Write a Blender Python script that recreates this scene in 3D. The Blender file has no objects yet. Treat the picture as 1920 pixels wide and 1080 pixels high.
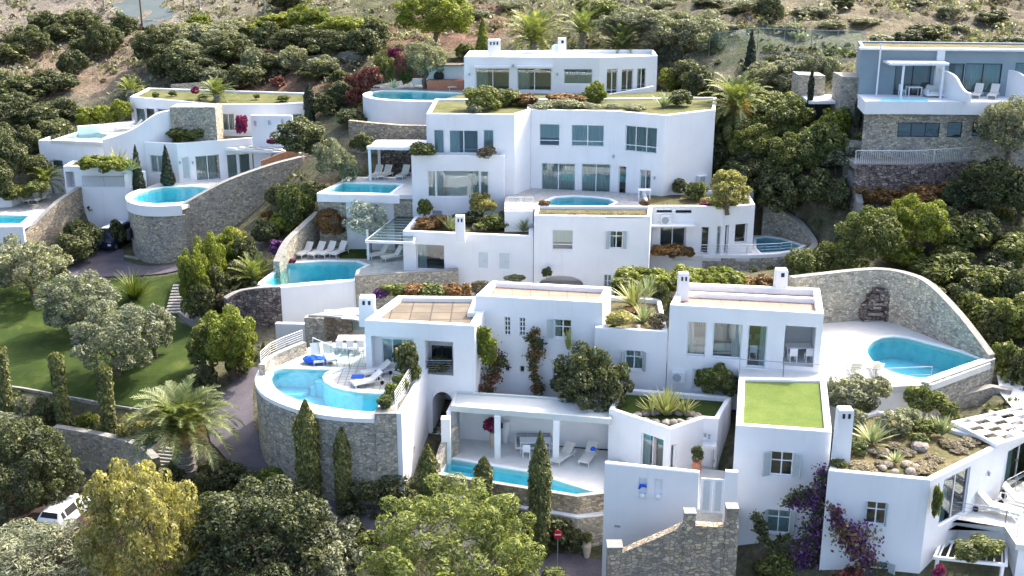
import bpy, bmesh, math, random
import numpy as np
from mathutils import Vector, Matrix
random.seed(7)
R = math.radians
scene = bpy.context.scene
col = scene.collection
# ---------------------------------------------------------------- camera
CAMH, FPX, PITCH = 45.0, 2200.0, R(18)
cam_d = bpy.data.cameras.new('camera'); cam = bpy.data.objects.new('camera', cam_d); col.objects.link(cam)
cam.location = (0, 0, CAMH); cam.rotation_euler = (R(90) - PITCH, 0, 0)
cam_d.sensor_width = 36; cam_d.lens = 36 * FPX / 1920; cam_d.clip_start = 0.5; cam_d.clip_end = 3000
scene.camera = cam
# ---------------------------------------------------------------- light
SUN_AZ = math.atan2(0.70, 0.71)      # towards the sun, clockwise from +Y
SUN_EL = R(46)
sd = Vector((math.sin(SUN_AZ) * math.cos(SUN_EL), math.cos(SUN_AZ) * math.cos(SUN_EL), math.sin(SUN_EL)))
sun_d = bpy.data.lights.new('sun', 'SUN'); sun = bpy.data.objects.new('sun', sun_d); col.objects.link(sun)
sun_d.energy = 2.0; sun_d.angle = R(1.5); sun_d.color = (1, .92, .80)
sun.rotation_euler = sd.to_track_quat('Z', 'Y').to_euler(); sun.location = (60, 80, 120)
w = bpy.data.worlds.new('World'); scene.world = w; w.use_nodes = True
nt = w.node_tree; bg = nt.nodes['Background']; sky = nt.nodes.new('ShaderNodeTexSky'); sky.sky_type = 'NISHITA'
sky.sun_disc = False; sky.sun_elevation = SUN_EL; sky.sun_rotation = SUN_AZ; sky.air_density = 0.75; sky.dust_density = 5.0; sky.ozone_density = 0.4
nt.links.new(sky.outputs[0], bg.inputs[0]); bg.inputs[1].default_value = 0.15
scene.view_settings.view_transform = 'Standard'; scene.view_settings.look = 'None'
scene.view_settings.exposure = 2.0; scene.view_settings.gamma = 1.0
scene.render.engine = 'CYCLES'
scene.cycles.max_bounces = 6; scene.cycles.diffuse_bounces = 4; scene.cycles.glossy_bounces = 2
scene.cycles.transparent_max_bounces = 10; scene.cycles.transmission_bounces = 2; scene.cycles.caustics_reflective = False; scene.cycles.caustics_refractive = False

# ---------------------------------------------------------------- pixel -> world
CP, SP = math.cos(PITCH), math.sin(PITCH)
def ray(px, py):
    u = (px - 960) / FPX; v = (py - 540) / FPX
    return Vector((u, CP - v * SP, -SP - v * CP))
def Pz(px, py, z):
    d = ray(px, py); t = (z - CAMH) / d.z
    return Vector((d.x * t, d.y * t, z))
def Py(px, py, Y):
    d = ray(px, py); t = Y / d.y
    return Vector((d.x * t, Y, CAMH + d.z * t))
def depth(p): return p.y * CP - (p.z - CAMH) * SP
def scl(p): return FPX / depth(p)           # px (of 1920) per metre
def onplane(px, py, p, q):
    """hit of the pixel's ray with the vertical plane through p and q -> (s, z)"""
    d = ray(px, py); t2 = Vector((q[0] - p[0], q[1] - p[1])); L = t2.length; t2 /= L
    n = Vector((t2.y, -t2.x)); k = (n.x * p[0] + n.y * p[1]) / (n.x * d.x + n.y * d.y)
    h = Vector((d.x * k, d.y * k)); return (h - Vector((p[0], p[1]))).dot(t2), CAMH + d.z * k

# ---------------------------------------------------------------- object helpers
BASE = {}
def props(o, label=None, cat=None, group=None, kind=None):
    if label: o['label'] = label
    if cat: o['category'] = cat
    if group: o['group'] = group
    if kind: o['kind'] = kind
    return o
def thing(name, label, cat, loc=(0, 0, 0), group=None, rz=0):
    o = bpy.data.objects.new(name, None); o.empty_display_size = .3; col.objects.link(o)
    o.location = loc; o.rotation_euler = (0, 0, rz); BASE[o.name] = Vector(loc)
    return props(o, label, cat, group)
class MB:
    def __init__(s): s.v = []; s.f = []
    def add(s, vs, fs):
        n = len(s.v); s.v += [tuple(v) for v in vs]; s.f += [tuple(i + n for i in f) for f in fs]; return s
    def quad(s, a, b, c, d): return s.add([a, b, c, d], [(0, 1, 2, 3)])
    def face(s, pts): return s.add(pts, [tuple(range(len(pts)))])
    def box(s, x0, x1, y0, y1, z0, z1, M=None):
        vs = [Vector((x, y, z)) for z in (z0, z1) for y in (y0, y1) for x in (x0, x1)]
        if M is not None: vs = [M @ v for v in vs]
        return s.add(vs, [(0, 2, 3, 1), (4, 5, 7, 6), (0, 1, 5, 4), (2, 6, 7, 3), (0, 4, 6, 2), (1, 3, 7, 5)])
    def prism(s, pts, z0, z1, top=True, bottom=True):
        n = len(pts); z0s = z0 if isinstance(z0, (list, tuple)) else [z0] * n; z1s = z1 if isinstance(z1, (list, tuple)) else [z1] * n
        vs = [(p[0], p[1], a) for p, a in zip(pts, z0s)] + [(p[0], p[1], a) for p, a in zip(pts, z1s)]
        fs = [(i, (i + 1) % n, n + (i + 1) % n, n + i) for i in range(n)]
        if top: fs.append(tuple(range(n, 2 * n)))
        if bottom: fs.append(tuple(reversed(range(n))))
        return s.add(vs, fs)
    def tube(s, pts, r, n=6, cap=True):
        pts = [Vector(p) for p in pts]; m = len(pts); rs = r if isinstance(r, (list, tuple)) else [r] * m
        vs = []; fs = []
        for i, p in enumerate(pts):
            t = (pts[min(i + 1, m - 1)] - pts[max(i - 1, 0)]); t = t.normalized() if t.length > 1e-6 else Vector((0, 0, 1))
            a = t.cross(Vector((0, 0, 1)) if abs(t.z) < .9 else Vector((1, 0, 0))).normalized(); b = t.cross(a)
            for k in range(n):
                an = 2 * math.pi * k / n; vs.append(p + (a * math.cos(an) + b * math.sin(an)) * rs[i])
        for i in range(m - 1):
            for k in range(n):
                k2 = (k + 1) % n; fs.append((i * n + k, i * n + k2, (i + 1) * n + k2, (i + 1) * n + k))
        if cap: fs += [tuple(range(n)), tuple(reversed(range((m - 1) * n, m * n)))]
        return s.add(vs, fs)
    def lathe(s, prof, c=(0, 0, 0), n=16):
        vs = []; fs = []
        for r, z in prof:
            for k in range(n):
                a = 2 * math.pi * k / n; vs.append((c[0] + r * math.cos(a), c[1] + r * math.sin(a), c[2] + z))
        for i in range(len(prof) - 1):
            for k in range(n):
                k2 = (k + 1) % n; fs.append((i * n + k, i * n + k2, (i + 1) * n + k2, (i + 1) * n + k))
        fs += [tuple(reversed(range(n))), tuple(range((len(prof) - 1) * n, len(prof) * n))]
        return s.add(vs, fs)
def obj(name, mb, m, parent=None, smooth=False, local=False):
    """link the shape as one mesh; coordinates are world unless local"""
    me = bpy.data.meshes.new(name)
    b = Vector((0, 0, 0))
    if parent is not None and not local: b = BASE.get(parent.name, Vector((0, 0, 0)))
    me.from_pydata([(v[0] - b.x, v[1] - b.y, v[2] - b.z) for v in mb.v] if b.length else mb.v, [], mb.f)
    me.update()
    if smooth: me.shade_smooth()
    me.materials.append(m)
    o = bpy.data.objects.new(name, me); col.objects.link(o)
    if parent is not None: o.parent = parent; BASE[o.name] = b
    else: BASE[o.name] = Vector((0, 0, 0))
    return o
def struct(name, mb, m, smooth=False): return props(obj(name, mb, m, smooth=smooth), kind='structure')
def single(name, mb, m, label, cat, group=None, smooth=False): 
    # one-mesh thing with its origin at its base
    c = Vector((sum(v[0] for v in mb.v) / len(mb.v), sum(v[1] for v in mb.v) / len(mb.v), min(v[2] for v in mb.v)))
    mb.v = [(v[0] - c.x, v[1] - c.y, v[2] - c.z) for v in mb.v]
    o = obj(name, mb, m, smooth=smooth); o.location = c; BASE[o.name] = c
    return props(o, label, cat, group)
def copy_tree(o, parent=None):
    c = o.copy(); col.objects.link(c); c.parent = parent
    for ch in list(o.children):
        d = ch.copy(); col.objects.link(d); d.parent = c
        for g in list(ch.children):
            e = g.copy(); col.objects.link(e); e.parent = d
    return c
ORD = 'first second third fourth fifth sixth seventh eighth ninth tenth eleventh twelfth thirteenth fourteenth fifteenth sixteenth seventeenth eighteenth nineteenth twentieth twenty-first twenty-second twenty-third twenty-fourth twenty-fifth twenty-sixth twenty-seventh twenty-eighth twenty-ninth thirtieth'.split()

def inset(pts, t):
    """inset of a CCW polygon"""
    n = len(pts); out = []
    for i in range(n):
        a, b, c = Vector(pts[i - 1][:2]), Vector(pts[i][:2]), Vector(pts[(i + 1) % n][:2])
        d1 = (b - a).normalized(); d2 = (c - b).normalized()
        n1 = Vector((-d1.y, d1.x)); n2 = Vector((-d2.y, d2.x))
        m = n1 + n2
        m = m.normalized() if m.length > 1e-4 else n1
        k = t / max(.35, m.dot(n1)); out.append((b.x + m.x * k, b.y + m.y * k))
    return out
def smooth_path(pts, k=6, closed=False):
    """Catmull-Rom through points (tuples of any length)"""
    n = len(pts); out = []
    P = [Vector(p) for p in pts]
    rng = range(n) if closed else range(n - 1)
    for i in rng:
        if closed: p0, p1, p2, p3 = P[i - 1], P[i], P[(i + 1) % n], P[(i + 2) % n]
        else: p0, p1, p2, p3 = P[max(i - 1, 0)], P[i], P[i + 1], P[min(i + 2, n - 1)]
        for j in range(k):
            t = j / k; out.append(0.5 * ((2 * p1) + (p2 - p0) * t + (2 * p0 - 5 * p1 + 4 * p2 - p3) * t * t + (3 * p1 - p0 - 3 * p2 + p3) * t ** 3))
    if not closed: out.append(P[-1])
    return out
# ---------------------------------------------------------------- materials
def newmat(name):
    m = bpy.data.materials.new(name); m.use_nodes = True; t = m.node_tree; t.nodes.clear()
    return m, t, t.nodes.new('ShaderNodeOutputMaterial')
def N(t, ty, **kw):
    n = t.nodes.new(ty)
    for k, v in kw.items():
        if k in n.inputs.keys(): n.inputs[k].default_value = v
        else: setattr(n, k, v)
    return n
def C4(c): return (c[0], c[1], c[2], 1)
def ramp(t, fac, stops, interp='LINEAR'):
    r = t.nodes.new('ShaderNodeValToRGB'); r.color_ramp.interpolation = interp
    e = r.color_ramp.elements
    while len(e) < len(stops): e.new(.5)
    for i, (p, c) in enumerate(stops): e[i].position = p; e[i].color = C4(c)
    t.links.new(fac, r.inputs[0]); return r.outputs[0]
def mixc(t, fac, a, b, mode='MIX'):
    m = t.nodes.new('ShaderNodeMix'); m.data_type = 'RGBA'; m.blend_type = mode
    for s, v in ((0, fac), (6, a), (7, b)):
        if hasattr(v, 'links'): t.links.new(v, m.inputs[s])
        else: m.inputs[s].default_value = v if s == 0 else C4(v)
    return m.outputs[2]
def geo(t): return t.nodes.new('ShaderNodeNewGeometry')
def noise(t, scale, detail=4, vec=None, rough=.55, dist=0.0):
    n = N(t, 'ShaderNodeTexNoise'); n.inputs['Scale'].default_value = scale; n.inputs['Detail'].default_value = detail
    n.inputs['Roughness'].default_value = rough; n.inputs['Distortion'].default_value = dist
    t.links.new(vec if vec is not None else geo(t).outputs['Position'], n.inputs['Vector']); return n.outputs[0]
def mapping(t, vec, scale=(1, 1, 1), rot=(0, 0, 0)):
    m = N(t, 'ShaderNodeMapping'); m.inputs['Scale'].default_value = scale; m.inputs['Rotation'].default_value = rot
    t.links.new(vec, m.inputs['Vector']); return m.outputs[0]
def finish(t, out, color, rough=.7, bump=None, bs=.3, bd=.02, spec=.3, metal=0.0):
    p = t.nodes.new('ShaderNodeBsdfPrincipled'); p.inputs['Roughness'].default_value = rough; p.inputs['Metallic'].default_value = metal
    p.inputs['Specular IOR Level'].default_value = spec
    if hasattr(color, 'links'): t.links.new(color, p.inputs['Base Color'])
    else: p.inputs['Base Color'].default_value = C4(color)
    if bump is not None:
        b = t.nodes.new('ShaderNodeBump'); b.inputs['Strength'].default_value = bs; b.inputs['Distance'].default_value = bd
        t.links.new(bump, b.inputs['Height']); t.links.new(b.outputs[0], p.inputs['Normal'])
    t.links.new(p.outputs[0], out.inputs[0]); return p
def plain(name, c, rough=.6, var=.12, scale=3, metal=0.0, spec=.3):
    m, t, o = newmat(name); n = noise(t, scale)
    a = tuple(x * (1 - var) for x in c); b = tuple(min(1, x * (1 + var)) for x in c)
    finish(t, o, ramp(t, n, [(.3, a), (.7, b)]), rough, spec=spec, metal=metal); return m
def plaster(name, c=(.78, .79, .80), warm=0.0):
    m, t, o = newmat(name); g = geo(t).outputs['Position']
    n1 = noise(t, .35, 4, g); n2 = noise(t, 1.0, 5, mapping(t, g, (3.0, 3.0, .25))); n3 = noise(t, 14, 3, g)
    a = ramp(t, n1, [(.3, tuple(x * .90 for x in c)), (.7, c)])
    b = mixc(t, ramp(t, n2, [(.56, (0, 0, 0)), (.82, (.3, .3, .3))]), a, tuple(x * .72 for x in (c[0], c[1] * 1.0, c[2] * .97)))
    finish(t, o, b, .85, n3, .25, .01, spec=.2); return m
def stone(name, cols, mortar=(.30, .28, .25), s=2.6, zs=1.7, patch=True):
    m, t, o = newmat(name); g = geo(t).outputs['Position']
    # a little domain warp so the cells are not regular
    nz = N(t, 'ShaderNodeTexNoise'); nz.inputs['Scale'].default_value = 1.7; t.links.new(g, nz.inputs['Vector'])
    vm = N(t, 'ShaderNodeVectorMath', operation='SCALE'); t.links.new(nz.outputs['Color'], vm.inputs[0]); vm.inputs['Scale'].default_value = .35
    va = N(t, 'ShaderNodeVectorMath', operation='ADD'); t.links.new(g, va.inputs[0]); t.links.new(vm.outputs[0], va.inputs[1])
    vec = mapping(t, va.outputs[0], (s, s, s * zs))
    v1 = N(t, 'ShaderNodeTexVoronoi', feature='F1'); t.links.new(vec, v1.inputs['Vector']); v1.inputs['Scale'].default_value = 1; v1.inputs['Randomness'].default_value = .85
    v2 = N(t, 'ShaderNodeTexVoronoi', feature='DISTANCE_TO_EDGE'); t.links.new(vec, v2.inputs['Vector']); v2.inputs['Scale'].default_value = 1; v2.inputs['Randomness'].default_value = .85
    sep = t.nodes.new('ShaderNodeSeparateColor'); t.links.new(v1.outputs['Color'], sep.inputs[0])
    k = len(cols); c = ramp(t, sep.outputs[0], [((i + .5) / k, cc) for i, cc in enumerate(cols)])
    fine = noise(t, 9, 5, g)
    c = mixc(t, .55, c, ramp(t, fine, [(.25, (.55, .55, .55)), (.75, (1.25, 1.22, 1.18))]), 'MULTIPLY')
    if patch:
        big = noise(t, .45, 3, g); c = mixc(t, .7, c, ramp(t, big, [(.35, (.78, .80, .86)), (.65, (1.22, 1.16, 1.0))]), 'MULTIPLY')
    e = ramp(t, v2.outputs['Distance'], [(.02, (0, 0, 0)), (.10, (1, 1, 1))])
    c = mixc(t, e, mortar, c)
    finish(t, o, c, .9, e, .7, .05, spec=.15); return m
def leaf(name, c1, c2, c3=None, tr=.25):
    m, t, o = newmat(name); g = t.nodes.new('ShaderNodeNewGeometry')
    oi = t.nodes.new('ShaderNodeObjectInfo'); n = noise(t, .9, 3)
    c = ramp(t, g.outputs['Random Per Island'], [(0, c1), (.75, c2), (1, c3 or tuple(x * 1.25 for x in c2))])
    c = mixc(t, .8, c, ramp(t, n, [(.3, (.62, .66, .7)), (.7, (1.35, 1.3, 1.1))]), 'MULTIPLY')
    c = mixc(t, .6, c, ramp(t, oi.outputs['Random'], [(0, (.75, .8, .85)), (1, (1.2, 1.15, 1.0))]), 'MULTIPLY')
    d = t.nodes.new('ShaderNodeBsdfPrincipled'); d.inputs['Roughness'].default_value = .55; d.inputs['Specular IOR Level'].default_value = .35
    tl = t.nodes.new('ShaderNodeBsdfTranslucent'); mx = t.nodes.new('ShaderNodeMixShader'); mx.inputs[0].default_value = tr
    t.links.new(c, d.inputs['Base Color']); t.links.new(mixc(t, 1.0, c, (1.2, 1.25, .6), 'MULTIPLY'), tl.inputs[0])
    t.links.new(d.outputs[0], mx.inputs[1]); t.links.new(tl.outputs[0], mx.inputs[2]); t.links.new(mx.outputs[0], o.inputs[0]); return m
def ground(name, stops, sc=.25, sc2=3.0, rough=.95, bs=.5, contrast=.5):
    m, t, o = newmat(name); g = geo(t).outputs['Position']
    a = ramp(t, noise(t, sc, 6, g, .65, .4), stops); b = noise(t, sc2, 6, g, .7)
    c = mixc(t, contrast, a, ramp(t, b, [(.28, (.45, .45, .48)), (.72, (1.45, 1.42, 1.35))]), 'MULTIPLY')
    finish(t, o, c, rough, b, bs, .12, spec=.1); return m
M = {}
M['white'] = plaster('white_plaster'); M['white_trim'] = plaster('white_trim', (.80, .81, .82))
M['greywall'] = plain('grey_blue_plaster', (.235, .30, .33), .8, .05, .6)
M['stone'] = stone('field_stone', [(.24, .225, .195), (.42, .39, .32), (.32, .305, .265), (.62, .57, .46), (.38, .355, .31), (.50, .48, .41)], (.27, .26, .225), 4.2)
M['stone_warm'] = stone('warm_stone', [(.26, .225, .18), (.50, .42, .30), (.36, .31, .235), (.60, .52, .38), (.38, .35, .30), (.28, .25, .22)], (.20, .18, .15), 3.6)
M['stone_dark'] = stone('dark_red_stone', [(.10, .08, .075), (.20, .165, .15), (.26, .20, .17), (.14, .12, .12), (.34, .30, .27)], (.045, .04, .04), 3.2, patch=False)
M['rock'] = plain('garden_rock', (.27, .235, .20), .95, .35, 4)
M['coping'] = plain('pale_stone_coping', (.25, .245, .225), .85, .2, 4)
M['pave'] = stone('paving_stone', [(.42, .43, .40), (.50, .50, .47), (.46, .46, .45)], (.36, .36, .34), 1.6, 1, False)
M['deck'] = plain('pale_terrace', (.60, .60, .57), .6, .07, 1.2)
def tiles(name, a, b, sp, line=(.30, .30, .30), lw=.02):
    m, t, o = newmat(name); g = geo(t).outputs['Position']
    br = N(t, 'ShaderNodeTexBrick'); t.links.new(mapping(t, g, (1, 1, 0)), br.inputs['Vector']); br.offset = 0
    br.inputs['Scale'].default_value = 1; br.inputs['Brick Width'].default_value = sp; br.inputs['Row Height'].default_value = sp; br.inputs['Mortar Size'].default_value = lw
    br.inputs['Color1'].default_value = C4(a); br.inputs['Color2'].default_value = C4(b); br.inputs['Mortar'].default_value = C4(line)
    n = noise(t, .7, 6, g, .65); c = mixc(t, .6, br.outputs[0], ramp(t, n, [(.3, (.62, .60, .58)), (.72, (1.3, 1.28, 1.24))]), 'MULTIPLY')
    finish(t, o, c, .8, n, .2, .01); return m
M['roof_tile'] = tiles('terracotta_roof_tiles', (.27, .19, .145), (.31, .22, .165), 1.2, (.17, .125, .10), .03)
M['roof_brown'] = tiles('weathered_roof_tiles', (.135, .112, .085), (.17, .145, .11), 1.3, (.07, .06, .05), .05)
M['deck_tile'] = tiles('patterned_deck_tiles', (.48, .48, .45), (.52, .52, .49), .45, (.27, .28, .28), .035)
M['asphalt'] = ground('purple_grey_paving', [(.3, (.085, .08, .095)), (.7, (.14, .13, .15))], .5, 9, .85, .2, .4)
M['roofgrass'] = ground('dry_roof_grass', [(.3, (.07, .085, .03)), (.5, (.11, .12, .05)), (.75, (.17, .15, .08))], .7, 9, .95, .5, .5)
M['road'] = ground('grey_road', [(.3, (.075, .10, .105)), (.7, (.105, .13, .135))], .3, 6, .85, .1, .25)
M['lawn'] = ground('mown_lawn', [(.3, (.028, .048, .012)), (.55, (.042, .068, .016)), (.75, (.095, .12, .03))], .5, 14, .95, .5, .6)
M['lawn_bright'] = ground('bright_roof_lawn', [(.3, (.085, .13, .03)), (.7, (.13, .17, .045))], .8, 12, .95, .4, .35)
M['soil'] = ground('dry_garden_soil', [(.3, (.07, .085, .035)), (.5, (.13, .115, .06)), (.75, (.21, .17, .10))], .8, 7, .95, .6, .6)
M['redsoil'] = ground('red_brown_soil', [(.3, (.045, .03, .028)), (.7, (.10, .07, .06))], .8, 7)
def hillmat():
    m, t, o = newmat('hillside_earth'); g = geo(t).outputs['Position']
    big = noise(t, .07, 5, g, .6, .6); mid = noise(t, .45, 6, g, .7); fine = noise(t, 3.2, 6, g, .75)
    c = ramp(t, big, [(.30, (.08, .085, .05)), (.42, (.125, .12, .08)), (.52, (.18, .165, .125)), (.60, (.135, .11, .08)), (.70, (.20, .185, .155))])
    c = mixc(t, ramp(t, mid, [(.42, (.8, .8, .8)), (.60, (0, 0, 0))]), c, (.075, .085, .045))
    # bare scree, red cut earth and dry grass where the hillside has them: centre, radius, colours
    for cx, cy_, r_, ca, cb in ((-68, 150, 34, (.14, .125, .105), (.25, .225, .19)), (-50, 137, 11, (.145, .115, .085), (.24, .19, .145)), (-6, 133, 10, (.12, .068, .05), (.19, .125, .095)), (-24, 126, 9, (.13, .085, .06), (.22, .15, .11)), (45, 126, 22, (.12, .11, .075), (.20, .175, .13))):
        d = N(t, 'ShaderNodeVectorMath', operation='DISTANCE'); t.links.new(mapping(t, g, (1, 1, 0)), d.inputs[0]); d.inputs[1].default_value = (cx, cy_, 0)
        k = N(t, 'ShaderNodeMath', operation='MULTIPLY_ADD'); t.links.new(mid, k.inputs[0]); k.inputs[1].default_value = r_ * 1.1; t.links.new(d.outputs['Value'], k.inputs[2])
        k2 = N(t, 'ShaderNodeMath', operation='DIVIDE'); t.links.new(k.outputs[0], k2.inputs[0]); k2.inputs[1].default_value = r_ * 2
        c = mixc(t, ramp(t, k2.outputs[0], [(.62, (.95, .95, .95)), (.86, (0, 0, 0))]), c, ramp(t, noise(t, .8, 6, g, .75), [(.35, ca), (.65, cb)]))
    c = mixc(t, .75, c, ramp(t, fine, [(.28, (.35, .36, .38)), (.5, (.95, .95, .93)), (.75, (1.7, 1.65, 1.55))]), 'MULTIPLY')
    finish(t, o, c, .95, fine, .8, .3, spec=.08); return m
M['hill'] = hillmat()
M['scree'] = ground('bare_scree', [(.3, (.24, .20, .16)), (.5, (.34, .27, .20)), (.7, (.42, .36, .30))], .12, 2.2, .95, .8, .7)
def glass():
    m, t, o = newmat('window_glass')
    tr = N(t, 'ShaderNodeBsdfTransparent'); tr.inputs[0].default_value = (.80, .93, .94, 1)
    gl = N(t, 'ShaderNodeBsdfGlossy'); gl.inputs['Roughness'].default_value = .02; gl.inputs[0].default_value = (.9, .97, 1, 1)
    lw = N(t, 'ShaderNodeFresnel'); lw.inputs[0].default_value = 1.6
    mx = t.nodes.new('ShaderNodeMixShader'); mth = N(t, 'ShaderNodeMath', operation='ADD'); mth.inputs[1].default_value = .05; t.links.new(lw.outputs[0], mth.inputs[0])
    t.links.new(mth.outputs[0], mx.inputs[0]); t.links.new(tr.outputs[0], mx.inputs[1]); t.links.new(gl.outputs[0], mx.inputs[2]); t.links.new(mx.outputs[0], o.inputs[0]); return m
M['glass'] = glass()
def clear_glass():
    m, t, o = newmat('railing_glass')
    tr = N(t, 'ShaderNodeBsdfTransparent'); tr.inputs[0].default_value = (.72, .88, .90, 1)
    gl = N(t, 'ShaderNodeBsdfGlossy'); gl.inputs['Roughness'].default_value = .03
    lw = N(t, 'ShaderNodeFresnel'); lw.inputs[0].default_value = 1.5
    mx = t.nodes.new('ShaderNodeMixShader'); t.links.new(lw.outputs[0], mx.inputs[0]); t.links.new(tr.outputs[0], mx.inputs[1]); t.links.new(gl.outputs[0], mx.inputs[2]); t.links.new(mx.outputs[0], o.inputs[0]); return m
M['rail_glass'] = clear_glass()
def water():
    m, t, o = newmat('pool_water')
    n = noise(t, 3.5, 3, None, .5, .6); b = t.nodes.new('ShaderNodeBump'); b.inputs['Strength'].default_value = .10; b.inputs['Distance'].default_value = .05; t.links.new(n, b.inputs['Height'])
    tr = N(t, 'ShaderNodeBsdfTransparent'); tr.inputs[0].default_value = (.66, .96, .99, 1)
    gl = N(t, 'ShaderNodeBsdfGlossy'); gl.inputs['Roughness'].default_value = .05; t.links.new(b.outputs[0], gl.inputs['Normal'])
    fr = N(t, 'ShaderNodeFresnel'); fr.inputs[0].default_value = 1.33; t.links.new(b.outputs[0], fr.inputs['Normal'])
    mx = t.nodes.new('ShaderNodeMixShader'); t.links.new(fr.outputs[0], mx.inputs[0]); t.links.new(tr.outputs[0], mx.inputs[1]); t.links.new(gl.outputs[0], mx.inputs[2]); t.links.new(mx.outputs[0], o.inputs[0]); return m
M['water'] = water()
def poolmat():
    m, t, o = newmat('pool_basin'); g = geo(t).outputs['Position']
    v = N(t, 'ShaderNodeTexVoronoi', feature='SMOOTH_F1'); v.inputs['Scale'].default_value = 2.2; v.inputs['Smoothness'].default_value = .6
    nz = N(t, 'ShaderNodeTexNoise'); nz.inputs['Scale'].default_value = 1.2; t.links.new(g, nz.inputs['Vector']); va = N(t, 'ShaderNodeVectorMath', operation='ADD'); t.links.new(g, va.inputs[0]); t.links.new(nz.outputs['Color'], va.inputs[1]); t.links.new(va.outputs[0], v.inputs['Vector'])
    c = ramp(t, v.outputs['Distance'], [(.1, (.20, .62, .76)), (.7, (.32, .74, .83))])
    finish(t, o, c, .6); return m
M['basin'] = poolmat()
M['basin_step'] = plain('pool_step_tile', (.17, .58, .72), .5, .05, 3)
M['seawater'] = plain('sea_water', (.03, .10, .17), .25, .25, .05)
M['frame'] = plain('white_frame', (.74, .77, .79), .45, .03)
M['frame_dark'] = plain('dark_frame', (.035, .04, .05), .4, .05)
M['shutter'] = plain('grey_green_shutter', (.43, .50, .50), .6, .05)
M['shutter_pale'] = plain('pale_grey_shutter', (.55, .60, .61), .6, .05)
def curtain():
    m, t, o = newmat('curtain_fabric'); g = geo(t).outputs['Position']
    d = N(t, 'ShaderNodeBsdfDiffuse'); tl = N(t, 'ShaderNodeBsdfTranslucent'); mx = t.nodes.new('ShaderNodeMixShader'); mx.inputs[0].default_value = .3
    n = noise(t, 1, 3, mapping(t, g, (6, 6, .1))); c = ramp(t, n, [(.3, (.47, .58, .58)), (.7, (.54, .65, .65))])
    t.links.new(c, d.inputs[0]); t.links.new(c, tl.inputs[0]); t.links.new(d.outputs[0], mx.inputs[1]); t.links.new(tl.outputs[0], mx.inputs[2]); t.links.new(mx.outputs[0], o.inputs[0]); return m
M['curtain'] = curtain()
M['dark'] = plain('dark_interior', (.03, .03, .035), .9, .3)
M['wood'] = plain('brown_wood', (.20, .11, .06), .6, .25, 5); M['wood_orange'] = plain('orange_wood_fence', (.42, .21, .11), .6, .2, 5)
M['room'] = plain('interior_wall', (.42, .40, .37), .9, .1, 1)
M['sofa'] = plain('cream_upholstery', (.60, .59, .55), .9, .08); M['grey_sofa'] = plain('grey_cushion', (.30, .31, .33), .9, .1)
M['lounger'] = plain('cream_canvas', (.64, .63, .57), .85, .06, 8); M['lounger_frame'] = plain('white_metal', (.70, .72, .72), .4, .04)
M['metal'] = plain('grey_metal', (.40, .43, .44), .35, .05, metal=.6); M['metal_white'] = plain('white_paint_metal', (.72, .75, .76), .4, .04)
M['blue'] = plain('blue_towel', (.015, .09, .55), .85, .15, 6); M['terracotta'] = plain('terracotta', (.42, .18, .11), .8, .15, 5)
M['pot'] = plain('cream_pot', (.52, .45, .36), .8, .1, 5)
M['black'] = plain('black_rubber', (.02, .02, .022), .6, .1); M['bark'] = plain('bark', (.13, .10, .07), .95, .35, 6); M['bark_pale'] = plain('pale_bark', (.30, .28, .25), .95, .3, 6)
M['carpaint'] = plain('white_car_paint', (.74, .78, .80), .2, .02, spec=.6); M['vanpaint'] = plain('dark_blue_paint', (.015, .02, .05), .2, .05, spec=.6)
M['redlight'] = plain('red_lens', (.40, .01, .02), .2, .05, spec=.6); M['signred'] = plain('sign_red', (.60, .01, .02), .4, .03); M['signwhite'] = plain('sign_white', (.8, .8, .8), .4, .02)
M['acgrey'] = plain('ac_casing', (.62, .65, .65), .5, .05); M['redcloth'] = plain('red_cloth', (.5, .02, .03), .8, .1)
M['lamp'] = plain('blue_grey_fitting', (.30, .34, .38), .4, .05); M['rust'] = plain('rust_leaf', (.36, .15, .05), .8, .3, 5)
# foliage
M['olive'] = leaf('olive_leaves', (.13, .145, .095), (.26, .28, .20), (.44, .46, .36), .3)
M['dark'] = M['dark']; M['evergreen'] = leaf('dark_evergreen_leaves', (.04, .05, .024), (.11, .13, .055), (.22, .24, .11), .3)
M['green'] = leaf('mid_green_leaves', (.06, .08, .026), (.155, .185, .055), (.28, .31, .10), .35)
M['bright'] = leaf('bright_green_leaves', (.10, .13, .025), (.23, .27, .045), (.36, .39, .09), .4)
M['yellow'] = leaf('yellow_green_leaves', (.19, .18, .075), (.36, .345, .15), (.52, .50, .27), .45)
M['pine'] = leaf('pine_needles', (.09, .12, .035), (.21, .25, .07), (.34, .37, .12), .38)
M['cypress'] = leaf('cypress_leaves', (.07, .08, .025), (.17, .18, .055), (.28, .28, .10), .15)
M['cypress_dark'] = leaf('dark_cypress_leaves', (.015, .022, .015), (.04, .055, .03), (.07, .09, .05), .1)
M['dry'] = leaf('dry_scrub_leaves', (.09, .075, .05), (.18, .155, .10), (.27, .24, .16))
M['rusty'] = leaf('rusty_leaves', (.10, .07, .03), (.24, .13, .05), (.34, .19, .07))
M['purple'] = leaf('purple_bougainvillea', (.07, .02, .10), (.15, .05, .22), (.24, .09, .34))
M['magenta'] = leaf('magenta_bougainvillea', (.14, .015, .06), (.32, .03, .13), (.45, .07, .20))
M['reddry'] = leaf('reddish_leaves', (.10, .03, .03), (.20, .07, .06), (.28, .12, .09))
M['palm'] = leaf('palm_leaflets', (.095, .125, .045), (.21, .245, .095), (.35, .38, .18), .3)
M['agave'] = leaf('agave_blades', (.22, .27, .16), (.36, .41, .26), (.50, .52, .32), .15)
M['yucca'] = leaf('yucca_blades', (.26, .29, .12), (.44, .45, .20), (.60, .58, .32), .2)
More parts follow.
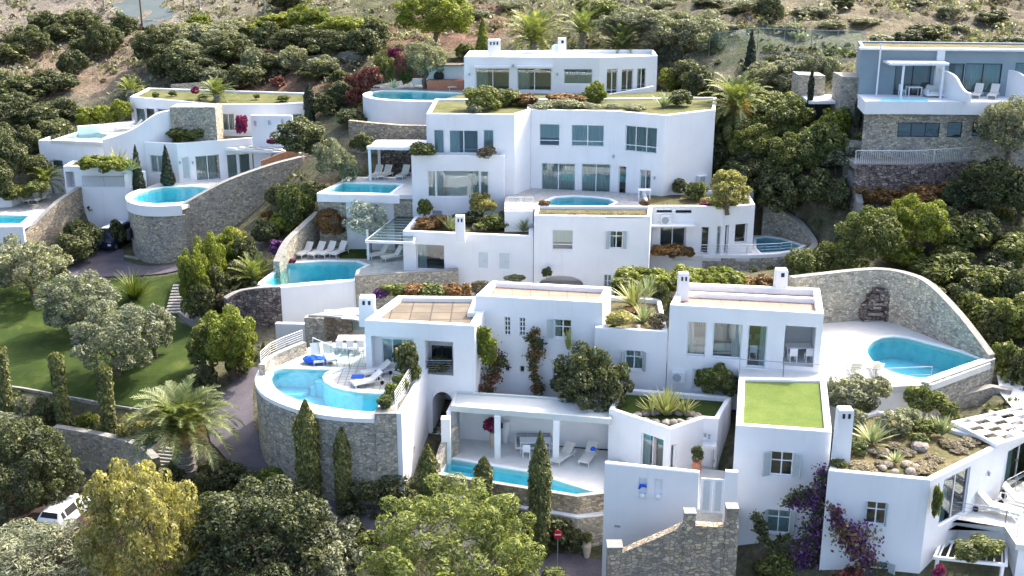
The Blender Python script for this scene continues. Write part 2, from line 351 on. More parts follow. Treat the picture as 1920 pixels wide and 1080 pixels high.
M['whiteleaf'] = leaf('silver_leaves', (.20, .24, .24), (.36, .42, .42), (.52, .58, .58))
M['date'] = plain('orange_date_stalks', (.42, .24, .04), .8, .3, 6)
M['grassy'] = leaf('grass_blades', (.07, .11, .02), (.14, .19, .04), (.24, .26, .08))
# ---------------------------------------------------------------- buildings
def fr(p, q):
    p = Vector((p[0], p[1])); q = Vector((q[0], q[1])); t = (q - p).normalized(); n = Vector((t.y, -t.x)); return p, t, n
class Loc:
    """s along the wall, z up, d into the wall"""
    def __init__(s, p, q): s.p, s.t, s.n = fr(p, q); s.L = (Vector(q[:2]) - Vector(p[:2])).length
    def __call__(s, a, z, d=0.0):
        v = s.p + s.t * a - s.n * d; return Vector((v.x, v.y, z))
    def box(s, mb, s0, s1, z0, z1, d0, d1):
        vs = [s(a, z, d) for z in (z0, z1) for d in (d0, d1) for a in (s0, s1)]
        mb.add(vs, [(0, 2, 3, 1), (4, 5, 7, 6), (0, 1, 5, 4), (2, 6, 7, 3), (0, 4, 6, 2), (1, 3, 7, 5)])
def facade(mb, L, z0, z1, hs):
    ss = sorted(set([0, L.L] + [h['s0'] for h in hs] + [h['s1'] for h in hs])); zs = sorted(set([z0, z1] + [h['za'] for h in hs] + [h['zb'] for h in hs]))
    for a, b in zip(ss, ss[1:]):
        for c, d in zip(zs, zs[1:]):
            if b - a < 1e-5 or d - c < 1e-5: continue
            mx, mz = (a + b) / 2, (c + d) / 2
            if any(h['s0'] < mx < h['s1'] and h['za'] < mz < h['zb'] for h in hs): continue
            mb.quad(L(a, c), L(b, c), L(b, d), L(a, d))
    for h in hs:
        s0, s1, a, b, D = h['s0'], h['s1'], h['za'], h['zb'], h['dep']
        mb.quad(L(s0, a), L(s0, b), L(s0, b, D), L(s0, a, D)); mb.quad(L(s1, b), L(s1, a), L(s1, a, D), L(s1, b, D))
        mb.quad(L(s0, b), L(s1, b), L(s1, b, D), L(s0, b, D)); mb.quad(L(s1, a), L(s0, a), L(s0, a, D), L(s1, a, D))
def H(x0, y0, x1, y1, k='win', **o): return dict(r=(x0, y0, x1, y1), k=k, **o)
def resolve(h, p, q, L, z0, z1):
    x0, y0, x1, y1 = h['r']; my, mx = (y0 + y1) / 2, (x0 + x1) / 2
    a = onplane(x0, my, p, q)[0]; b = onplane(x1, my, p, q)[0]; zb = onplane(mx, y0, p, q)[1]; za = onplane(mx, y1, p, q)[1]
    g = dict(h); g['s0'] = max(.05, min(a, b)); g['s1'] = min(L.L - .05, max(a, b)); g['za'] = max(za, z0 + .02); g['zb'] = min(zb, z1 - .05)
    g.setdefault('dep', {'win': .16, 'room': 3.0, 'open': .4}[h['k']]); return g
def wavy(mb, L, s0, s1, z0, z1, d, amp=.022, wl=.22):
    n = max(3, int((s1 - s0) / wl * 4)); pts = []
    for i in range(n + 1):
        a = s0 + (s1 - s0) * i / n; dd = d + amp * math.sin(i * math.pi / 2 + .7 * math.sin(i * .37)); pts.append((a, dd))
    vs = [L(a, z0, dd) for a, dd in pts] + [L(a, z1, dd) for a, dd in pts]
    mb.add(vs, [(i, i + 1, n + 2 + i, n + 1 + i) for i in range(n)])
def window(par, L, g):
    s0, s1, a, b, D = g['s0'], g['s1'], g['za'], g['zb'], g['dep']
    cols = g.get('cols', 2); fw = g.get('fw', .07); tr = g.get('tr', None); rows = g.get('rows', 1); mat = M[g.get('fm', 'frame')]
    d0, d1 = D - .06, D + .02; mb = MB()
    L.box(mb, s0 + .002, s0 + fw, a + .002, b - .002, d0, d1); L.box(mb, s1 - fw, s1 - .002, a + .002, b - .002, d0, d1)
    L.box(mb, s0 + fw, s1 - fw, a + .002, a + fw, d0, d1); L.box(mb, s0 + fw, s1 - fw, b - fw, b - .002, d0, d1)
    for i in range(1, cols):
        c = s0 + (s1 - s0) * i / cols; hw = g.get('mw', fw * .8) / 2 * (1.3 if cols == 2 else 1)
        L.box(mb, c - hw, c + hw, a + fw, b - fw, d0 - .004, d1 + .004)
    zz = [a + (b - a) * tr] if tr else []
    if rows > 1: zz += [a + (b - a) * j / rows for j in range(1, rows)]
    for z in zz: L.box(mb, s0 + fw, s1 - fw, z - .03, z + .03, d0 - .002, d1 + .002)
    name = g.get('name', 'window')
    w_ = obj(name, mb, mat, par)
    gm = MB(); gm.quad(L(s0 + .01, a + .01, D - .02), L(s1 - .01, a + .01, D - .02), L(s1 - .01, b - .01, D - .02), L(s0 + .01, b - .01, D - .02))
    obj('pane', gm, M['glass'], w_)
    cu = g.get('cur', 'full'); cm = MB(); W = s1 - s0; dc = D + .07
    if cu == 'full': wavy(cm, L, s0 - .1, s1 + .1, a - .02, b, dc)
    elif cu == 'left': wavy(cm, L, s0 - .1, s0 + W * .35, a - .02, b, dc)
    elif cu == 'right': wavy(cm, L, s1 - W * .35, s1 + .1, a - .02, b, dc)
    elif cu == 'sides': wavy(cm, L, s0 - .1, s0 + W * .22, a - .02, b, dc); wavy(cm, L, s1 - W * .22, s1 + .1, a - .02, b, dc)
    elif cu == 'blind': cm.quad(L(s0, a + (b - a) * .35, dc), L(s1, a + (b - a) * .35, dc), L(s1, b, dc), L(s0, b, dc))
    if cm.f: obj('curtain', cm, M['curtain'], w_)
    if cu != 'full' or True:   # a shallow furnished-dark room behind the pane
        rm = MB(); e = .5; DD = D + 3.0 if cu != 'full' else D + .8
        rm.quad(L(s0 - e, a - .05, DD), L(s1 + e, a - .05, DD), L(s1 + e, b + .2, DD), L(s0 - e, b + .2, DD))
        rm.quad(L(s0 - e, a - .05, D + .05), L(s1 + e, a - .05, D + .05), L(s1 + e, a - .05, DD), L(s0 - e, a - .05, DD))
        obj('interior', rm, M['room'], w_)
    sh = g.get('sh'); sw = (s1 - s0) / 2
    if sh:
        for side in sh:
            sm = MB()
            an = g.get('sa', .35)   # opening angle away from the wall
            hx = s0 if side == 'l' else s1; sg = -1 if side == 'l' else 1; ww = sw * g.get('sf', .95)
            def pt(k, z, dd=0): return L(hx + sg * (k * math.cos(an) + dd * math.sin(an)), z, -(.02 + k * math.sin(an)) + dd * math.cos(an))
            def bx(k0, k1, z0, z1, e0, e1):
                vs = [pt(k, z, dd) for z in (z0, z1) for dd in (e0, e1) for k in (k0, k1)]
                sm.add(vs, [(0, 2, 3, 1), (4, 5, 7, 6), (0, 1, 5, 4), (2, 6, 7, 3), (0, 4, 6, 2), (1, 3, 7, 5)])
            bx(0, .06, a, b, -.05, 0); bx(ww - .06, ww, a, b, -.05, 0); bx(.06, ww - .06, a, a + .08, -.05, 0); bx(.06, ww - .06, b - .08, b, -.05, 0)
            k = a + .1
            while k < b - .1: bx(.06, ww - .06, k, k + .045, -.04, -.01); k += .075
            obj('shutter', sm, M['shutter'], w_)
    if g.get('sill'):
        sm = MB(); L.box(sm, s0 - .08, s1 + .08, a - .09, a - .002, -.06, .1); obj('sill', sm, M['white_trim'], w_)
    return w_
def door_panel(par, L, g):
    s0, s1, a, b, D = g['s0'], g['s1'], g['za'], g['zb'], g['dep']; mb = MB()
    n = g.get('cols', 1); w_ = None
    L.box(mb, s0 + .002, s1 - .002, a, b - .002, D - .02, D + .03)
    w_ = obj(g.get('name', 'door'), mb, M[g.get('fm', 'shutter_pale')], par)
    fm = MB()
    for i in range(n):
        c0 = s0 + (s1 - s0) * i / n; c1 = s0 + (s1 - s0) * (i + 1) / n; f = .09
        for (u0, u1, v0, v1) in ((c0 + .01, c0 + f, a + .01, b - .01), (c1 - f, c1 - .01, a + .01, b - .01), (c0 + f, c1 - f, a + .01, a + .16), (c0 + f, c1 - f, b - .1, b - .01)):
            L.box(fm, u0, u1, v0, v1, D - .06, D - .022)
    obj('door_frame', fm, M['frame'], w_)
    hd = MB(); L.box(hd, (s0 + s1) / 2 + .05, (s0 + s1) / 2 + .09, a + (b - a) * .45, a + (b - a) * .45 + .14, D - .12, D - .06); obj('handle', hd, M['metal'], w_)
    return w_
def openings(par, wm, p, q, z0, z1, hs, emit=True):
    """cuts the openings of one wall and fills them; returns the Loc"""
    L = Loc(p, q); gs = [resolve(h, p, q, L, z0, z1) for h in hs]
    facade(wm, L, z0, z1, gs)
    for g in gs:
        if g['k'] == 'win':
            (door_panel if g.get('solid') else window)(par, L, g)
        elif g['k'] == 'room':
            D = g['dep']; a, b = L(g['s0'], 0, D), L(g['s1'], 0, D)
            if g.get('floor'):
                fm = MB(); z = g['za'] + .006; fm.quad(L(g['s0'], z), L(g['s1'], z), L(g['s1'], z, D), L(g['s0'], z, D)); obj('floor', fm, M[g['floor']], par)
            openings(par, wm, a, b, g['za'], g['zb'], g.get('inner', []))
    return L
def building(name, label, cat, pts, z0, z1, holes=None, t=.32, drop=.45, roof='roof_tile', wall='white', skip=(), group=None, z1s=None, roofname='roof'):
    """pts CCW from above. Walls with openings, a rounded parapet and a sunk roof"""
    holes = holes or {}; n = len(pts); P = [(p[0], p[1]) for p in pts]
    base = Vector((sum(p[0] for p in P) / n, sum(p[1] for p in P) / n, z0)); T = thing(name, label, cat, base, group); T['_'] = 0; del T['_']
    wm = MB(); ch = .05; zt = z1s or [z1] * n
    for i in range(n):
        if i in skip: continue
        p, q = P[i], P[(i + 1) % n]
        openings(T, wm, p, q, z0, min(zt) - ch, holes.get(i, []))
        if max(zt[i], zt[(i + 1) % n]) > min(zt) + 1e-4:
            wm.face([(p[0], p[1], min(zt) - ch), (q[0], q[1], min(zt) - ch), (q[0], q[1], zt[(i + 1) % n] - ch), (p[0], p[1], zt[i] - ch)])
    rings = [(P, [z - ch for z in zt]), (inset(P, ch * .35), [z - ch * .35 for z in zt]), (inset(P, ch), zt), (inset(P, t - ch), zt), (inset(P, t - ch * .35), [z - ch * .35 for z in zt]), (inset(P, t), [z - ch for z in zt]), (inset(P, t), [z - drop for z in zt])]
    for (A, za), (B, zb) in zip(rings, rings[1:]):
        for i in range(n):
            j = (i + 1) % n; wm.quad((*A[i], za[i]), (*A[j], za[j]), (*B[j], zb[j]), (*B[i], zb[i]))
    obj('wall', wm, M[wall], T)
    rm = MB(); ins = inset(P, t - .01); rm.face([(*a, z - drop) for a, z in zip(ins, zt)])
    obj(roofname, rm, M[roof], T)
    return T
def wallrun(mb, tops, zb, th, side=1):
    """free-standing or retaining wall along world points (x, y, ztop); zb bottom (number or list)"""
    n = len(tops); P = [Vector(p) for p in tops]; zb = zb if isinstance(zb, (list, tuple)) else [zb] * n
    off = []
    for i in range(n):
        a = P[max(i - 1, 0)]; b = P[min(i + 1, n - 1)]; t = Vector((b.x - a.x, b.y - a.y)).normalized(); off.append(Vector((-t.y, t.x)) * th * side)
    vs = []
    for i in range(n):
        p, o = P[i], off[i]
        vs += [(p.x, p.y, zb[i]), (p.x, p.y, p.z), (p.x + o.x, p.y + o.y, p.z), (p.x + o.x, p.y + o.y, zb[i])]
    fs = []
    for i in range(n - 1):
        a, b = i * 4, i * 4 + 4
        fs += [(a, b, b + 1, a + 1), (a + 1, b + 1, b + 2, a + 2), (a + 2, b + 2, b + 3, a + 3)]
    fs += [(0, 1, 2, 3), (n * 4 - 4, n * 4 - 1, n * 4 - 2, n * 4 - 3)]
    mb.add(vs, fs); return off
def stonewall(tops, zb, label, th=.45, mat='stone', cat='stone wall', name='stone_wall', cap='coping', side=1, smooth=0, group=None, caph=.08):
    if smooth: tops = smooth_path(tops, smooth)
    if smooth and isinstance(zb, (list, tuple)): zb = [v[0] for v in smooth_path([(z, 0, 0) for z in zb], smooth)]
    b = Vector(tops[len(tops) // 2]); b.z = (zb[0] if isinstance(zb, (list, tuple)) else zb)
    T = thing(name, label, cat, b, group); m = MB(); wallrun(m, tops, zb, th, side); obj('masonry', m, M[mat], T)
    if cap:
        m = MB(); P = [Vector(p) + Vector((0, 0, caph)) for p in tops]
        wallrun(m, P, [p.z - caph + .001 for p in P], th + .03, side); obj('coping', m, M[cap], T)
    return T
def slab(pts, z, th): m = MB(); m.prism([(p[0], p[1]) for p in pts], z - th, z); return m
def densify(pts, step=.8):
    out = []
    for a, b in zip(pts, list(pts[1:]) + [pts[0]]):
        a, b = Vector(a), Vector(b); n = max(1, int((b - a).length / step))
        out += [a + (b - a) * k / n for k in range(n)]
    return out
def area(P): return sum(P[i - 1][0] * P[i][1] - P[i][0] * P[i - 1][1] for i in range(len(P))) / 2
def pool(outer, z, label, width=.35, depthm=1.5, group=None, steps=None, copmat='white_trim', deck_hole=True, rim=.06):
    """outer = water outline (x, y) any order; builds coping ring, basin and water"""
    P = [(p[0], p[1]) for p in outer]
    if area(P) < 0: P.reverse()
    n = len(P); c = Vector((sum(p[0] for p in P) / n, sum(p[1] for p in P) / n, z - depthm)); T = thing('swimming_pool', label, 'pool', c, group)
    O = inset(P, -width); m = MB(); zr = z + rim
    for i in range(n):
        j = (i + 1) % n
        m.quad((*O[i], z - .3), (*O[j], z - .3), (*O[j], zr), (*O[i], zr)); m.quad((*O[i], zr), (*O[j], zr), (*P[j], zr), (*P[i], zr)); m.quad((*P[i], zr), (*P[j], zr), (*P[j], z - .3), (*P[i], z - .3))
    obj('coping', m, M[copmat], T)
    m = MB()
    for i in range(n):
        j = (i + 1) % n; m.quad((*P[i], z - .3), (*P[j], z - .3), (*P[j], z - depthm), (*P[i], z - depthm))
    m.face([(*p, z - depthm) for p in P]); obj('basin', m, M['basin'], T)
    m = MB(); m.face([(*p, z - .03) for p in P]); obj('water', m, M['water'], T)
    for s in (steps or []):
        m = MB(); sp, dz = s; m.prism([(q[0], q[1]) for q in sp], z - depthm + .01, z - dz); obj('pool_step', m, M['basin_step'], T)
    return T
def ringdeck(pts, hole, z, th, name, mat):
    """a slab with a hole in it, cut with a bisect-free triangulation"""
    bm = bmesh.new(); rings = []
    for ring in (pts, hole):
        vs = [bm.verts.new((p[0], p[1], z)) for p in ring]; rings.append([bm.edges.new((vs[i - 1], vs[i])) for i in range(len(vs))])
    bmesh.ops.triangle_fill(bm, use_beauty=True, use_dissolve=False, edges=rings[0] + rings[1])
    # drop the triangles that lie inside the hole
    def inside(x, y, P):
        r = False
        for i in range(len(P)):
            x1, y1 = P[i - 1][:2]; x2, y2 = P[i][:2]
            if (y1 > y) != (y2 > y) and x < (x2 - x1) * (y - y1) / (y2 - y1) + x1: r = not r
        return r
    dead = [f for f in bm.faces if inside(*f.calc_center_median()[:2], hole) or not inside(*f.calc_center_median()[:2], pts)]
    bmesh.ops.delete(bm, geom=dead, context='FACES_ONLY')
    mb = MB(); bm.verts.index_update(); mb.v = [tuple(v.co) for v in bm.verts]; mb.f = [tuple(v.index for v in f.verts) for f in bm.faces]; bm.free()
    n = len(pts)
    for i in range(n): a, b = pts[i - 1], pts[i]; mb.quad((a[0], a[1], z - .001), (b[0], b[1], z - .001), (b[0], b[1], z - th), (a[0], a[1], z - th))
    return obj(name, mb, M[mat])
def railing(pts, label, h=1.0, mat='metal', bars=3, post=1.4, glassy=False, group=None, pickets=False):
    P = [Vector(p) for p in pts]; T = thing('railing', label, 'railing', P[0], group)
    m = MB(); m.tube([p + Vector((0, 0, h)) for p in P], .028); obj('handrail', m, M[mat], T)
    for a, b in zip(P, P[1:]):
        n = max(1, round((b - a).length / post))
        for k in range(n + 1):
            p = a + (b - a) * k / n; m = MB(); m.tube([p, p + Vector((0, 0, h))], .022, 5); obj('post', m, M[mat], T)
    if bars and not glassy and not pickets:
        m = MB()
        for k in range(1, bars + 1): m.tube([p + Vector((0, 0, h * k / (bars + 1))) for p in P], .013, 4)
        obj('rail', m, M[mat], T)
    if pickets:
        m = MB()
        for a, b in zip(P, P[1:]):
            n = max(1, round((b - a).length / .16))
            for k in range(n): p = a + (b - a) * (k + .5) / n; m.tube([p + Vector((0, 0, .08)), p + Vector((0, 0, h))], .011, 4, False)
        obj('pickets', m, M[mat], T)
    if glassy:
        for a, b in zip(P, P[1:]):
            m = MB(); m.quad(a + Vector((0, 0, .1)), b + Vector((0, 0, .1)), b + Vector((0, 0, h - .05)), a + Vector((0, 0, h - .05))); obj('glass_panel', m, M['rail_glass'], T)
    return T
def chimney(p, z0, z1, wx=.8, wy=.6, label='', holes=2, taper=.92, parent=None, sideholes=False):
    """plastered stack with small dark smoke openings under its cap"""
    b = Vector((p[0], p[1], z0)); m = MB()
    def ring(z, k): return [(p[0] - wx / 2 * k, p[1] - wy / 2 * k, z), (p[0] + wx / 2 * k, p[1] - wy / 2 * k, z), (p[0] + wx / 2 * k, p[1] + wy / 2 * k, z), (p[0] - wx / 2 * k, p[1] + wy / 2 * k, z)]
    zs = [(z0, 1.0), (z1 - .06, taper), (z1, taper * .9)]; rs = [ring(*a) for a in zs]
    for A, B in zip(rs, rs[1:]):
        for i in range(4): m.quad(A[i], A[(i + 1) % 4], B[(i + 1) % 4], B[i])
    m.face(rs[-1])
    c = obj('chimney', m, M['white'], parent) if parent else single('chimney', m, M['white'], label, 'chimney')
    hm = MB(); hw = wx * taper / (holes * 2 + 1)
    for k in range(holes):
        x = p[0] - wx * taper / 2 + hw * (1.2 + 2 * k * .93); y = p[1] - wy / 2 * (taper + .05)
        hm.box(x, x + hw * .85, y - .015, y + .05, z1 - .75 * min(1, z1 - z0) * .62, z1 - .2)
    if not parent: BASE[c.name] = BASE[c.name]
    obj('smoke_opening', hm, M['dark'], c)
    return c
def pergola(corners, z, label, posts, zfloor, slats=10, slat_w=.12, axis=0, beam=.14, mat='white_trim', glassroof=None, weave=False, group=None, slat_t=.06):
    """corners CCW: front-left, front-right, back-right, back-left"""
    A, B, Cc, Dd = [Vector((c[0], c[1], z)) for c in corners]; T = thing('pergola', label, 'pergola', (A.x, A.y, zfloor), group)
    def beamseg(m, a, b, w_, h):
        t = (b - a).normalized(); n = Vector((-t.y, t.x, 0)) * w_ / 2
        m.add([a - n, b - n, b + n, a + n, a - n + Vector((0, 0, h)), b - n + Vector((0, 0, h)), b + n + Vector((0, 0, h)), a + n + Vector((0, 0, h))], [(3, 2, 1, 0), (4, 5, 6, 7), (0, 1, 5, 4), (1, 2, 6, 5), (2, 3, 7, 6), (3, 0, 4, 7)])
    m = MB()
    tAB = (B - A).normalized() * beam * .5
    beamseg(m, A - tAB, B + tAB, beam, beam * 1.2); beamseg(m, Dd - tAB, Cc + tAB, beam, beam * 1.2)
    tAD = (Dd - A).normalized() * beam * .5; beamseg(m, A + tAD, Dd - tAD, beam, beam * 1.2); beamseg(m, B + tAD, Cc - tAD, beam, beam * 1.2)
    obj('beam', m, M[mat], T)
    for k in range(slats):
        f = (k + .5) / slats
        a, b = (A.lerp(B, f), Dd.lerp(Cc, f)) if axis == 0 else (A.lerp(Dd, f), B.lerp(Cc, f))
        m = MB(); e = (b - a).normalized() * beam * .5; beamseg(m, a + e + Vector((0, 0, .02)), b - e + Vector((0, 0, .02)), slat_w, slat_t); obj('slat', m, M[mat], T)
    if weave:
        m = MB(); nx, ny = weave
        for i in range(nx):
            for j in range(ny):
                if (i + j) % 2: continue
                f0, f1, g0, g1 = i / nx, (i + 1) / nx, j / ny, (j + 1) / ny; zz = Vector((0, 0, .2))
                q = [A.lerp(B, f).lerp(Dd.lerp(Cc, f), g) + zz for f, g in ((f0, g0), (f1, g0), (f1, g1), (f0, g1))]
                m.prism([(v.x, v.y) for v in q], z + .2, z + .24)
        obj('shade_panel', m, M['lounger'], T)
    if glassroof:
        m = MB(); zz = Vector((0, 0, beam * 1.2 + .03)); m.add([A + zz, B + zz, Cc + zz, Dd + zz], [(0, 1, 2, 3)]); obj('roof_panel', m, M[glassroof], T)
    for (x, y) in posts:
        m = MB(); m.box(x - beam * .55, x + beam * .55, y - beam * .55, y + beam * .55, zfloor, z - .002); obj('post', m, M[mat], T)
    return T
# ---------------------------------------------------------------- plants
def npmesh(name, V, F, mat, smooth=False):
    me = bpy.data.meshes.new(name); nv, nf = len(V), len(F); k = F.shape[1]
    me.vertices.add(nv); me.vertices.foreach_set('co', V.astype(np.float32).ravel()); me.loops.add(nf * k); me.loops.foreach_set('vertex_index', F.astype(np.int32).ravel())
    me.polygons.add(nf); me.polygons.foreach_set('loop_start', np.arange(0, nf * k, k, dtype=np.int32)); me.polygons.foreach_set('loop_total', np.full(nf, k, dtype=np.int32))
    me.update(calc_edges=True); me.materials.append(mat); return me
def leaf_quads(P, Nn, size, rng, aspect=.55, tang=.8):
    """one rhombic leaf clump at each point, roughly facing Nn"""
    n = len(P); r = rng.normal(size=(n, 3)); d = Nn + tang * r; d /= np.linalg.norm(d, axis=1)[:, None] + 1e-9
    a = np.cross(d, rng.normal(size=(n, 3))); a /= np.linalg.norm(a, axis=1)[:, None] + 1e-9; b = np.cross(d, a)
    s = size * rng.uniform(.55, 1.35, (n, 1)); bend = d * s * .25
    V = np.stack([P - a * s, P - b * s * aspect + bend, P + a * s, P + b * s * aspect + bend], 1).reshape(-1, 3)
    F = np.arange(4 * n).reshape(-1, 4); return V, F
def crown_mesh(mat, n=2500, ls=.09, seed=0, lobes=18, lob_r=(.22, .42), shape=(1, 1, 1), fill=.25, rough=.12, aspect=.55, flat_bottom=.0, spread=.72, tang=.8):
    rng = np.random.default_rng(seed); cs = []; rs = []
    for i in range(lobes):
        v = rng.normal(size=3); v /= np.linalg.norm(v); v[2] = v[2] if v[2] > -.7 else -v[2] * .5
        r = rng.uniform(*lob_r); k = spread * rng.uniform(.75, 1.12); cs.append(v * k * (1 - r * .25)); rs.append(r)
    cs.append(np.zeros(3)); rs.append(.64); cs = np.array(cs); rs = np.array(rs)
    w_ = rs ** 2; w_[-1] *= .6; idx = rng.choice(len(rs), size=int(n * 1.8), p=w_ / w_.sum())
    d = rng.normal(size=(len(idx), 3)); d /= np.linalg.norm(d, axis=1)[:, None]
    rad = rs[idx] * (1 - np.abs(rng.normal(size=len(idx))) * rough); P = cs[idx] + d * rad[:, None]
    # leave out leaves deep inside the other lobes
    dist = np.linalg.norm(P[:, None, :] - cs[None], axis=2) / rs[None]; deep = (dist < .72).any(1) & (rng.random(len(P)) > fill)
    P, d = P[~deep][:n], d[~deep][:n]; up = np.array([0, 0, .35])
    V, F = leaf_quads(P, d + up, ls * rng.choice([.6, 1., 1.5], (len(P), 1), p=[.3, .5, .2]), rng, aspect, tang); V *= np.array(shape)
    if flat_bottom: V[:, 2] = np.maximum(V[:, 2], -flat_bottom)
    return npmesh('crown', V, F, mat)
def cone_mesh(mat, n=2500, ls=.05, seed=0, prof=None, H=1.0, vert=True):
    """a column of foliage: prof(t) radius, t 0..1, height H (unit)"""
    rng = np.random.default_rng(seed); t = rng.random(n * 3); r = np.array([prof(x) for x in t]); keep = rng.random(n * 3) < r / r.max(); t = t[keep][:n]; r = r[keep][:n]; n = len(t)
    a = rng.uniform(0, 2 * np.pi, n); lump = 1 + .14 * np.sin(a * 3 + t * 23) * np.sin(t * 31 + a) + .09 * rng.normal(size=n); rr = r * lump * (1 - .25 * rng.random(n) ** 3)
    P = np.stack([rr * np.cos(a), rr * np.sin(a), t * H], 1); d = np.stack([np.cos(a), np.sin(a), np.full(n, .3)], 1)
    nn = d + .5 * rng.normal(size=(n, 3)); nn /= np.linalg.norm(nn, axis=1)[:, None]
    b = np.array([0, 0, 1.0]) + .35 * rng.normal(size=(n, 3)); b -= nn * (b * nn).sum(1)[:, None]; b /= np.linalg.norm(b, axis=1)[:, None]; c = np.cross(nn, b); s = ls * rng.uniform(.6, 1.4, (n, 1))
    V = np.stack([P - b * s, P - c * s * .5, P + b * s, P + c * s * .5], 1).reshape(-1, 3); return npmesh('crown', V, np.arange(4 * n).reshape(-1, 4), mat)
def blades_mesh(mat, n=45, seed=0, width=.05, el=(25, 80), curve=.25, L=1.0, segs=4):
    """agave / yucca: tapering bent blades from one heart, unit length"""
    rng = np.random.default_rng(seed); V = []; F = []
    for i in range(n):
        az = rng.uniform(0, 2 * np.pi); e = math.radians(rng.uniform(*el)); l = L * rng.uniform(.7, 1.05); k0 = len(V)
        side = np.array([-math.sin(az), math.cos(az), 0]); p = np.array([math.cos(az), math.sin(az), 0]) * .05; ee = e
        for s in range(segs + 1):
            t = s / segs; w_ = width * (1 - t) ** .7 * (1.0 if s else .7) + .002
            up = np.cross(side, np.array([math.cos(az) * math.cos(ee), math.sin(az) * math.cos(ee), math.sin(ee)])); up = -up
            V += [p - side * w_ + up * w_ * .5, p, p + side * w_ + up * w_ * .5]
            ee = e - curve * t * t * 2; p = p + np.array([math.cos(az) * math.cos(ee), math.sin(az) * math.cos(ee), math.sin(ee)]) * l / segs
        for s in range(segs):
            a = k0 + 3 * s; F += [(a, a + 1, a + 4, a + 3), (a + 1, a + 2, a + 5, a + 4)]
    return npmesh('blades', np.array(V), np.array(F), mat)
def palm_mesh(mat, n=55, seed=0, leaflets=34, droop=1.5, el=(-15, 80), lw=.024, ll=.19):
    rng = np.random.default_rng(seed); V = []; F = []
    for i in range(n):
        az = i * 2.39996 + rng.uniform(-.2, .2); e0 = math.radians(el[0] + (el[1] - el[0]) * ((i + .5) / n) ** .8 + rng.uniform(-6, 6)); l = rng.uniform(.85, 1.05)
        p = np.array([0., 0., 0.]); ee = e0; pts = []; S = leaflets
        for s in range(S + 1):
            t = s / S; pts.append((p.copy(), ee)); ee = e0 - droop * t ** 1.6 * (1.1 - .35 * math.sin(max(e0, 0))); p = p + np.array([math.cos(az) * math.cos(ee), math.sin(az) * math.cos(ee), math.sin(ee)]) * l / S
        side = np.array([-math.sin(az), math.cos(az), 0.])
        for s in range(3, S + 1):
            p, e = pts[s]; t = s / S; fwd = np.array([math.cos(az) * math.cos(e), math.sin(az) * math.cos(e), math.sin(e)]); upv = np.cross(fwd, side) * -1
            if upv[2] < 0: upv = -upv
            le = ll * (math.sin(math.pi * min(1, t * .92 + .06))) ** .6 * rng.uniform(.85, 1.1)
            for sg in (-1, 1):
                d = side * sg * .7 + fwd * .62 + upv * .34 + rng.normal(size=3) * .06; d /= np.linalg.norm(d); tip = p + d * le; tip[2] -= le * .12; k = len(V)
                V += [p - fwd * lw * .5, p + fwd * lw * .5, (p + tip) / 2 + fwd * lw * .7 + upv * .01, tip]; F.append((k, k + 1, k + 2, k + 3))
        for s in range(S):   # midrib
            (a, _), (b, _) = pts[s], pts[s + 1]; w_ = .012 * (1 - s / S) + .003; k = len(V); V += [a - side * w_, b - side * w_, b + side * w_, a + side * w_]; F.append((k, k + 1, k + 2, k + 3))
    return npmesh('fronds', np.array(V), np.array(F), mat)
def trunk_mb(h, r0, r1, limbs=5, seed=0, spread=.6, top=None):
    rng = random.Random(seed); m = MB(); pts = [Vector((0, 0, -.3))]
    for k in range(1, 5): pts.append(Vector((rng.uniform(-.08, .08) * h, rng.uniform(-.08, .08) * h, h * k / 4)))
    m.tube(pts, [r0 * 1.25, r0, r0 * .85, (r0 + r1) / 2, r1], 8)
    for i in range(limbs):
        a = 2 * math.pi * i / max(1, limbs) + rng.uniform(-.4, .4); z = h * rng.uniform(.45, .95); L_ = spread * rng.uniform(.7, 1.1); s = Vector((pts[3].x, pts[3].y, z))
        e = s + Vector((math.cos(a) * L_, math.sin(a) * L_, L_ * rng.uniform(.6, 1.1))); mid = s.lerp(e, .5) + Vector((0, 0, -L_ * .08))
        m.tube([s, mid, e], [r1 * .8, r1 * .55, r1 * .2], 5)
    return m
MESH = {}
def lib(key, fn):
    if key not in MESH: MESH[key] = fn()
    return MESH[key]
FOL = {  # kind: (material, small, medium, big) -> leaf count and size by class
    'olive': dict(mat='olive', asp=.4, lobes=26, lr=(.18, .34), tang=1.0), 'evergreen': dict(mat='evergreen', asp=.55, lobes=22, lr=(.2, .38)),
    'green': dict(mat='green', asp=.55, lobes=20, lr=(.2, .4)), 'bright': dict(mat='bright', asp=.6, lobes=22, lr=(.18, .36)), 'yellow': dict(mat='yellow', asp=.5, lobes=24, lr=(.18, .34), tang=1.1),
    'pine': dict(mat='pine', asp=.3, lobes=50, lr=(.16, .27), tang=.5, spread=.74), 'dry': dict(mat='dry', asp=.35, lobes=16, lr=(.2, .4), tang=1.2), 'rusty': dict(mat='rusty', asp=.5, lobes=18, lr=(.2, .36)),
    'purple': dict(mat='purple', asp=.7, lobes=16, lr=(.2, .36)), 'magenta': dict(mat='magenta', asp=.7, lobes=14, lr=(.2, .36)), 'reddry': dict(mat='reddry', asp=.5, lobes=16, lr=(.2, .36)), 'silver': dict(mat='whiteleaf', asp=.45, lobes=20, lr=(.16, .3), sparse=.5),
    'bluegreen': dict(mat='olive', asp=.25, lobes=12, lr=(.25, .4), tang=.6)}
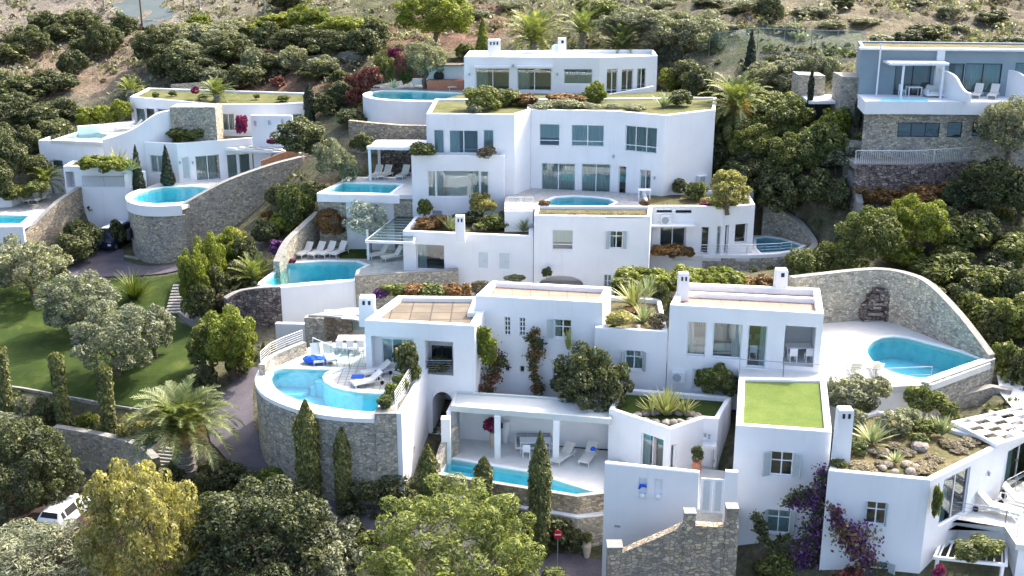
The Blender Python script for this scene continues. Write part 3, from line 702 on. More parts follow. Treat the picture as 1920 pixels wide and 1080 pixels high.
def crown_for(kind, R_, var):
    f = FOL[kind]; cls = 0 if R_ < 1.1 else 1 if R_ < 2.3 else 2 if R_ < 3.6 else 3
    ls = (.105, .058, .034, .023)[cls]; n = (1800, 5600, 15000, 32000)[cls]; n = int(n * f.get('sparse', 1)); var = var % (3 if cls < 2 else 2)
    lb = f['lobes'] + (2, 14, 44, 90)[cls]; k = (.95, .82, .62, .5)[cls]; lr = (f['lr'][0] * k, f['lr'][1] * k)
    return lib((kind, cls, var), lambda: crown_mesh(M[f['mat']], n, ls, 11 * var + cls + len(kind) * 7, lb, lr, aspect=f['asp'], tang=f.get('tang', .8), spread=f.get('spread', .72) + (0, .03, .05, .07)[cls], rough=.12 if cls else .16))
CNT = {'v': 0}
def put(name, me, loc, sc, rz=0.0, parent=None):
    o = bpy.data.objects.new(name, me); col.objects.link(o); o.location = loc; o.scale = sc; o.rotation_euler = (0, 0, rz)
    if parent: o.parent = parent
    return o
def plant(kind, px, py, wpx, hpx, label, Y=None, z=None, cat=None, name=None, trunk=False, group=None, asp=None, tfrac=.3, bark='bark', deep=1.0, sc=1.0):
    """kind of foliage; px, py = pixel where it stands; wpx, hpx = its size in the photo; the spot is on the ground, at depth Y or on level z"""
    p = Pz(px, py, z) if z is not None else (Py(px, py, Y) if Y is not None else ghit(px, py))
    s = scl(p); W = wpx / s / 2 * 1.14 * sc; Hh = hpx / s / CP / 2 * 1.06 * sc; CNT['v'] += 1; v = CNT['v']; rz = random.uniform(0, 6.28)
    if trunk:
        T = thing(name or 'tree', label, cat or 'tree', p, group)
        th = 2 * Hh * tfrac; ch = Hh * (1 - tfrac / 2 * .9) 
        put('crown', crown_for(kind, (W + ch) / 2, v), (0, 0, 2 * Hh - ch), (W, W * deep, ch), rz, T)
        obj('trunk', trunk_mb(th + ch * .5, .07 * Hh + .03, .04 * Hh + .02, 6, v, W * .55), M[bark], T, local=True)
        return T
    o = put(name or 'bush', crown_for(kind, (W + Hh) / 2, v), (p.x, p.y, p.z + Hh * .9), (W, W * deep, Hh * 1.02), rz)
    return props(o, label, cat or 'bush', group)
def row(kind, items, desc, where, **kw):
    """several of a kind: a label each, counted from the left"""
    items = sorted(items, key=lambda a: a[0]); n = len(items); grp = kw.pop('group', desc + 's ' + where)
    for i, it in enumerate(items):
        lab = f'{desc} {where}' if n == 1 else f'{desc} {where}, {ORD[i] if i < n - 1 or n > 30 else "last"} from the left' if i else f'leftmost {desc} {where}'
        if n > 5: it = (it[0], it[1] + random.uniform(-4, 4), it[2] * random.uniform(.75, 1.35), it[3] * random.uniform(.75, 1.25), *it[4:])
        plant(kind, *it[:4], lab, group=grp if n > 1 else None, **{**kw, **(it[4] if len(it) > 4 else {})})
def cypress(px, py, wpx, hpx, label, Y=None, z=None, kind='cypress', top='point', group=None, name='cypress_tree'):
    p = Pz(px, py, z) if z is not None else (Py(px, py, Y) if Y is not None else ghit(px, py)); s = scl(p); W = wpx / s / 2 * .85; Hh = hpx / s / CP
    T = thing(name, label, 'tree', p, group)
    prof = (lambda t: (.75 + .25 * math.sin(t * 2.6 + .3)) * (1 if t < .72 else max(.03, (1 - (t - .72) / .28) ** .7))) if top == 'point' else (lambda t: .92 if t < .93 else .92 * math.sqrt(max(0, 1 - ((t - .93) / .07) ** 2)) + .05) if top == 'flat' else (lambda t: max(.03, (1 - t) ** .75) * (1 if t > .08 else .5 + t * 6))
    CNT['v'] += 1; sd_ = CNT['v']
    n = 9000 if Hh * s > 130 else 3500
    me = cone_mesh(M[kind], n, .12, sd_, lambda t: W * prof(t), Hh * .96)
    put('crown', me, (0, 0, Hh * .04), (1, 1, 1), 0, T)
    m = MB(); m.tube([(0, 0, -.3), (0, 0, Hh * .5), (0, 0, Hh * .85)], [.12, .09, .03], 6); obj('trunk', m, M['bark'], T, local=True)
    # dark inner twigs so that the column is not see-through
    m = MB(); m.lathe([(max(.02, W * prof(t) * .72), Hh * (.04 + .94 * t)) for t in [0, .1, .25, .4, .55, .7, .8, .9, .97]], n=10); obj('inner_twigs', m, M[kind], T, local=True)
    return T
def agave(px, py, spx, label, Y=None, z=None, kind='agave', n=42, seed=1, el=(20, 85), width=.06, curve=.25, cat='agave', name='agave_plant', group=None):
    p = Pz(px, py, z) if z is not None else (Py(px, py, Y) if Y is not None else ghit(px, py)); s = scl(p); L_ = spx / s * 1.22
    me = lib(('bl', kind, n, seed, el, width, curve), lambda: blades_mesh(M[kind], n, seed, width, el, curve))
    return props(put(name, me, p, (L_, L_, L_), seed), label, cat, group)
def palm(px, py, frond_px, trunk_px, label, Y=None, z=None, seed=0, n=55, mat='palm', trunk_w=.32, date=False, el=(-15, 80), droop=1.5):
    p = Pz(px, py, z) if z is not None else (Py(px, py, Y) if Y is not None else ghit(px, py)); s = scl(p); Lf = frond_px / s; th = trunk_px / s / CP
    T = thing('palm_tree', label, 'palm', p)
    put('fronds', palm_mesh(M[mat], n, seed, el=el, droop=droop), (0, 0, th), (Lf, Lf, Lf), seed, T)
    if th > .1:
        m = MB(); n_ = max(6, int(th / .16)); w0 = trunk_w
        prof = [(w0 * 1.15, -.4)]
        for k in range(n_): z0 = th * k / n_; rr = w0 * (1 + .10 * math.sin(k * 2.1)) * (1 - .12 * k / n_); prof += [(rr * .9, z0), (rr * 1.12, z0 + th / n_ * .8)]
        prof.append((w0 * 1.25, th)); prof.append((w0 * .6, th + .35)); m.lathe(prof, n=14)
        # cut frond stubs round the trunk
        rg = random.Random(seed)
        for k in range(int(th * 60)):
            a = k * 2.4; z_ = (k % int(th * 60)) / (th * 60) * th; r_ = w0 * 1.02; c, s_ = math.cos(a), math.sin(a); q = Vector((c * r_, s_ * r_, z_)); t_ = Vector((-s_, c, 0)) * .06; o_ = Vector((c, s_, .9)) * .11
            m.add([q - t_, q + t_, q + t_ * .5 + o_, q - t_ * .5 + o_], [(0, 1, 2, 3)])
        obj('trunk', m, M['bark_pale'], T, local=True)
    if date:
        for k in range(9):
            a = k * .7 + .2; r_ = Lf * .3; m = MB(); rg = random.Random(k)
            for j in range(26): e = Vector((math.cos(a + rg.uniform(-.3, .3)) * r_ * rg.uniform(.6, 1.3), math.sin(a + rg.uniform(-.3, .3)) * r_ * rg.uniform(.6, 1.3), rg.uniform(-.35, .35) * Lf * .5)); m.tube([(0, 0, .1), e * .6 + Vector((0, 0, .25 * r_)), e], .014, 3, False)
            put('date_cluster', bpy.data.meshes.new('x'), (0, 0, 0), (1, 1, 1)) if False else None
            o = obj('date_cluster', m, M['date'], T, local=True); o.location = (0, 0, th + .1)
    return T
def leafbox(pts, w_, h, kind, label, cat='hedge', name='hedge', dens=55, ls=.12, lump=.25, group=None, taperw=1.0):
    """a clipped or wild hedge along world points"""
    rng = np.random.default_rng(len(pts) * 17 + int(abs(pts[0][0]) * 10)); P = [np.array(tuple(p)) for p in pts]; PP = []; NN = []
    for a, b in zip(P, P[1:]):
        t = b - a; L_ = np.linalg.norm(t[:2]); t2 = t / (L_ + 1e-9); nrm = np.array([-t2[1], t2[0], 0]); cnt = int(L_ * (w_ + 2 * h) * dens)
        u = rng.random(cnt); f = rng.random(cnt) * (w_ + 2 * h); ang = rng.normal(size=cnt)
        lmp = 1 + lump * (np.sin(u * L_ * 2.1 + a[0]) * .5 + np.sin(u * L_ * 5.3 + f * 2) * .35 + rng.normal(size=cnt) * .25)
        for i in range(cnt):
            base = a + t * u[i]
            if f[i] < h: q = nrm * -w_ / 2 * lmp[i] + np.array([0, 0, f[i]]); nn = -nrm
            elif f[i] < h + w_: q = nrm * (f[i] - h - w_ / 2) * lmp[i] + np.array([0, 0, h * lmp[i]]); nn = np.array([0, 0, 1.])
            else: q = nrm * w_ / 2 * lmp[i] + np.array([0, 0, f[i] - h - w_]); nn = nrm
            PP.append(base + q); NN.append(nn)
    V, F = leaf_quads(np.array(PP), np.array(NN), ls, rng); c = V.mean(0); c[2] = V[:, 2].min()
    o = put(name, npmesh(name, V - c, F, M[FOL[kind]['mat']]), tuple(c), (1, 1, 1)); return props(o, label, cat, group)
def climber(pts, r, kinds, label, cat='climber', name='climbing_plant', dens=260, ls=.10, seed=0, stem=True, nrm=(0, -1, 0)):
    """branches of leaves along world points hugging a wall"""
    T = thing(name, label, cat, pts[0]); rng = np.random.default_rng(seed); path = smooth_path(pts, 5) if len(pts) > 2 else [Vector(p) for p in pts]
    rr = r if isinstance(r, (list, tuple)) else [r] * len(pts)
    for ki, k in enumerate(kinds):
        Q = []
        for i, p in enumerate(path):
            rad = np.interp(i / max(1, len(path) - 1), np.linspace(0, 1, len(rr)), rr); cnt = int(dens * rad / len(kinds)); d = rng.normal(size=(cnt, 3)); d *= rad * .5; d[:, 1] *= .5; d[:, 1] -= .12
            clump = rng.normal(size=3) * rad * .5; Q.append(np.array(tuple(p)) + d + clump * np.array([1, .25, 1]))
        Q = np.concatenate(Q); V, F = leaf_quads(Q, np.tile(np.array([0, -1., .5]), (len(Q), 1)), ls, rng, .6, .9)
        V = V - np.array(tuple(pts[0])); put('blossom' if k in ('purple', 'magenta') else 'foliage', npmesh('foliage', V, F, M[FOL[k]['mat']]), (0, 0, 0), (1, 1, 1), 0, T)
    if stem:
        m = MB(); m.tube([p + Vector((0, -.06, 0)) for p in path], .03, 5); obj('stem', m, M['bark'], T)
    return T
def rocks(c, rx, ry, n, label, size=.3, mat='rock', ring=True, group=None, cat='rocks'):
    """each boulder its own top-level thing"""
    rg = random.Random(int(c[0] * 10)); out = []
    for i in range(n):
        a = 2 * math.pi * i / n + rg.uniform(-.1, .1); k = 1 if ring else rg.uniform(.1, 1); bm = bmesh.new(); bmesh.ops.create_icosphere(bm, subdivisions=2, radius=size * rg.uniform(.75, 1.25))
        for v in bm.verts: v.co *= 1 + .18 * math.sin(v.co.x * 9 + i) * math.cos(v.co.y * 8 + i * 2) ; v.co.z *= .7
        me = bpy.data.meshes.new('boulder'); bm.to_mesh(me); bm.free(); me.materials.append(M[mat]); o = put('boulder', me, (c[0] + rx * k * math.cos(a), c[1] + ry * k * math.sin(a), c[2] + size * .3), (1, 1, 1), rg.uniform(0, 6))
        props(o, label if n == 1 else f'{label}, {ORD[i]} of them', 'rock', group or 'boulders ' + label); out.append(o)
    return out
# ---------------------------------------------------------------- terrain height
CTRL = []
def cz(*a):
    for px, py, z in a: p = Pz(px, py, z); CTRL.append((p.x, p.y, z))
def cy(*a):
    for px, py, Y in a: p = Py(px, py, Y); CTRL.append((p.x, Y, p.z))
def cw(*a): CTRL.extend(a)
cw((-70, 0, -3), (0, 0, -3), (70, 0, -3), (-60, 30, 3), (0, 30, 3), (60, 30, 4), (-50, 48, 6.5), (-20, 50, 7.5), (0, 50, 8), (15, 50, 8.3), (35, 50, 9))
# lower road, parking, strips
cz((120, 1000, 8.8), (20, 940, 8.8), (250, 1040, 8.8), (200, 960, 8.8), (560, 900, 12.2), (600, 905, 12.0), (450, 830, 12.8), (430, 760, 13.2), (470, 700, 14), (1085, 1063, 9.2), (1000, 1050, 9.8), (850, 1000, 10.8), (700, 950, 11.6), (640, 1040, 9.5), (450, 960, 10.3), (380, 1000, 9.2), (1200, 1090, 9.0))
cz((350, 890, 11.6), (430, 900, 11.3), (280, 845, 11.7), (100, 790, 12), (20, 780, 12), (200, 800, 12), (290, 812, 12), (130, 870, 9.3), (220, 895, 9.5), (60, 900, 9.0))
cz((0, 700, 13.6), (130, 725, 13.6), (250, 742, 13.5), (300, 745, 13.5), (100, 650, 14), (0, 600, 14.4), (200, 650, 14), (300, 660, 14), (100, 560, 14.9), (310, 600, 14.6), (300, 545, 15.1), (340, 640, 14.3))
cz((130, 515, 15.4), (200, 485, 15.6), (340, 500, 15.5), (250, 505, 15.5), (190, 470, 15.6))
cy((340, 600, 87), (370, 600, 86), (420, 650, 80), (430, 580, 84), (450, 520, 88), (420, 470, 93), (480, 430, 96), (530, 400, 97), (560, 340, 100), (600, 300, 103), (620, 250, 106), (630, 210, 112))
# behind pool B / below pool C
cw((-14, 76, 15), (-14, 81, 15.2), (-8, 79, 15.5), (0, 80, 16.5), (5, 82, 17), (-2, 75, 14), (10, 76, 17.5), (14, 79, 18.3), (-10, 70, 13.5), (-16, 72, 13.6), (-4, 70, 13), (4, 72, 14), (12, 70, 15.6), (22, 72, 16), (30, 74, 16))
# right edge
cy((1880, 400, 88), (1800, 600, 77), (1900, 700, 69), (1880, 780, 65), (1600, 470, 85), (1700, 480, 84), (1550, 500, 82), (1500, 430, 91), (1700, 400, 88), (1400, 280, 98), (1480, 330, 94), (1600, 370, 91), (1700, 345, 91.5), (1850, 330, 91.5), (1900, 540, 80), (1500, 520, 80), (1380, 520, 81))
cw((25, 64, 15), (32, 60, 14), (20, 58, 13), (40, 75, 17), (45, 66, 15.5), (50, 85, 22), (55, 95, 28))
cy((190, 455, 101), (160, 450, 101))
# inside the built blocks
cw((0, 88, 16.5), (8, 90, 17), (0, 96, 20), (8, 97, 20.5), (14, 96, 21), (-6, 92, 19), (-12, 88, 16.5), (-15, 95, 19.5), (20, 89, 18), (26, 88, 18.5), (-30, 104, 18), (-36, 104, 18), (-30, 112, 21.5), (-40, 110, 21.5), (-24, 112, 23), (-24, 104, 18.5))
cy((1740, 262, 95.5), (1600, 250, 98), (1560, 235, 100), (1500, 230, 101), (1450, 200, 104), (1400, 150, 110), (1380, 180, 106))
cw((34, 98, 28.5), (50, 98, 29), (42, 104, 31.5), (56, 104, 32), (8, 106, 27.3), (-4, 108, 27), (0, 114, 28), (12, 114, 28.2), (-12, 108, 26), (18, 108, 28))
# hillside behind
cy((150, 110, 140), (50, 60, 150), (50, 140, 132), (100, 230, 119), (40, 300, 109), (50, 350, 104), (20, 420, 100), (-100, 300, 110), (200, 190, 125), (230, 140, 133), (400, 140, 127), (350, 90, 134), (600, 140, 124), (500, 180, 120), (600, 60, 140), (450, 50, 144), (250, 30, 152), (300, 45, 149), (230, 10, 158), (900, 60, 129), (800, 110, 122), (760, 90, 126), (980, 80, 124), (1100, 70, 122), (1250, 80, 120), (1400, 75, 117), (1550, 80, 116), (1750, 80, 115), (1900, 80, 115))
cy((1300, 30, 128), (1600, 30, 124), (1850, 30, 124), (1000, 20, 137), (700, 10, 150), (0, 10, 165), (400, 5, 157), (1300, -10, 138), (1800, -10, 134))
cw((-120, 200, 52), (-40, 200, 48), (40, 200, 52), (120, 200, 55), (-120, 300, 90), (0, 300, 88), (120, 300, 92), (-200, 450, 150), (0, 450, 150), (200, 450, 150), (-120, 120, 20), (-110, 60, 6), (100, 60, 12), (110, 110, 32), (0, -40, -8), (90, 0, -5), (-90, 0, -6))
_C = np.array(CTRL, float); _n = len(_C)
def _phi(r): return -np.sqrt(r * r + 9)
_D = np.linalg.norm(_C[:, None, :2] - _C[None, :, :2], axis=2); _A = np.zeros((_n + 3, _n + 3)); _A[:_n, :_n] = _phi(_D) + np.eye(_n) * 1.0; _A[:_n, _n] = 1; _A[:_n, _n + 1:] = _C[:, :2]; _A[_n, :_n] = 1; _A[_n + 1:, :_n] = _C[:, :2].T
_W = np.linalg.solve(_A, np.concatenate([_C[:, 2], [0, 0, 0]]))
def hts(X, Y):
    P = np.stack([np.asarray(X, float).ravel(), np.asarray(Y, float).ravel()], 1); out = []
    for k in range(0, len(P), 4000):
        q = P[k:k + 4000]; d = np.linalg.norm(q[:, None] - _C[None, :, :2], axis=2); out.append(_phi(d) @ _W[:_n] + _W[_n] + q @ _W[_n + 1:])
    return np.concatenate(out)
def h(x, y): return float(hts([x], [y])[0])
def ghit(px, py, t0=45, t1=230):
    d = ray(px, py); ts = np.linspace(t0, t1, 500); X = d.x * ts; Y = d.y * ts; Z = CAMH + d.z * ts; g = hts(X, Y); k = np.argmax(Z <= g)
    if Z[k] > g[k]: k = len(ts) - 1
    t = ts[max(k, 1)]; 
    if k > 0:
        a, b = ts[k - 1], ts[k]; ea, eb = Z[k - 1] - g[k - 1], Z[k] - g[k]; t = a + (b - a) * ea / (ea - eb + 1e-9)
    return Vector((d.x * t, d.y * t, CAMH + d.z * t))
CARVE = []
def carve(pts, z):
    P = [(p[0], p[1]) for p in pts]
    if area(P) < 0: P.reverse()
    CARVE.append((inset(P, -.9), z))
def terrain():
    xs = np.concatenate([np.arange(-230, -75, 6), np.arange(-75, 75, .75), np.arange(75, 236, 6)]); ys = np.concatenate([np.arange(-40, 44, 6), np.arange(44, 150, .75), np.arange(150, 190, 2), np.arange(190, 460, 8)])
    X, Y = np.meshgrid(xs, ys); Z = hts(X, Y).reshape(X.shape)
    rg = np.random.default_rng(3)
    rough = np.clip((Y - 112) / 10, 0, 1) + np.clip((-X - 42) / 8, 0, 1) * (Y > 95) + np.clip((X - 40) / 8, 0, 1) * (Y < 95); rough = np.clip(rough, 0, 1)
    Z = Z + rough * (.35 * np.sin(X * .9 + 1.3 * np.sin(Y * .5)) * np.sin(Y * .8 + np.sin(X * .6)) + .16 * rg.normal(size=X.shape))
    for poly, zc in CARVE:
        P = np.array(poly); ins = np.zeros(X.shape, bool)
        for i in range(len(P)):
            x1, y1 = P[i - 1]; x2, y2 = P[i]; c = ((y1 > Y) != (y2 > Y)); xx = (x2 - x1) * (Y - y1) / (y2 - y1 + 1e-12) + x1; ins ^= c & (X < xx)
        Z = np.where(ins, np.minimum(Z, zc), Z)
    ny, nx = X.shape; V = np.stack([X.ravel(), Y.ravel(), Z.ravel()], 1); i = np.arange(nx * ny).reshape(ny, nx); F = np.stack([i[:-1, :-1], i[:-1, 1:], i[1:, 1:], i[1:, :-1]], -1).reshape(-1, 4)
    me = npmesh('ground', V, F, M['hill']); me.shade_smooth(); o = put('ground', me, (0, 0, 0), (1, 1, 1)); props(o, kind='structure')
KEEP = []
def drape(name, pts, mat, lift=.09, step=.9):
    KEEP.append(([(p[0], p[1]) for p in pts], 0))
    bm = bmesh.new(); vs = [bm.verts.new((p[0], p[1], 0)) for p in pts]; bm.faces.new(vs); xs = [p[0] for p in pts]; ys = [p[1] for p in pts]
    for ax, lo, hi in ((0, min(xs), max(xs)), (1, min(ys), max(ys))):
        k = math.ceil(lo / step) * step
        while k < hi:
            co = [0, 0, 0]; no = [0, 0, 0]; co[ax] = k; no[ax] = 1; bmesh.ops.bisect_plane(bm, geom=bm.verts[:] + bm.edges[:] + bm.faces[:], plane_co=co, plane_no=no); k += step
    X = [v.co.x for v in bm.verts]; Y = [v.co.y for v in bm.verts]; Z = hts(X, Y)
    for v, z in zip(bm.verts, Z): v.co.z = z + lift
    me = bpy.data.meshes.new(name); bm.normal_update()
    for f in bm.faces:
        if f.normal.z < 0: f.normal_flip()
    bm.to_mesh(me); bm.free(); me.materials.append(M[mat]); o = put(name, me, (0, 0, 0), (1, 1, 1)); return props(o, kind='structure')
# ================================================================ THE FRONT HOUSES
def PZ(z, *pp): return [Pz(a, b, z) for a, b in pp]
def archfill(par, p, q, x0, x1, ytop, yspring, mat='white', dep=0.0):
    """plaster that rounds the head of a square opening"""
    L = Loc(p, q); s0 = onplane(x0, yspring, p, q)[0]; s1 = onplane(x1, yspring, p, q)[0]; zt = onplane((x0 + x1) / 2, ytop, p, q)[1]; zs = onplane((x0 + x1) / 2, yspring, p, q)[1]
    m = MB(); n = 10; c = (s0 + s1) / 2; rx = (s1 - s0) / 2
    for side in (-1, 1):
        arc = [(c + side * rx * math.cos(k * math.pi / 2 / n), zs + (zt - zs) * math.sin(k * math.pi / 2 / n)) for k in range(n + 1)]
        for (a, b), (a2, b2) in zip(arc, arc[1:]):
            m.quad(L(a, b, .003), L(a2, b2, .003), L(a2, zt + .02, .003), L(a, zt + .02, .003)); m.quad(L(a, b, .003), L(a, b, .45), L(a2, b2, .45), L(a2, b2, .003))
    return obj('arch_head', m, M[mat], par)
def wlamp(x, y, p, q, par, mat='lamp'):
    L = Loc(p, q); s, z = onplane(x, y, p, q); m = MB(); L.box(m, s - .07, s + .07, z - .02, z + .02, -.16, 0); L.box(m, s - .05, s + .05, z - .22, z - .02, -.15, -.05); obj('wall_lamp', m, M[mat], par)
# ---- tall house with the bright lawn roof
a1 = PZ(18.2, (1380, 797), (1560, 810), (1549, 709), (1385, 706))
A1 = building('villa', 'tall two storey white house with a bright green lawn on its flat roof', 'villa', a1, 8.6, 18.2, {0: [
    H(1444, 847, 1487, 892, cols=2, tr=.62, sh='lr', sf=.8, sill=1, cur='none', sa=.55), H(1437, 956, 1482, 1000, cols=2, tr=.68, sh='lr', sf=.55, sill=1, sa=.9)]}, t=.38, drop=.16, roof='lawn_bright', roofname='roof_lawn')
A1['label'] = 'tall two storey white house with a bright green lawn on its flat roof'
# ---- house of the right roof garden
a2 = PZ(16.9, (1553, 882), (1745, 900), (1888, 829), (1792, 803), (1728, 783), (1640, 768), (1594, 781))
A2 = building('villa', 'white house under a dry rock garden roof with agaves, front right', 'villa', a2, 7.5, 16.9, {0: [
    H(1623, 941, 1662, 984, cols=2, tr=.66, sh='lr', sf=.25, sill=1, cur='none', sa=1.2), H(1620, 1052, 1665, 1098, cols=2, tr=.7, sh='lr', sf=.6, sa=.5)],
    1: [H(1766, 890, 1813, 972, cols=2, cur='left', name='sliding_door')]}, t=.34, drop=.22, roof='soil', roofname='roof_garden')
wlamp(1852, 884, a2[1], a2[2], A2)
chimney(Pz(1576, 860, 16.9), 15.6, 19.85, .85, .7, 'tall white chimney with two square smoke holes beside the bright lawn roof')
# low curved white kerb behind the garden is part of the parapet; the terrace of that house
tz = 13.55
tpts = PZ(tz, (1750, 976), (1768, 970), (1884, 988), (1905, 1020), (2000, 1032), (1990, 950), (1925, 900), (1818, 962))
struct('terrace', slab(tpts, tz, .35), M['deck']); carve(tpts, tz - 1.5)
m = MB(); tb = [Vector((p.x, p.y)) for p in tpts]; q = inset([(p.x, p.y) for p in tpts], .25); m.prism(q, 7, tz - .36)
props(obj('retaining_wall', m, M['white']), 'white base wall holding up the lounger terrace at the right edge', 'wall')
a3 = [Pz(1868, 838, 16.9), Pz(1960, 795, 16.9), Pz(2080, 800, 16.9), Pz(1900, 770, 16.9)]
p3 = [Pz(1872, 915, tz), Pz(1960, 862, tz), Pz(2060, 850, tz), Pz(1905, 850, tz)]
A3 = building('villa', 'white house corner with a glazed door at the right edge, behind the lounger terrace', 'villa', [Vector((p.x, p.y, 0)) for p in p3], tz - .3, 16.75, {0: [H(1886, 836, 1932, 918, cols=2, cur='left', name='sliding_door')]})
pergola([Pz(1868, 838, 16.95), Pz(1990, 800, 16.95), Pz(1960, 758, 16.95), Pz(1786, 796, 16.95)], 16.95, 'white pergola with chequered shade panels beside the rock garden roof', [], tz, slats=6, slat_w=.1, axis=1, weave=(7, 6), beam=.16)
railing([Pz(1768, 968, tz), Pz(1884, 985, tz), Pz(1905, 1015, tz), Pz(1960, 1022, tz)], 'grey metal railing round the lounger terrace at the right edge', .95, 'metal', 3, 2.2)
railing([Pz(1884, 930, tz), Pz(1940, 900, tz)], 'glass balustrade by the glazed door at the right edge', 1.0, 'metal', 0, 1.0, glassy=True)
# lower balcony level below
bz = 10.9
bp = PZ(bz, (1768, 1062), (1880, 1078), (1990, 1100), (1990, 1190), (1760, 1170)); struct('lower_terrace', slab(bp, bz, .3), M['deck'])
pergola([Pz(1752, 1048, 12.3), Pz(1886, 1062, 12.3), Pz(1886, 1030, 12.3), Pz(1766, 1016, 12.3)], 12.3, 'small white pergola grown over with a vine, bottom right', [(Pz(1758, 1046, 12.3).x, Pz(1758, 1046, 12.3).y), (Pz(1880, 1060, 12.3).x, Pz(1880, 1060, 12.3).y)], 8.5, slats=9, slat_w=.09, axis=0)
# ---- house with the dark lawn roof and the courtyard
a5 = PZ(16.35, (1142, 766), (1256, 804), (1320, 783), (1383, 785), (1385, 742), (1162, 727)); a5[3] = Vector((a1[0].x - .03, a5[3].y, 0)); a5[4] = Vector((a1[3].x - .03, a5[4].y, 0))
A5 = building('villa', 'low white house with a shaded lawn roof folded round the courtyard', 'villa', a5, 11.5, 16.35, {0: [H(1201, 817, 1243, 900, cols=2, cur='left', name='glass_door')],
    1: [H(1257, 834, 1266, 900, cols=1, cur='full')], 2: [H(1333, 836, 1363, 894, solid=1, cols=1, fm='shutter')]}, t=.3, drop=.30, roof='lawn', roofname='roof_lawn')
wlamp(1330, 815, a5[2], a5[3], A5); wlamp(1320, 812, a5[1], a5[2], A5)
m = MB(); lp = Loc(a5[2], a5[3]); s0 = onplane(1290, 828, a5[2], a5[3])[0]; s1 = lp.L; zz = onplane(1340, 829, a5[2], a5[3])[1]; lp.box(m, .0, s1 - .05, zz - .12, zz + .05, -.7, -.002); obj('door_canopy', m, M['white_trim'], A5)
# courtyard floor
cf = PZ(13.3, (1134, 905), (1311, 935), (1380, 960), (1380, 880), (1256, 880), (1140, 860)); cf = [Vector((p.x, p.y, 13.3)) for p in (Pz(1140, 925, 13.3), Pz(1383, 968, 13.3), Pz(1383, 885, 13.3), Pz(1140, 862, 13.3))]
struct('courtyard', slab(cf, 13.3, .4), M['deck']); carve(cf, 12)
# ---- perimeter wall with niches, gate, pillars, stone stair flank
def bxwall(name, label, p, q, z0, z1, th, holes=(), mat='white'):
    T = thing(name, label, 'wall', (p[0], p[1], z0)); wm = MB(); L = Loc(p, q); gs = [resolve(h_, p, q, L, z0, z1) for h_ in holes]
    facade(wm, L, z0, z1 - .06, gs)
    for g in gs: wm.quad(L(g['s0'], g['za'], g['dep']), L(g['s1'], g['za'], g['dep']), L(g['s1'], g['zb'], g['dep']), L(g['s0'], g['zb'], g['dep']))
    e = L.L; wm.quad(L(0, z0, th), L(0, z0), L(0, z1 - .06), L(0, z1 - .06, th)); wm.quad(L(e, z0), L(e, z0, th), L(e, z1 - .06, th), L(e, z1 - .06)); wm.quad(L(e, z0, th), L(0, z0, th), L(0, z1 - .06, th), L(e, z1 - .06, th))
    for (d0, za, d1, zb) in ((0, z1 - .06, .05, z1), (.05, z1, th - .05, z1), (th - .05, z1, th, z1 - .06)):
        wm.quad(L(0, za, d0), L(e, za, d0), L(e, zb, d1), L(0, zb, d1))
    for a in (0, e): wm.face([L(a, z1 - .06, 0), L(a, z1, .05), L(a, z1, th - .05), L(a, z1 - .06, th)])
    obj('masonry', wm, M[mat], T); return T, gs, L
wp, wq = Pz(1134, 868, 16.6), Pz(1311, 886, 16.6)
T, gs, L = bxwall('garden_wall', 'white garden wall with two small niches in front of the courtyard', wp, wq, 8.5, 16.6, .32, [H(1197.5, 896, 1213, 926, k='open', dep=.14), H(1227, 898.5, 1242, 928, k='open', dep=.14)])
for i, g in enumerate(gs):
    mid = (g['s0'] + g['s1']) / 2; c = L(mid, g['za'] - .12, -.1); m = MB(); m.lathe([(.05, -.12), (.13, .0), (.12, .12), (.05, .2)], c, 10)
    o = single('wall_light', m, M['metal_white'], ['bulbous white wall lamp under the left niche of the white garden wall', 'bulbous white wall lamp under the right niche of the white garden wall'][i], 'lamp', 'niche lamps')
m = MB(); g = gs[0]; c = L((g['s0'] + g['s1']) / 2, g['za'] + .42, -.02); m.tube([c + Vector((-.2, 0, -.1)), c + Vector((-.1, -.05, .12)), c + Vector((.1, -.05, .1)), c + Vector((.2, 0, -.02))], [.05, .1, .09, .03], 7); single('towel', m, M['blue'], 'blue cloth hanging in the left niche of the white garden wall', 'towel')
m = MB(); s, z = onplane(1157.5, 986.5, wp, wq); L.box(m, s - .16, s + .16, z - .06, z + .06, -.03, -.001); single('nameplate', m, M['lamp'], 'small grey nameplate low on the white garden wall', 'sign')
gp, gq = Py(1311, 900, wq.y + .15), Py(1381, 905, wq.y - .1)
G = thing('gate', 'double white gate with pale grey panels at the head of the stone steps', 'gate', (gp.x, gp.y, 13.4)); Lg = Loc(gp, gq)
for k in range(2):
    s0 = onplane([1313.5, 1336][k], 930, gp, gq)[0]; s1 = onplane([1335, 1357][k], 930, gp, gq)[0]; za = onplane(1335, 962, gp, gq)[1]; zb = onplane(1335, 898, gp, gq)[1]
    m = MB(); f = .13
    for bxs in ((s0, s0 + f, za, zb), (s1 - f, s1, za, zb), (s0 + f, s1 - f, za, za + .12), (s0 + f, s1 - f, zb - .12, zb)): Lg.box(m, *bxs, 0, .07)
    lf = obj('gate_leaf', m, M['frame'], G); m = MB(); Lg.box(m, s0 + f, s1 - f, za + .12, zb - .12, .025, .05); z = za + .2
    while z < zb - .16: Lg.box(m, s0 + f, s1 - f, z, z + .05, .008, .024); z += .1
    obj('louvre_panel', m, M['shutter_pale'], lf)
m = MB(); s0 = onplane(1309, 930, gp, gq)[0]
for a, b in ((onplane(1358, 930, gp, gq)[0], onplane(1381, 930, gp, gq)[0]),): Lg.box(m, a, b, 12.6, onplane(1370, 885, gp, gq)[1], .0, .3)
props(obj('gate_post', m, M['white']), 'white wall stub between the double gate and the tall house', 'wall')
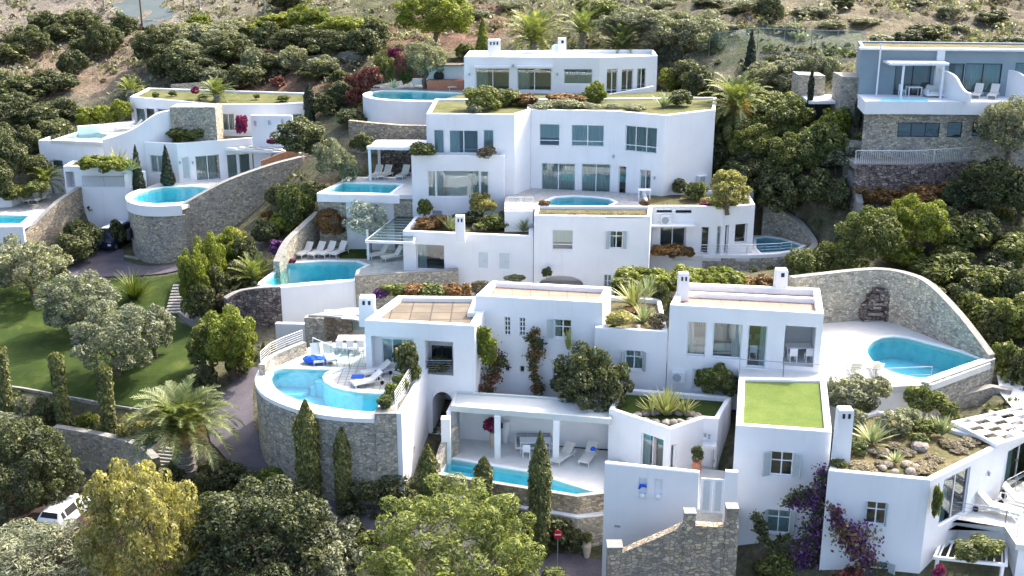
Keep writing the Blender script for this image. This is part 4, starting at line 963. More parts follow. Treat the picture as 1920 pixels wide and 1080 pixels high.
# stone stair flank in front (hides the steps rising to the gate)
fy = wq.y - 2.3
fl = [Py(1140, 1055, fy), Py(1168, 1036, fy), Py(1230, 1010, fy), Py(1286, 985, fy), Py(1385, 990, fy)]
m = MB(); mm = [(p.x, p.y, p.z) for p in fl]
S = stonewall([Vector(p) for p in mm], 6.5, 'rough tan stone flank of the steps climbing to the double gate', .5, 'stone_warm', 'stone wall', cap=None)
pl = [Pz(1290, 985, 13.3), Pz(1385, 995, 13.3), Pz(1385, 955, 13.3), Pz(1290, 950, 13.3)]
struct('landing', slab(pl, 13.3 - .05, 3.5), M['coping'])
for k in range(3):
    a = onplane(1309, 960, gp, gq)[0]; b = onplane(1362, 960, gp, gq)[0]; m = MB(); Lg.box(m, a, b, 12.9, 13.42 - .13 * k, -.35 * (k + 1), -.35 * k - .001); props(obj('step', m, M['deck']), 'white step below the double gate, ' + ['highest', 'middle', 'lowest'][k] + ' of three', 'step', 'steps below the gate')
for (x0, x1, yt, yb, lab) in ((1285, 1305, 962, 1000, 'square stone pillar left of the double gate'), (1364, 1385, 953, 1000, 'square stone pillar right of the double gate'), (1140, 1167, 1026, 1085, 'square stone pillar at the foot of the stone steps')):
    p = Py(x0, yt, fy - .06); q = Py(x1, yt, fy - .06); m = MB(); w_ = q.x - p.x; T = thing('stone_pillar', lab, 'pillar', (p.x, p.y, 7)); m.box(p.x, q.x, p.y, p.y + w_, 7, p.z - .1); obj('shaft', m, M['stone_warm'], T)
    m = MB(); m.box(p.x - .04, q.x + .04, p.y - .04, p.y + w_ + .04, p.z - .1, p.z); obj('cap', m, M['coping'], T)
# ---- pool pavilion (terrace, back wall, flat roof on two posts)
PZ6 = 12.8
wat = PZ(PZ6, (829, 887), (887, 897), (987, 914), (1082, 928), (1117, 924), (990, 886), (930, 876), (890, 869), (842, 861))
pool(wat, PZ6, 'long narrow blue pool of the white pavilion behind the cypresses', .3, 1.3, steps=[(PZ(PZ6, (842, 861), (890, 869), (884, 873), (836, 866)), .25), (PZ(PZ6, (836, 866.5), (884, 873.5), (880, 878), (832, 871.5)), .5)])
dk = PZ(PZ6, (820, 890), (1083, 932), (1150, 924), (1150, 846), (865, 822)); dk[3] = Pz(1145, 846, PZ6)
ringdeck(dk, wat, PZ6 + .01, .35, 'terrace', 'deck'); props(bpy.data.objects['terrace.001'] if 'terrace.001' in bpy.data.objects else bpy.data.objects['terrace'], kind='structure'); carve(dk, PZ6 - 2.2)
r = [Pz(819, 891, PZ6 + .12), Pz(1083, 933, PZ6 + .12), Pz(1140, 926, PZ6 + .12)]
stonewall(r, 11.2, 'stone wall with pale coping along the front of the pavilion pool', .3, 'stone_warm', caph=.05)
r2 = [Pz(822, 917, 12.0), Pz(1084, 957, 12.0), Pz(1142, 951, 12.0)]
r2 = [Vector((p.x, p.y - .35, 11.75)) for p in r]
stonewall(r2, 7.5, 'lower stone wall with a thin white band under the pavilion pool', .55, 'stone', cap='white_trim', caph=.1)
bw0, bw1 = Pz(862, 823, PZ6), Pz(1150, 843, PZ6)
PV = thing('pool_pavilion', 'open white pavilion with flat roof beside the narrow pool', 'pavilion', (bw0.x, bw0.y, PZ6))
m = MB(); L = Loc(bw0, bw1); facade(m, L, PZ6, 15.6, []); L.box(m, 0, L.L, PZ6, 15.6, .002, .3); obj('wall', m, M['white'], PV)
fl0, fr0 = Pz(846, 866, PZ6), Pz(1140, 905, PZ6)
m = MB(); L2 = Loc(Vector((bw0.x - .02, bw0.y)), Vector((Pz(848, 842, PZ6).x, Pz(848, 842, PZ6).y))); 
pA, pB = Vector((bw0.x - .1, bw0.y + .3)), Vector((Pz(846, 850, PZ6).x, Pz(846, 850, PZ6).y)); m.prism([(pB.x - .25, pB.y), (pB.x, pB.y), (pA.x, pA.y), (pA.x - .25, pA.y)], PZ6, 15.6); obj('side_wall', m, M['white'], PV)
rf = [Pz(846, 767, 15.75), Pz(1146, 792, 15.75), Vector((bw1.x, bw1.y + .3, 0)), Vector((bw0.x - .3, bw0.y + .35, 0))]
m = MB(); m.prism([(p.x, p.y) for p in rf], 15.6, 15.85); 
ins = inset([(p.x, p.y) for p in rf], .18)
for i in range(4):
    j = (i + 1) % 4; m.quad((*[rf[i].x, rf[i].y], 15.85), (rf[j].x, rf[j].y, 15.85), (rf[j].x, rf[j].y, 15.97), (rf[i].x, rf[i].y, 15.97)); m.quad((rf[i].x, rf[i].y, 15.97), (rf[j].x, rf[j].y, 15.97), (*ins[j], 15.97), (*ins[i], 15.97)); m.quad((*ins[j], 15.85), (*ins[i], 15.85), (*ins[i], 15.97), (*ins[j], 15.97))
obj('roof', m, plaster('weathered_flat_roof', (.52, .56, .55)), PV)
for x, y in ((933, 857), (1042, 866)):
    p = Pz(x, y, PZ6); m = MB(); m.box(p.x - .19, p.x + .19, p.y - .19, p.y + .19, PZ6, 15.598); obj('column', m, M['white_trim'], PV)
e = Pz(838, 800, 15.2); m = MB(); m.box(e.x - .35, e.x + .2, e.y - .1, e.y + .45, 12, 15.72); obj('pier', m, M['white'], PV)
# curved stone wall left of the pavilion pool
stonewall([Py(852, 795, 66.2), Py(835, 815, 65.2), Py(822, 840, 64.2), Py(815, 868, 63.3)], 11.5, 'curving stone wall between the arched passage and the pavilion pool', .35, smooth=4, cap=None)
# ================================================================ THE MIDDLE HOUSES
b1 = PZ(20.4, (683, 600), (890, 611), (908, 592)); b2 = PZ(21.4, (891, 554), (1130, 567), (1146, 538), (922, 526))
bl = Pz(746, 554, 20.4); b1b = [Vector((b2[0].x - .04, b1[2].y + .0, 0)), Vector((b2[0].x + .25, bl.y - .2, 0))]
b1b[0] = Vector((b2[0].x - .05, b2[0].y - .05, 0)); b1[2] = Vector((b1[2].x, b2[0].y - .05, 0)); 
B1 = building('villa', 'white house with brown tiled roof, shaded loggia and arched passage behind the round pool', 'villa', b1 + b1b + [bl], 11.8, 20.4, {0: [
    H(697, 632, 777, 691, k='room', dep=.7, floor='deck', inner=[H(716, 636, 775, 688, cols=3, cur='left', name='sliding_door')]),
    H(797, 640, 850, 703, k='room', dep=1.6, floor='deck', inner=[H(800, 648, 848, 690, cols=2, cur='none', fm='frame_dark')]),
    H(811, 735, 849, 812, k='room', dep=4.0, floor='pave')]}, t=.42, drop=.3, roof='roof_brown')
archfill(B1, b1[0], b1[1], 811, 849, 735, 756)
chimney(Vector((bl.x - 1.75, bl.y - 2.4, 0)), 19.2, Py(708, 555, bl.y - 2.4).z, 1.05, .9, 'broad white chimney on the left end of the brown tiled roof')
q0, q1 = Py(798, 702, b1[0].y), Py(850, 703, b1[0].y)
Lb = Loc(b1[0], b1[1])
def onL(x, y, d, p, q): L_ = Loc(p, q); s, z = onplane(x, y, p, q); return L_(s, z, d)
railing([onL(798, 703, .1, b1[0], b1[1]), onL(850, 704, .1, b1[0], b1[1])], 'thin steel railing across the shaded loggia opening', .95, 'metal', 5, 1.2)
wm_ = PZ
B2 = building('villa', 'tall white house block with pink tiled roof and small paned windows', 'villa', b2, 13.5, 21.4, {0: [
    H(945.5, 594, 957.5, 629, cols=2, rows=4, cur='none', fw=.06, dep=.14), H(973.5, 595.5, 985.5, 630, cols=2, rows=4, cur='none', fw=.06, dep=.14),
    H(1039, 599, 1072, 634, cols=2, tr=.6, sh='l', sf=.85, cur='left', sill=1), H(946, 684, 956, 697, cols=1, cur='none', fw=.05), H(974, 686, 984, 699, cols=1, cur='none', fw=.05), H(1036, 690, 1062, 716, cols=2, tr=.5, cur='none')]}, t=.4, drop=.32, roof='roof_tile')
b3 = PZ(19.9, (1115, 614), (1262, 622)); b3 = [Vector((b2[1].x - .6, b3[0].y, 0)), b3[1]]
b3 = [Pz(1116, 614, 19.9), Pz(1262, 622, 19.9)]
b4 = PZ(21.7, (1256, 571), (1545, 588), (1537, 540), (1276, 529))
b3[1] = Vector((b4[0].x - .04, b3[1].y, 0)); b3q = [Vector((b4[0].x + .3, b3[1].y + 6.5, 0)), Vector((b2[1].x + .35, b3[0].y + 6.5, 0)), Vector((b2[1].x + .05, b2[1].y - .05, 0)), Vector((b3[0].x, b2[1].y - .05, 0))]
B3 = building('villa', 'white linking wing with one shuttered window and a planted roof of big agaves', 'villa', b3 + b3q, 15, 19.9, {0: [H(1172, 657, 1206, 693, cols=2, tr=.66, sh='lr', sf=.6, sill=1, sa=.9)]}, t=.3, drop=.3, roof='soil', roofname='roof_garden')
B4 = building('villa', 'white house with pink tiled roof, wide living room windows and an open corner', 'villa', b4, 15, 21.7, {0: [
    H(1288, 604, 1324, 668, cols=1, cur='left', dep=.3), H(1336, 607, 1391, 673, cols=1, cur='right', dep=.3), H(1401, 611, 1437, 690, cols=1, cur='right', dep=.3, name='glass_door'),
    H(1470, 612, 1528, 687, k='room', dep=3.2, floor='deck'), H(1298, 692, 1324, 734, solid=1, cols=1)]}, t=.42, drop=.4, roof='roof_tile')
m = MB(); A, B_ = Pz(1287, 549, 21.6), Pz(1532, 561, 21.6); m2 = MB(); wallrun(m2, [Vector((A.x, A.y, 21.62)), Vector((B_.x, B_.y, 21.62))], 21.2, .3); obj('roof_beam', m2, M['white_trim'], B4)
chimney(Pz(1279, 573, 20.9), 20.9, 23.1, .72, .6, 'slim white chimney on the left front corner of the long pink tiled roof', 2)
chimney(Pz(1463, 537, 21.7), 20.9, 22.9, .8, .7, 'white chimney at the back of the long pink tiled roof', 1)
# dining and sofa furniture seen through the panes of that house is built further down
# kerb at the foot of these walls
k0, k1 = Pz(1165, 729, 16.3), Pz(1322, 743, 16.3)
m = MB(); wallrun(m, [Vector((k0.x, k0.y, 16.28)), Vector((k1.x, k1.y, 16.28))], 15.8, .25); props(obj('kerb', m, M['white_trim']), 'low white kerb at the foot of the wall behind the shaded roof lawn', 'kerb')
# ---- terrace and pool of that house
tz4 = 17.8
wat4 = PZ(tz4, (1655, 634), (1636, 642), (1626, 655), (1630, 670), (1647, 687), (1677, 700), (1715, 709), (1750, 709), (1800, 694), (1847, 677), (1800, 660), (1727, 641), (1700, 634), (1677, 632))
wat4 = [Vector((p[0], p[1])) for p in wat4]
sm4 = smooth_path([tuple(p) for p in wat4[:8]], 3)[:-1] + wat4[7:]
pool([(p[0], p[1]) for p in sm4], tz4, 'blue pool under the curved stone wall on the right', .3, 1.5)
dk4 = PZ(tz4, (1386, 706), (1548, 715), (1640, 726), (1747, 722), (1856, 680), (1730, 626), (1645, 600), (1540, 607), (1545, 690), (1390, 680)); 
dk4 = PZ(tz4, (1322, 702), (1386, 707), (1548, 715), (1640, 726), (1747, 722), (1858, 681), (1730, 622), (1645, 598), (1530, 607)) + [Vector((b4[1].x, b4[1].y, tz4)), Vector((b4[0].x + 4.4, b4[0].y - .2, tz4))]
dk4 = PZ(tz4, (1386, 707), (1548, 715), (1640, 726), (1747, 722), (1858, 681), (1730, 622), (1645, 598), (1538, 605)) + [Vector((b4[1].x + .0, b4[1].y - .02, tz4)), Vector((Pz(1386, 690, tz4).x, b4[0].y - .25, tz4))]
o = ringdeck(dk4, [(p[0], p[1]) for p in sm4], tz4 + .01, .4, 'pool_terrace', 'deck'); props(o, kind='structure'); carve(dk4, tz4 - 2.4)
base4 = [Pz(1480, 616, tz4), Pz(1540, 607, tz4), Pz(1600, 602, tz4), Pz(1645, 599, tz4), Pz(1690, 612, tz4), Pz(1730, 627, tz4), Pz(1790, 652, tz4), Pz(1852, 679, tz4)]
ty = [523, 516, 509.5, 507.5, 516, 536, 594, 668]; tx = [1482, 1545, 1605, 1645, 1690, 1728, 1790, 1858]
tops = [Py(x, y, b.y) for x, y, b in zip(tx, ty, base4)]; tops = [Vector((b.x, b.y, t.z)) for b, t in zip(base4, tops)]
stonewall(tops, 14, 'tall curved grey stone wall sweeping down round the right hand pool', .5, 'stone', smooth=5, cap='coping', caph=.07)
# fountain niche in that wall
c = Pz(1640, 600, tz4); N_ = thing('wall_fountain', 'dark rock fountain niche with stacked stone shelves in the curved stone wall', 'fountain', c)
m = MB(); rg = random.Random(4)
for i in range(70):
    a = rg.uniform(0, math.pi); rr = rg.uniform(.75, 1.15); x = c.x + math.cos(a) * rr * .95; z = tz4 + abs(math.sin(a)) * rr * 2.0; s_ = rg.uniform(.1, .24); m.box(x - s_, x + s_, c.y - .3 - rg.uniform(0, .12), c.y + .1, z - s_ * .8, z + s_ * .8)
obj('rough_rock', m, M['stone_dark'], N_); m = MB(); m.box(c.x - .75, c.x + .75, c.y - .12, c.y + .1, tz4, tz4 + 1.9); obj('dark_recess', m, M['stone_dark'], N_)
for k, (w_, zz_) in enumerate(((.62, .5), (.4, .95), (.48, 1.2), (.35, 1.65))): m = MB(); m.box(c.x - w_ + .1 * k, c.x + w_ * .6, c.y - .5 + .05 * k, c.y - .14, tz4 + zz_, tz4 + zz_ + .16); obj('shelf_stone', m, M['rock'], N_)
# low right wall of this pool
r = [Pz(1741, 720, tz4 + .1), Pz(1747, 716, tz4 + .1), Pz(1800, 697, tz4 + .1), Pz(1866, 674, tz4 + .1)]
stonewall(r, 13, 'stone wall with white rim along the outer edge of the right hand pool', .45, 'stone', cap='white_trim', caph=.08, side=1)
p = Pz(1868, 680, tz4 + .6); q = Pz(1858, 672, tz4 + .6); 
railing([Pz(1386, 702, tz4), Pz(1468, 708, tz4), Pz(1544, 713, tz4), Pz(1640, 721, tz4), Pz(1745, 716, tz4)], 'thin grey railing along the front of the sunny right hand terrace', 1.0, 'metal', 1, 2.6)
# low white planter walls below the railing
r = [Pz(1548, 722, 16.6), Pz(1600, 735, 16.6), Pz(1660, 742, 16.6), Pz(1740, 728, 16.6)]
m = MB(); wallrun(m, [Vector((p.x, p.y, 16.7)) for p in r], 13.5, .3); props(obj('garden_wall', m, M['white']), 'low white wall below the railing of the sunny terrace', 'wall')
m = MB(); fr4 = [Vector((p.x, p.y + .06, tz4 - .38)) for p in dk4[:4]]; wallrun(m, fr4, 13, .3); props(obj('retaining_wall', m, M['white']), 'white retaining wall under the front of the sunny right hand terrace', 'wall')
# ---- the round pool of the middle left
pz = 16.9
watB = PZ(pz, (522, 691), (570, 693), (622, 694.5), (610, 700), (605, 708), (608, 717), (622, 726), (645, 732.5), (675, 737), (722, 740), (719, 750), (700, 775), (660, 771), (628, 766.5), (595, 761), (560, 752), (540, 745.5), (522, 738), (509, 729), (501, 719), (499, 709), (506, 698))
st = [(PZ(pz, (622, 694.5), (596, 694), (590, 701), (606, 705), (609, 700)), .55), (PZ(pz, (596, 694), (586, 693.5), (580, 702), (590, 702)), .9), (PZ(pz, (522, 691.5), (575, 693), (578, 700), (565, 706), (535, 706), (510, 702), (508, 698)), 1.25)]
pool(watB, pz, 'round ended turquoise pool on top of the curved stone wall', .45, 1.5, steps=st)
outer = PZ(pz, (516, 684), (489, 693), (480, 706), (479, 718), (484, 731), (497, 744), (522, 757), (560, 770.5), (600, 779.5), (650, 785.5), (702, 788))
dkB = outer + PZ(pz, (735, 768), (795, 703)) + [Vector((b1[0].x, b1[0].y - .02, 0)), Vector((b1[0].x + .1, b1[0].y + 5, 0)), Pz(600, 642, pz), Pz(572, 655, pz)]
o = ringdeck(dkB, watB, pz + .01, .4, 'pool_terrace', 'deck_tile'); props(o, kind='structure'); carve(dkB, pz - 2.6)
ot = [Vector((p.x, p.y, pz + .03)) for p in outer]
stonewall(ot, 10.8, 'tall curved stone wall carrying the round ended turquoise pool', .5, 'stone', smooth=4, cap=None, side=1)
m = MB(); sm_ = smooth_path([Vector((p.x, p.y - .05, pz + .11)) for p in outer], 4); wallrun(m, sm_, pz - .16, 1.0, 1); props(obj('kerb', m, M['white_trim']), 'broad white rim round the outer edge of the turquoise pool', 'pool rim')
pr = [Pz(702, 790, pz + .15), Pz(736, 769, pz + .15)]
p = Pz(703, 787, pz); q = Pz(737, 766, pz)
T = stonewall([Vector((p.x, p.y - .1, pz + .35)), Vector((p.x + 1.25, p.y - .1, pz + .35))], 10.8, 'square stone pier at the right end of the turquoise pool', .9, 'stone', caph=.08)
xr = p.x + 1.25
m = MB(); wallrun(m, [Vector((xr, p.y - .05, pz + .42)), Vector((Pz(794, 703, pz).x, b1[0].y - .3, pz + .42))], 11.2, .3, -1); props(obj('garden_wall', m, M['white']), 'sunlit white side wall rising beside the narrow stepped passage', 'wall')
xe = Pz(794, 703, pz)
railing([Vector((xr - .1, p.y + .4, pz + .4)), Vector((xe.x - .2, b1[0].y - .5, pz + .4))], 'steel rail above the sunlit side wall by the turquoise pool', 1.15, 'metal_white', 5, 1.5)
# low stone wall with curved handrail, back left of this pool
lw = [Pz(497, 693, pz + .5), Pz(515, 676, pz + .5), Pz(540, 664, pz + .5), Pz(575, 650, pz + .5)]
stonewall([Vector((p.x, p.y, pz + .75)) for p in lw], 13, 'low stone parapet behind the turquoise pool', .4, 'stone', smooth=3, caph=.06)
railing([Vector((p.x - .3, p.y + .3, pz + .8)) for p in lw], 'white curved handrail above the low stone parapet', .75, 'metal_white', 4, 1.6)
# retaining walls behind: stone, white
pw0, pw1 = Py(516, 607, 78.5), Py(600, 604, 78.3)
m = MB(); wallrun(m, [Vector((pw0.x, 78.5, pw0.z)), Vector((pw1.x + 1, 78.3, pw0.z))], 12.5, .4); props(obj('retaining_wall', m, M['white']), 'lower white retaining wall behind the turquoise pool', 'wall')
# pergola with glass roof curved, stone column walls
pq = [Py(573, 590, 77.0), Py(604, 596, 75.8)]
stonewall([Vector((pq[0].x, 76.4, pq[0].z)), Vector((pq[1].x, 76.2, pq[0].z))], 14, 'stone pier left of the glazed dining corner', .6, 'stone', cap=None)
stonewall([Vector((pq[1].x, 77.3, pq[0].z)), Vector((Pz(632, 610, 19.5).x, 77.2, pq[0].z))], 14, 'rough stone wall panel inside the glazed dining corner', .4, 'stone_warm', cap=None)
GP = thing('glass_canopy', 'grey curved glass canopy over the dining corner behind the turquoise pool', 'canopy', (pq[0].x, 75, 17))
m = MB(); z_ = pq[0].z
pts = [Pz(578, 593, z_ + .05), Pz(610, 594, z_ + .05), Pz(650, 598, z_ + .05), Pz(684, 606, z_ + .05), Pz(705, 590, z_ + .05), Pz(700, 578, z_ + .05), Pz(650, 579, z_ + .05), Pz(612, 586, z_ + .05)]
m.prism([(p.x, p.y) for p in pts], z_ + .02, z_ + .14); obj('canopy_roof', m, M['metal'], GP)
for k, (x, y, w_, d_) in enumerate(((625, 588, 30, 5), (658, 587, 26, 6), (640, 595, 24, 5))):
    m = MB(); c4 = PZ(z_ + .16, (x, y + d_ / 2), (x + w_, y + d_ / 2 + 1), (x + w_ + 4, y - d_ / 2), (x + 6, y - d_ / 2)); m.prism([(p.x, p.y) for p in c4], z_ + .145, z_ + .19); obj('glass_panel', m, M['frame'], GP)
gl = [Pz(588, 668, pz), Pz(622, 683, pz), Pz(655, 690, pz), Pz(683, 692, pz)]
railing(gl, 'glass windbreak in front of the dining corner by the turquoise pool', 1.3, 'metal_white', 0, 1.8, glassy=True)
m = MB(); a, b = Vector((Pz(632, 610, 19.5).x, 77.0)), Vector((b1[0].x + .3, 76.8)); m.quad((a.x, a.y, 16.9), (b.x, b.y, 16.9), (b.x, b.y, z_), (a.x, a.y, z_)); props(single('glass_screen', m, M['rail_glass'], 'tall pale glass screen at the back of the dining corner', 'screen'))
m = MB(); wallrun(m, [Vector((a.x - 2, 78.0, z_ - .1)), Vector((b.x + 1, 78.0, z_ - .1))], 14, .3); props(obj('retaining_wall', m, M['white']), 'white back wall behind the tall glass screen of the dining corner', 'wall')
# ================================================================ THE UPPER HOUSES
cz_ = 18.4
c1 = PZ(21.5, (755, 433), (1000, 443), (1000, 409), (779, 404))
C1 = building('villa', 'low white house with a planted roof garden and one wide dark window', 'villa', c1, 15, 21.5, {0: [H(780, 459, 833, 507, cols=1, cur='left', dep=.35, name='wide_window'), H(895, 471, 917, 506, solid=1, cols=1, name='shutter', dep=.06), H(934, 472, 957, 508, solid=1, cols=1, name='shutter', dep=.06)]}, t=.35, drop=.35, roof='soil', roofname='roof_garden')
chimney(Pz(863, 442, 21.5), 21.0, 23.1, .75, .6, 'small white chimney with two slots on the front edge of the planted roof')
c2 = PZ(23.2, (1000, 387), (1214, 393)); c2[1].y = c2[1].y; c2[0] = Vector((c1[1].x + .03, c1[1].y - .35, 0)); c2[1] = Vector((c2[1].x, c2[0].y - .25, 0))
c2 += [Vector((c2[1].x + .5, c2[1].y + 3.2, 0)), Vector((c2[0].x + .2, c2[0].y + 3.2, 0))]
C2 = building('villa', 'white house front with slotted parapet under the terrace with the half hidden pool', 'villa', c2, 14.5, 23.2, {0: [H(1008, 399, 1076, 405, k='open', dep=.3), H(1084, 400, 1129, 407, k='open', dep=.3), H(1137, 401, 1205, 409, k='open', dep=.3),
    H(1035, 431, 1075, 469, cols=1, tr=.27, cur='blind', sill=1), H(1143, 433, 1168, 466, cols=2, tr=.7, sh='lr', sf=.6, sill=1, cur='left'), H(1011, 517, 1094, 545, k='room', dep=2.5), H(1132, 515, 1147, 540, cols=2, rows=2)]}, t=.3, drop=.25, roof='soil', roofname='planter_bed')
archfill(C2, c2[0], c2[1], 1011, 1094, 517, 534)
c3 = PZ(23.15, (1217, 386), (1302, 386), (1356, 388), (1416, 383)); c3[0] = Vector((c2[1].x + .03, c3[0].y, 0)); c3 += [Vector((c3[3].x + .3, c3[3].y + 5, 0)), Vector((c3[0].x + .2, c3[0].y + 5, 0))]
C3 = building('villa', 'white house with a shaded living room opening onto the half moon pool', 'villa', c3, 17, 23.15, {0: [H(1231, 394, 1260, 399, k='open', dep=.3), H(1267, 394, 1297, 400, k='open', dep=.3), H(1238, 425, 1286, 476, cols=2, cur='none', dep=.6, name='glass_door')],
    1: [H(1314, 426, 1329, 477, cols=1, cur='none', dep=.4, name='glass_door'), H(1343, 424, 1355, 477, cols=1, cur='full', dep=.3, name='glass_door')], 2: [H(1359, 422, 1366, 476, cols=1, cur='none', dep=.3), H(1378, 420, 1401, 456, cols=1, cur='none', dep=.3)]}, t=.3, drop=.3, roof='soil', roofname='roof_garden')
m = MB(); L = Loc(c3[0], c3[1]); z = onplane(1260, 421, c3[0], c3[1])[1]; L.box(m, 0, L.L, z, z + .12, -.8, -.002); obj('canopy', m, M['white_trim'], C3)
z3 = 19.25
wat3 = PZ(z3, (1428, 476), (1455, 474.5), (1487, 469.5), (1503, 461.5), (1485, 455), (1467, 449), (1435, 444.5), (1418, 447), (1418, 466))
wat3 = [Vector((max(p.x, c3[3].x + .35), p.y)) for p in wat3]
pool([(p.x, p.y) for p in wat3], z3, 'half moon pool wrapped by a curved stone wall, upper right', .2, 1.4)
dk3 = PZ(z3, (1219, 479), (1318, 480), (1400, 481), (1455, 479), (1492, 473), (1512, 462), (1490, 453), (1467, 446), (1440, 441)) + [Vector((c3[4].x, c3[4].y)), Vector((c3[5].x, c3[5].y))]
dk3 = [Vector((p.x, p.y)) for p in dk3]
o = ringdeck([(p.x, p.y) for p in dk3], [(p.x, p.y) for p in wat3], z3 + .01, .4, 'pool_terrace', 'deck'); props(o, kind='structure'); carve(dk3, z3 - 2.5)
m = MB(); rim3 = [Vector((p.x, p.y - .04, z3 + .12)) for p in dk3[1:6]]; wallrun(m, rim3, z3 - .15, .25); props(obj('kerb', m, M['white_trim']), 'white curved rim along the balcony and half moon pool', 'pool rim')
stonewall([Vector((p.x, p.y + .02, z3 - .16)) for p in dk3[1:6]], 14, 'curved grey stone base below the half moon pool', .4, 'stone', smooth=3, cap=None)
m = MB(); m.box(dk3[0].x, dk3[1].x, dk3[0].y - .06, dk3[0].y + .3, 17.4, z3 + .25); props(obj('balcony_wall', m, M['white_trim']), 'white balcony front left of the half moon pool', 'wall')
bb = [dk3[9], dk3[8], dk3[7], dk3[6], dk3[5], dk3[4]]; bx = [1425, 1448, 1480, 1512, 1531, 1528, 1512]; by_ = [389, 388, 402, 423, 450, 470, 478]
zz_ = [22.2, 22.2, 21.9, 21.2, 20.3, 19.6, 19.4]; bases = [(1428, 441), (1450, 442), (1473, 447), (1500, 455), (1519, 463), (1517, 472), (1494, 477)]
tops = []
for (bx_, by2), (tx_, ty_) in zip(bases, zip(bx, by_)):
    g = Pz(bx_, by2, z3); t_ = Py(tx_, ty_, g.y + .2); tops.append(Vector((g.x, g.y, t_.z)))
tops[-1].z = z3 + .15; tops[-2].z = z3 + .35
stonewall(tops, 15, 'curved stone wall stepping down round the half moon pool', .45, 'stone', smooth=5, side=1)
m = MB(); g = Pz(1418, 445, z3); m.box(c3[3].x + .05, c3[3].x + .9, g.y + .6, g.y + 1.0, z3, 22.9); props(obj('garden_wall', m, M['white']), 'grey white wall end between the house and the half moon pool', 'wall')
railing([Pz(1312, 480, z3), Pz(1400, 480, z3), Pz(1462, 477, z3), Pz(1483, 474, z3)], 'fine rail along the balcony of the half moon pool', .9, 'metal_white', 3, 2.0)
# ---- terrace C (left of C1)
watC = PZ(18.3, (492, 531), (512, 536.5), (585, 530), (664, 524), (668, 508), (686, 498), (668, 491), (612, 490.5), (545, 494), (516, 512))
pool(watC, 18.3, 'blue pool with a straight white front wall and a pointed left end', .28, 1.5)
dkC = PZ(18.3, (482, 534), (511, 541), (590, 534), (666, 527.5)) + [Vector((Pz(667, 527, 18.3).x + .02, Pz(667, 516, 18.3).y, 0)), Vector((c1[0].x - .02, c1[0].y + .1, 0)), Vector((c1[3].x - .3, c1[3].y, 0)), Pz(640, 448, 18.3), Pz(590, 452, 18.3), Pz(548, 486, 18.3)]
dkC = [Vector((p.x, p.y)) for p in dkC]
o = ringdeck([(p.x, p.y) for p in dkC], watC, 18.31, .4, 'pool_terrace', 'pave'); props(o, kind='structure'); carve(dkC, 15.6)
m = MB(); wallrun(m, [Pz(525, 539.5, 18.42), Pz(590, 533.5, 18.42), Pz(667, 526.5, 18.42)], 12.8, .3); props(obj('retaining_wall', m, M['white']), 'tall white front wall under the pool with the pointed left end', 'wall')
stonewall([Pz(425, 562, 17.5), Pz(450, 548, 17.9), Pz(485, 542, 18.3), Pz(526, 540, 18.4)], 12, 'rough curved stone wall left of the tall white pool wall', .5, 'stone_dark', smooth=4)
a, b = Pz(667, 513, 18.9), Pz(858, 514, 18.9)
stonewall([Vector((a.x, a.y - .4, 18.75)), Vector((b.x, c1[0].y - 1.3, 18.75))], 12.5, 'long stone retaining wall in front of the wide dark window', .4, 'stone', side=1)
fl_ = [Vector((a.x, a.y - .3)), Vector((b.x, c1[0].y - 1.2)), Vector((b.x, c1[0].y + .1)), Vector((c1[0].x, c1[0].y + .1)), Vector((a.x, c1[0].y + .5))]
struct('terrace', slab(fl_, 18.36, .3), M['pave'])
m = MB(); g = PZ(18.36, (636, 484), (690, 484), (690, 452), (640, 450)); m.prism([(p.x, p.y) for p in g], 18.3, 18.37); struct('lawn_patch', m, M['lawn'])
pergola(PZ(20.9, (687, 455), (775, 458), (782, 410), (742, 410)), 20.9, 'pale slatted pergola over two loungers beside the low white house', [(Pz(690, 487, 18.36).x + .05, Pz(690, 487, 18.36).y - .1)], 18.36, slats=9, axis=1, slat_w=.16, beam=.16, glassroof='rail_glass')
# stone walls round terrace C
stonewall([Py(590, 398, 94), Py(560, 425, 91.5), Py(530, 455, 88.5), Py(512, 492, 86)], 14, 'stone wall curving down behind the four loungers', .5, 'stone', smooth=4)
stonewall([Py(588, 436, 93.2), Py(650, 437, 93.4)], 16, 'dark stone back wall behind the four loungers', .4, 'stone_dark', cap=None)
m = MB(); p, q = Py(648, 374, 92.25), Py(740, 375, 92.25); wallrun(m, [p, q], 17, .4); props(obj('retaining_wall', m, M['white']), 'white wall behind the bare silver tree under the upper left pool', 'wall')
stonewall([Py(596, 370, 92.4), Py(650, 374, 92.3)], 17, 'stone wall left of the bare silver tree', .4, 'stone', cap=None)
stonewall([Py(738, 376, 92.2), Py(775, 376, 92.2)], 17, 'stone wall right of the bare silver tree', .4, 'stone', cap=None)
# ---- pool D (upper left pool)
zd = 22.9
watD = PZ(zd, (606, 361), (730, 363.5), (752, 347), (700, 344.5), (645, 343))
pool(watD, zd, 'small trapezoid pool in front of the pergola with three loungers', .3, 1.3)
dkD = PZ(zd, (594, 362.5), (745, 366), (790, 366), (800, 330), (650, 332), (640, 339)); o = ringdeck(dkD, watD, zd + .01, .35, 'pool_terrace', 'deck'); props(o, kind='structure'); carve(dkD, zd - 2.2)
m = MB(); wallrun(m, [Pz(594, 363, zd + .12), Pz(748, 366.5, zd + .12)], zd - .55, .3); props(obj('kerb', m, M['white_trim']), 'white front rim of the small trapezoid pool', 'pool rim')
stonewall([Py(653, 226, 103), Py(700, 231, 102.6), Py(750, 235, 102), Py(800, 236, 101.6)], 20, 'high stone wall under the round white pool wall', .5, 'stone_warm', cap=None)
pg = [Pz(692, 334, zd), Pz(692, 334, zd)]
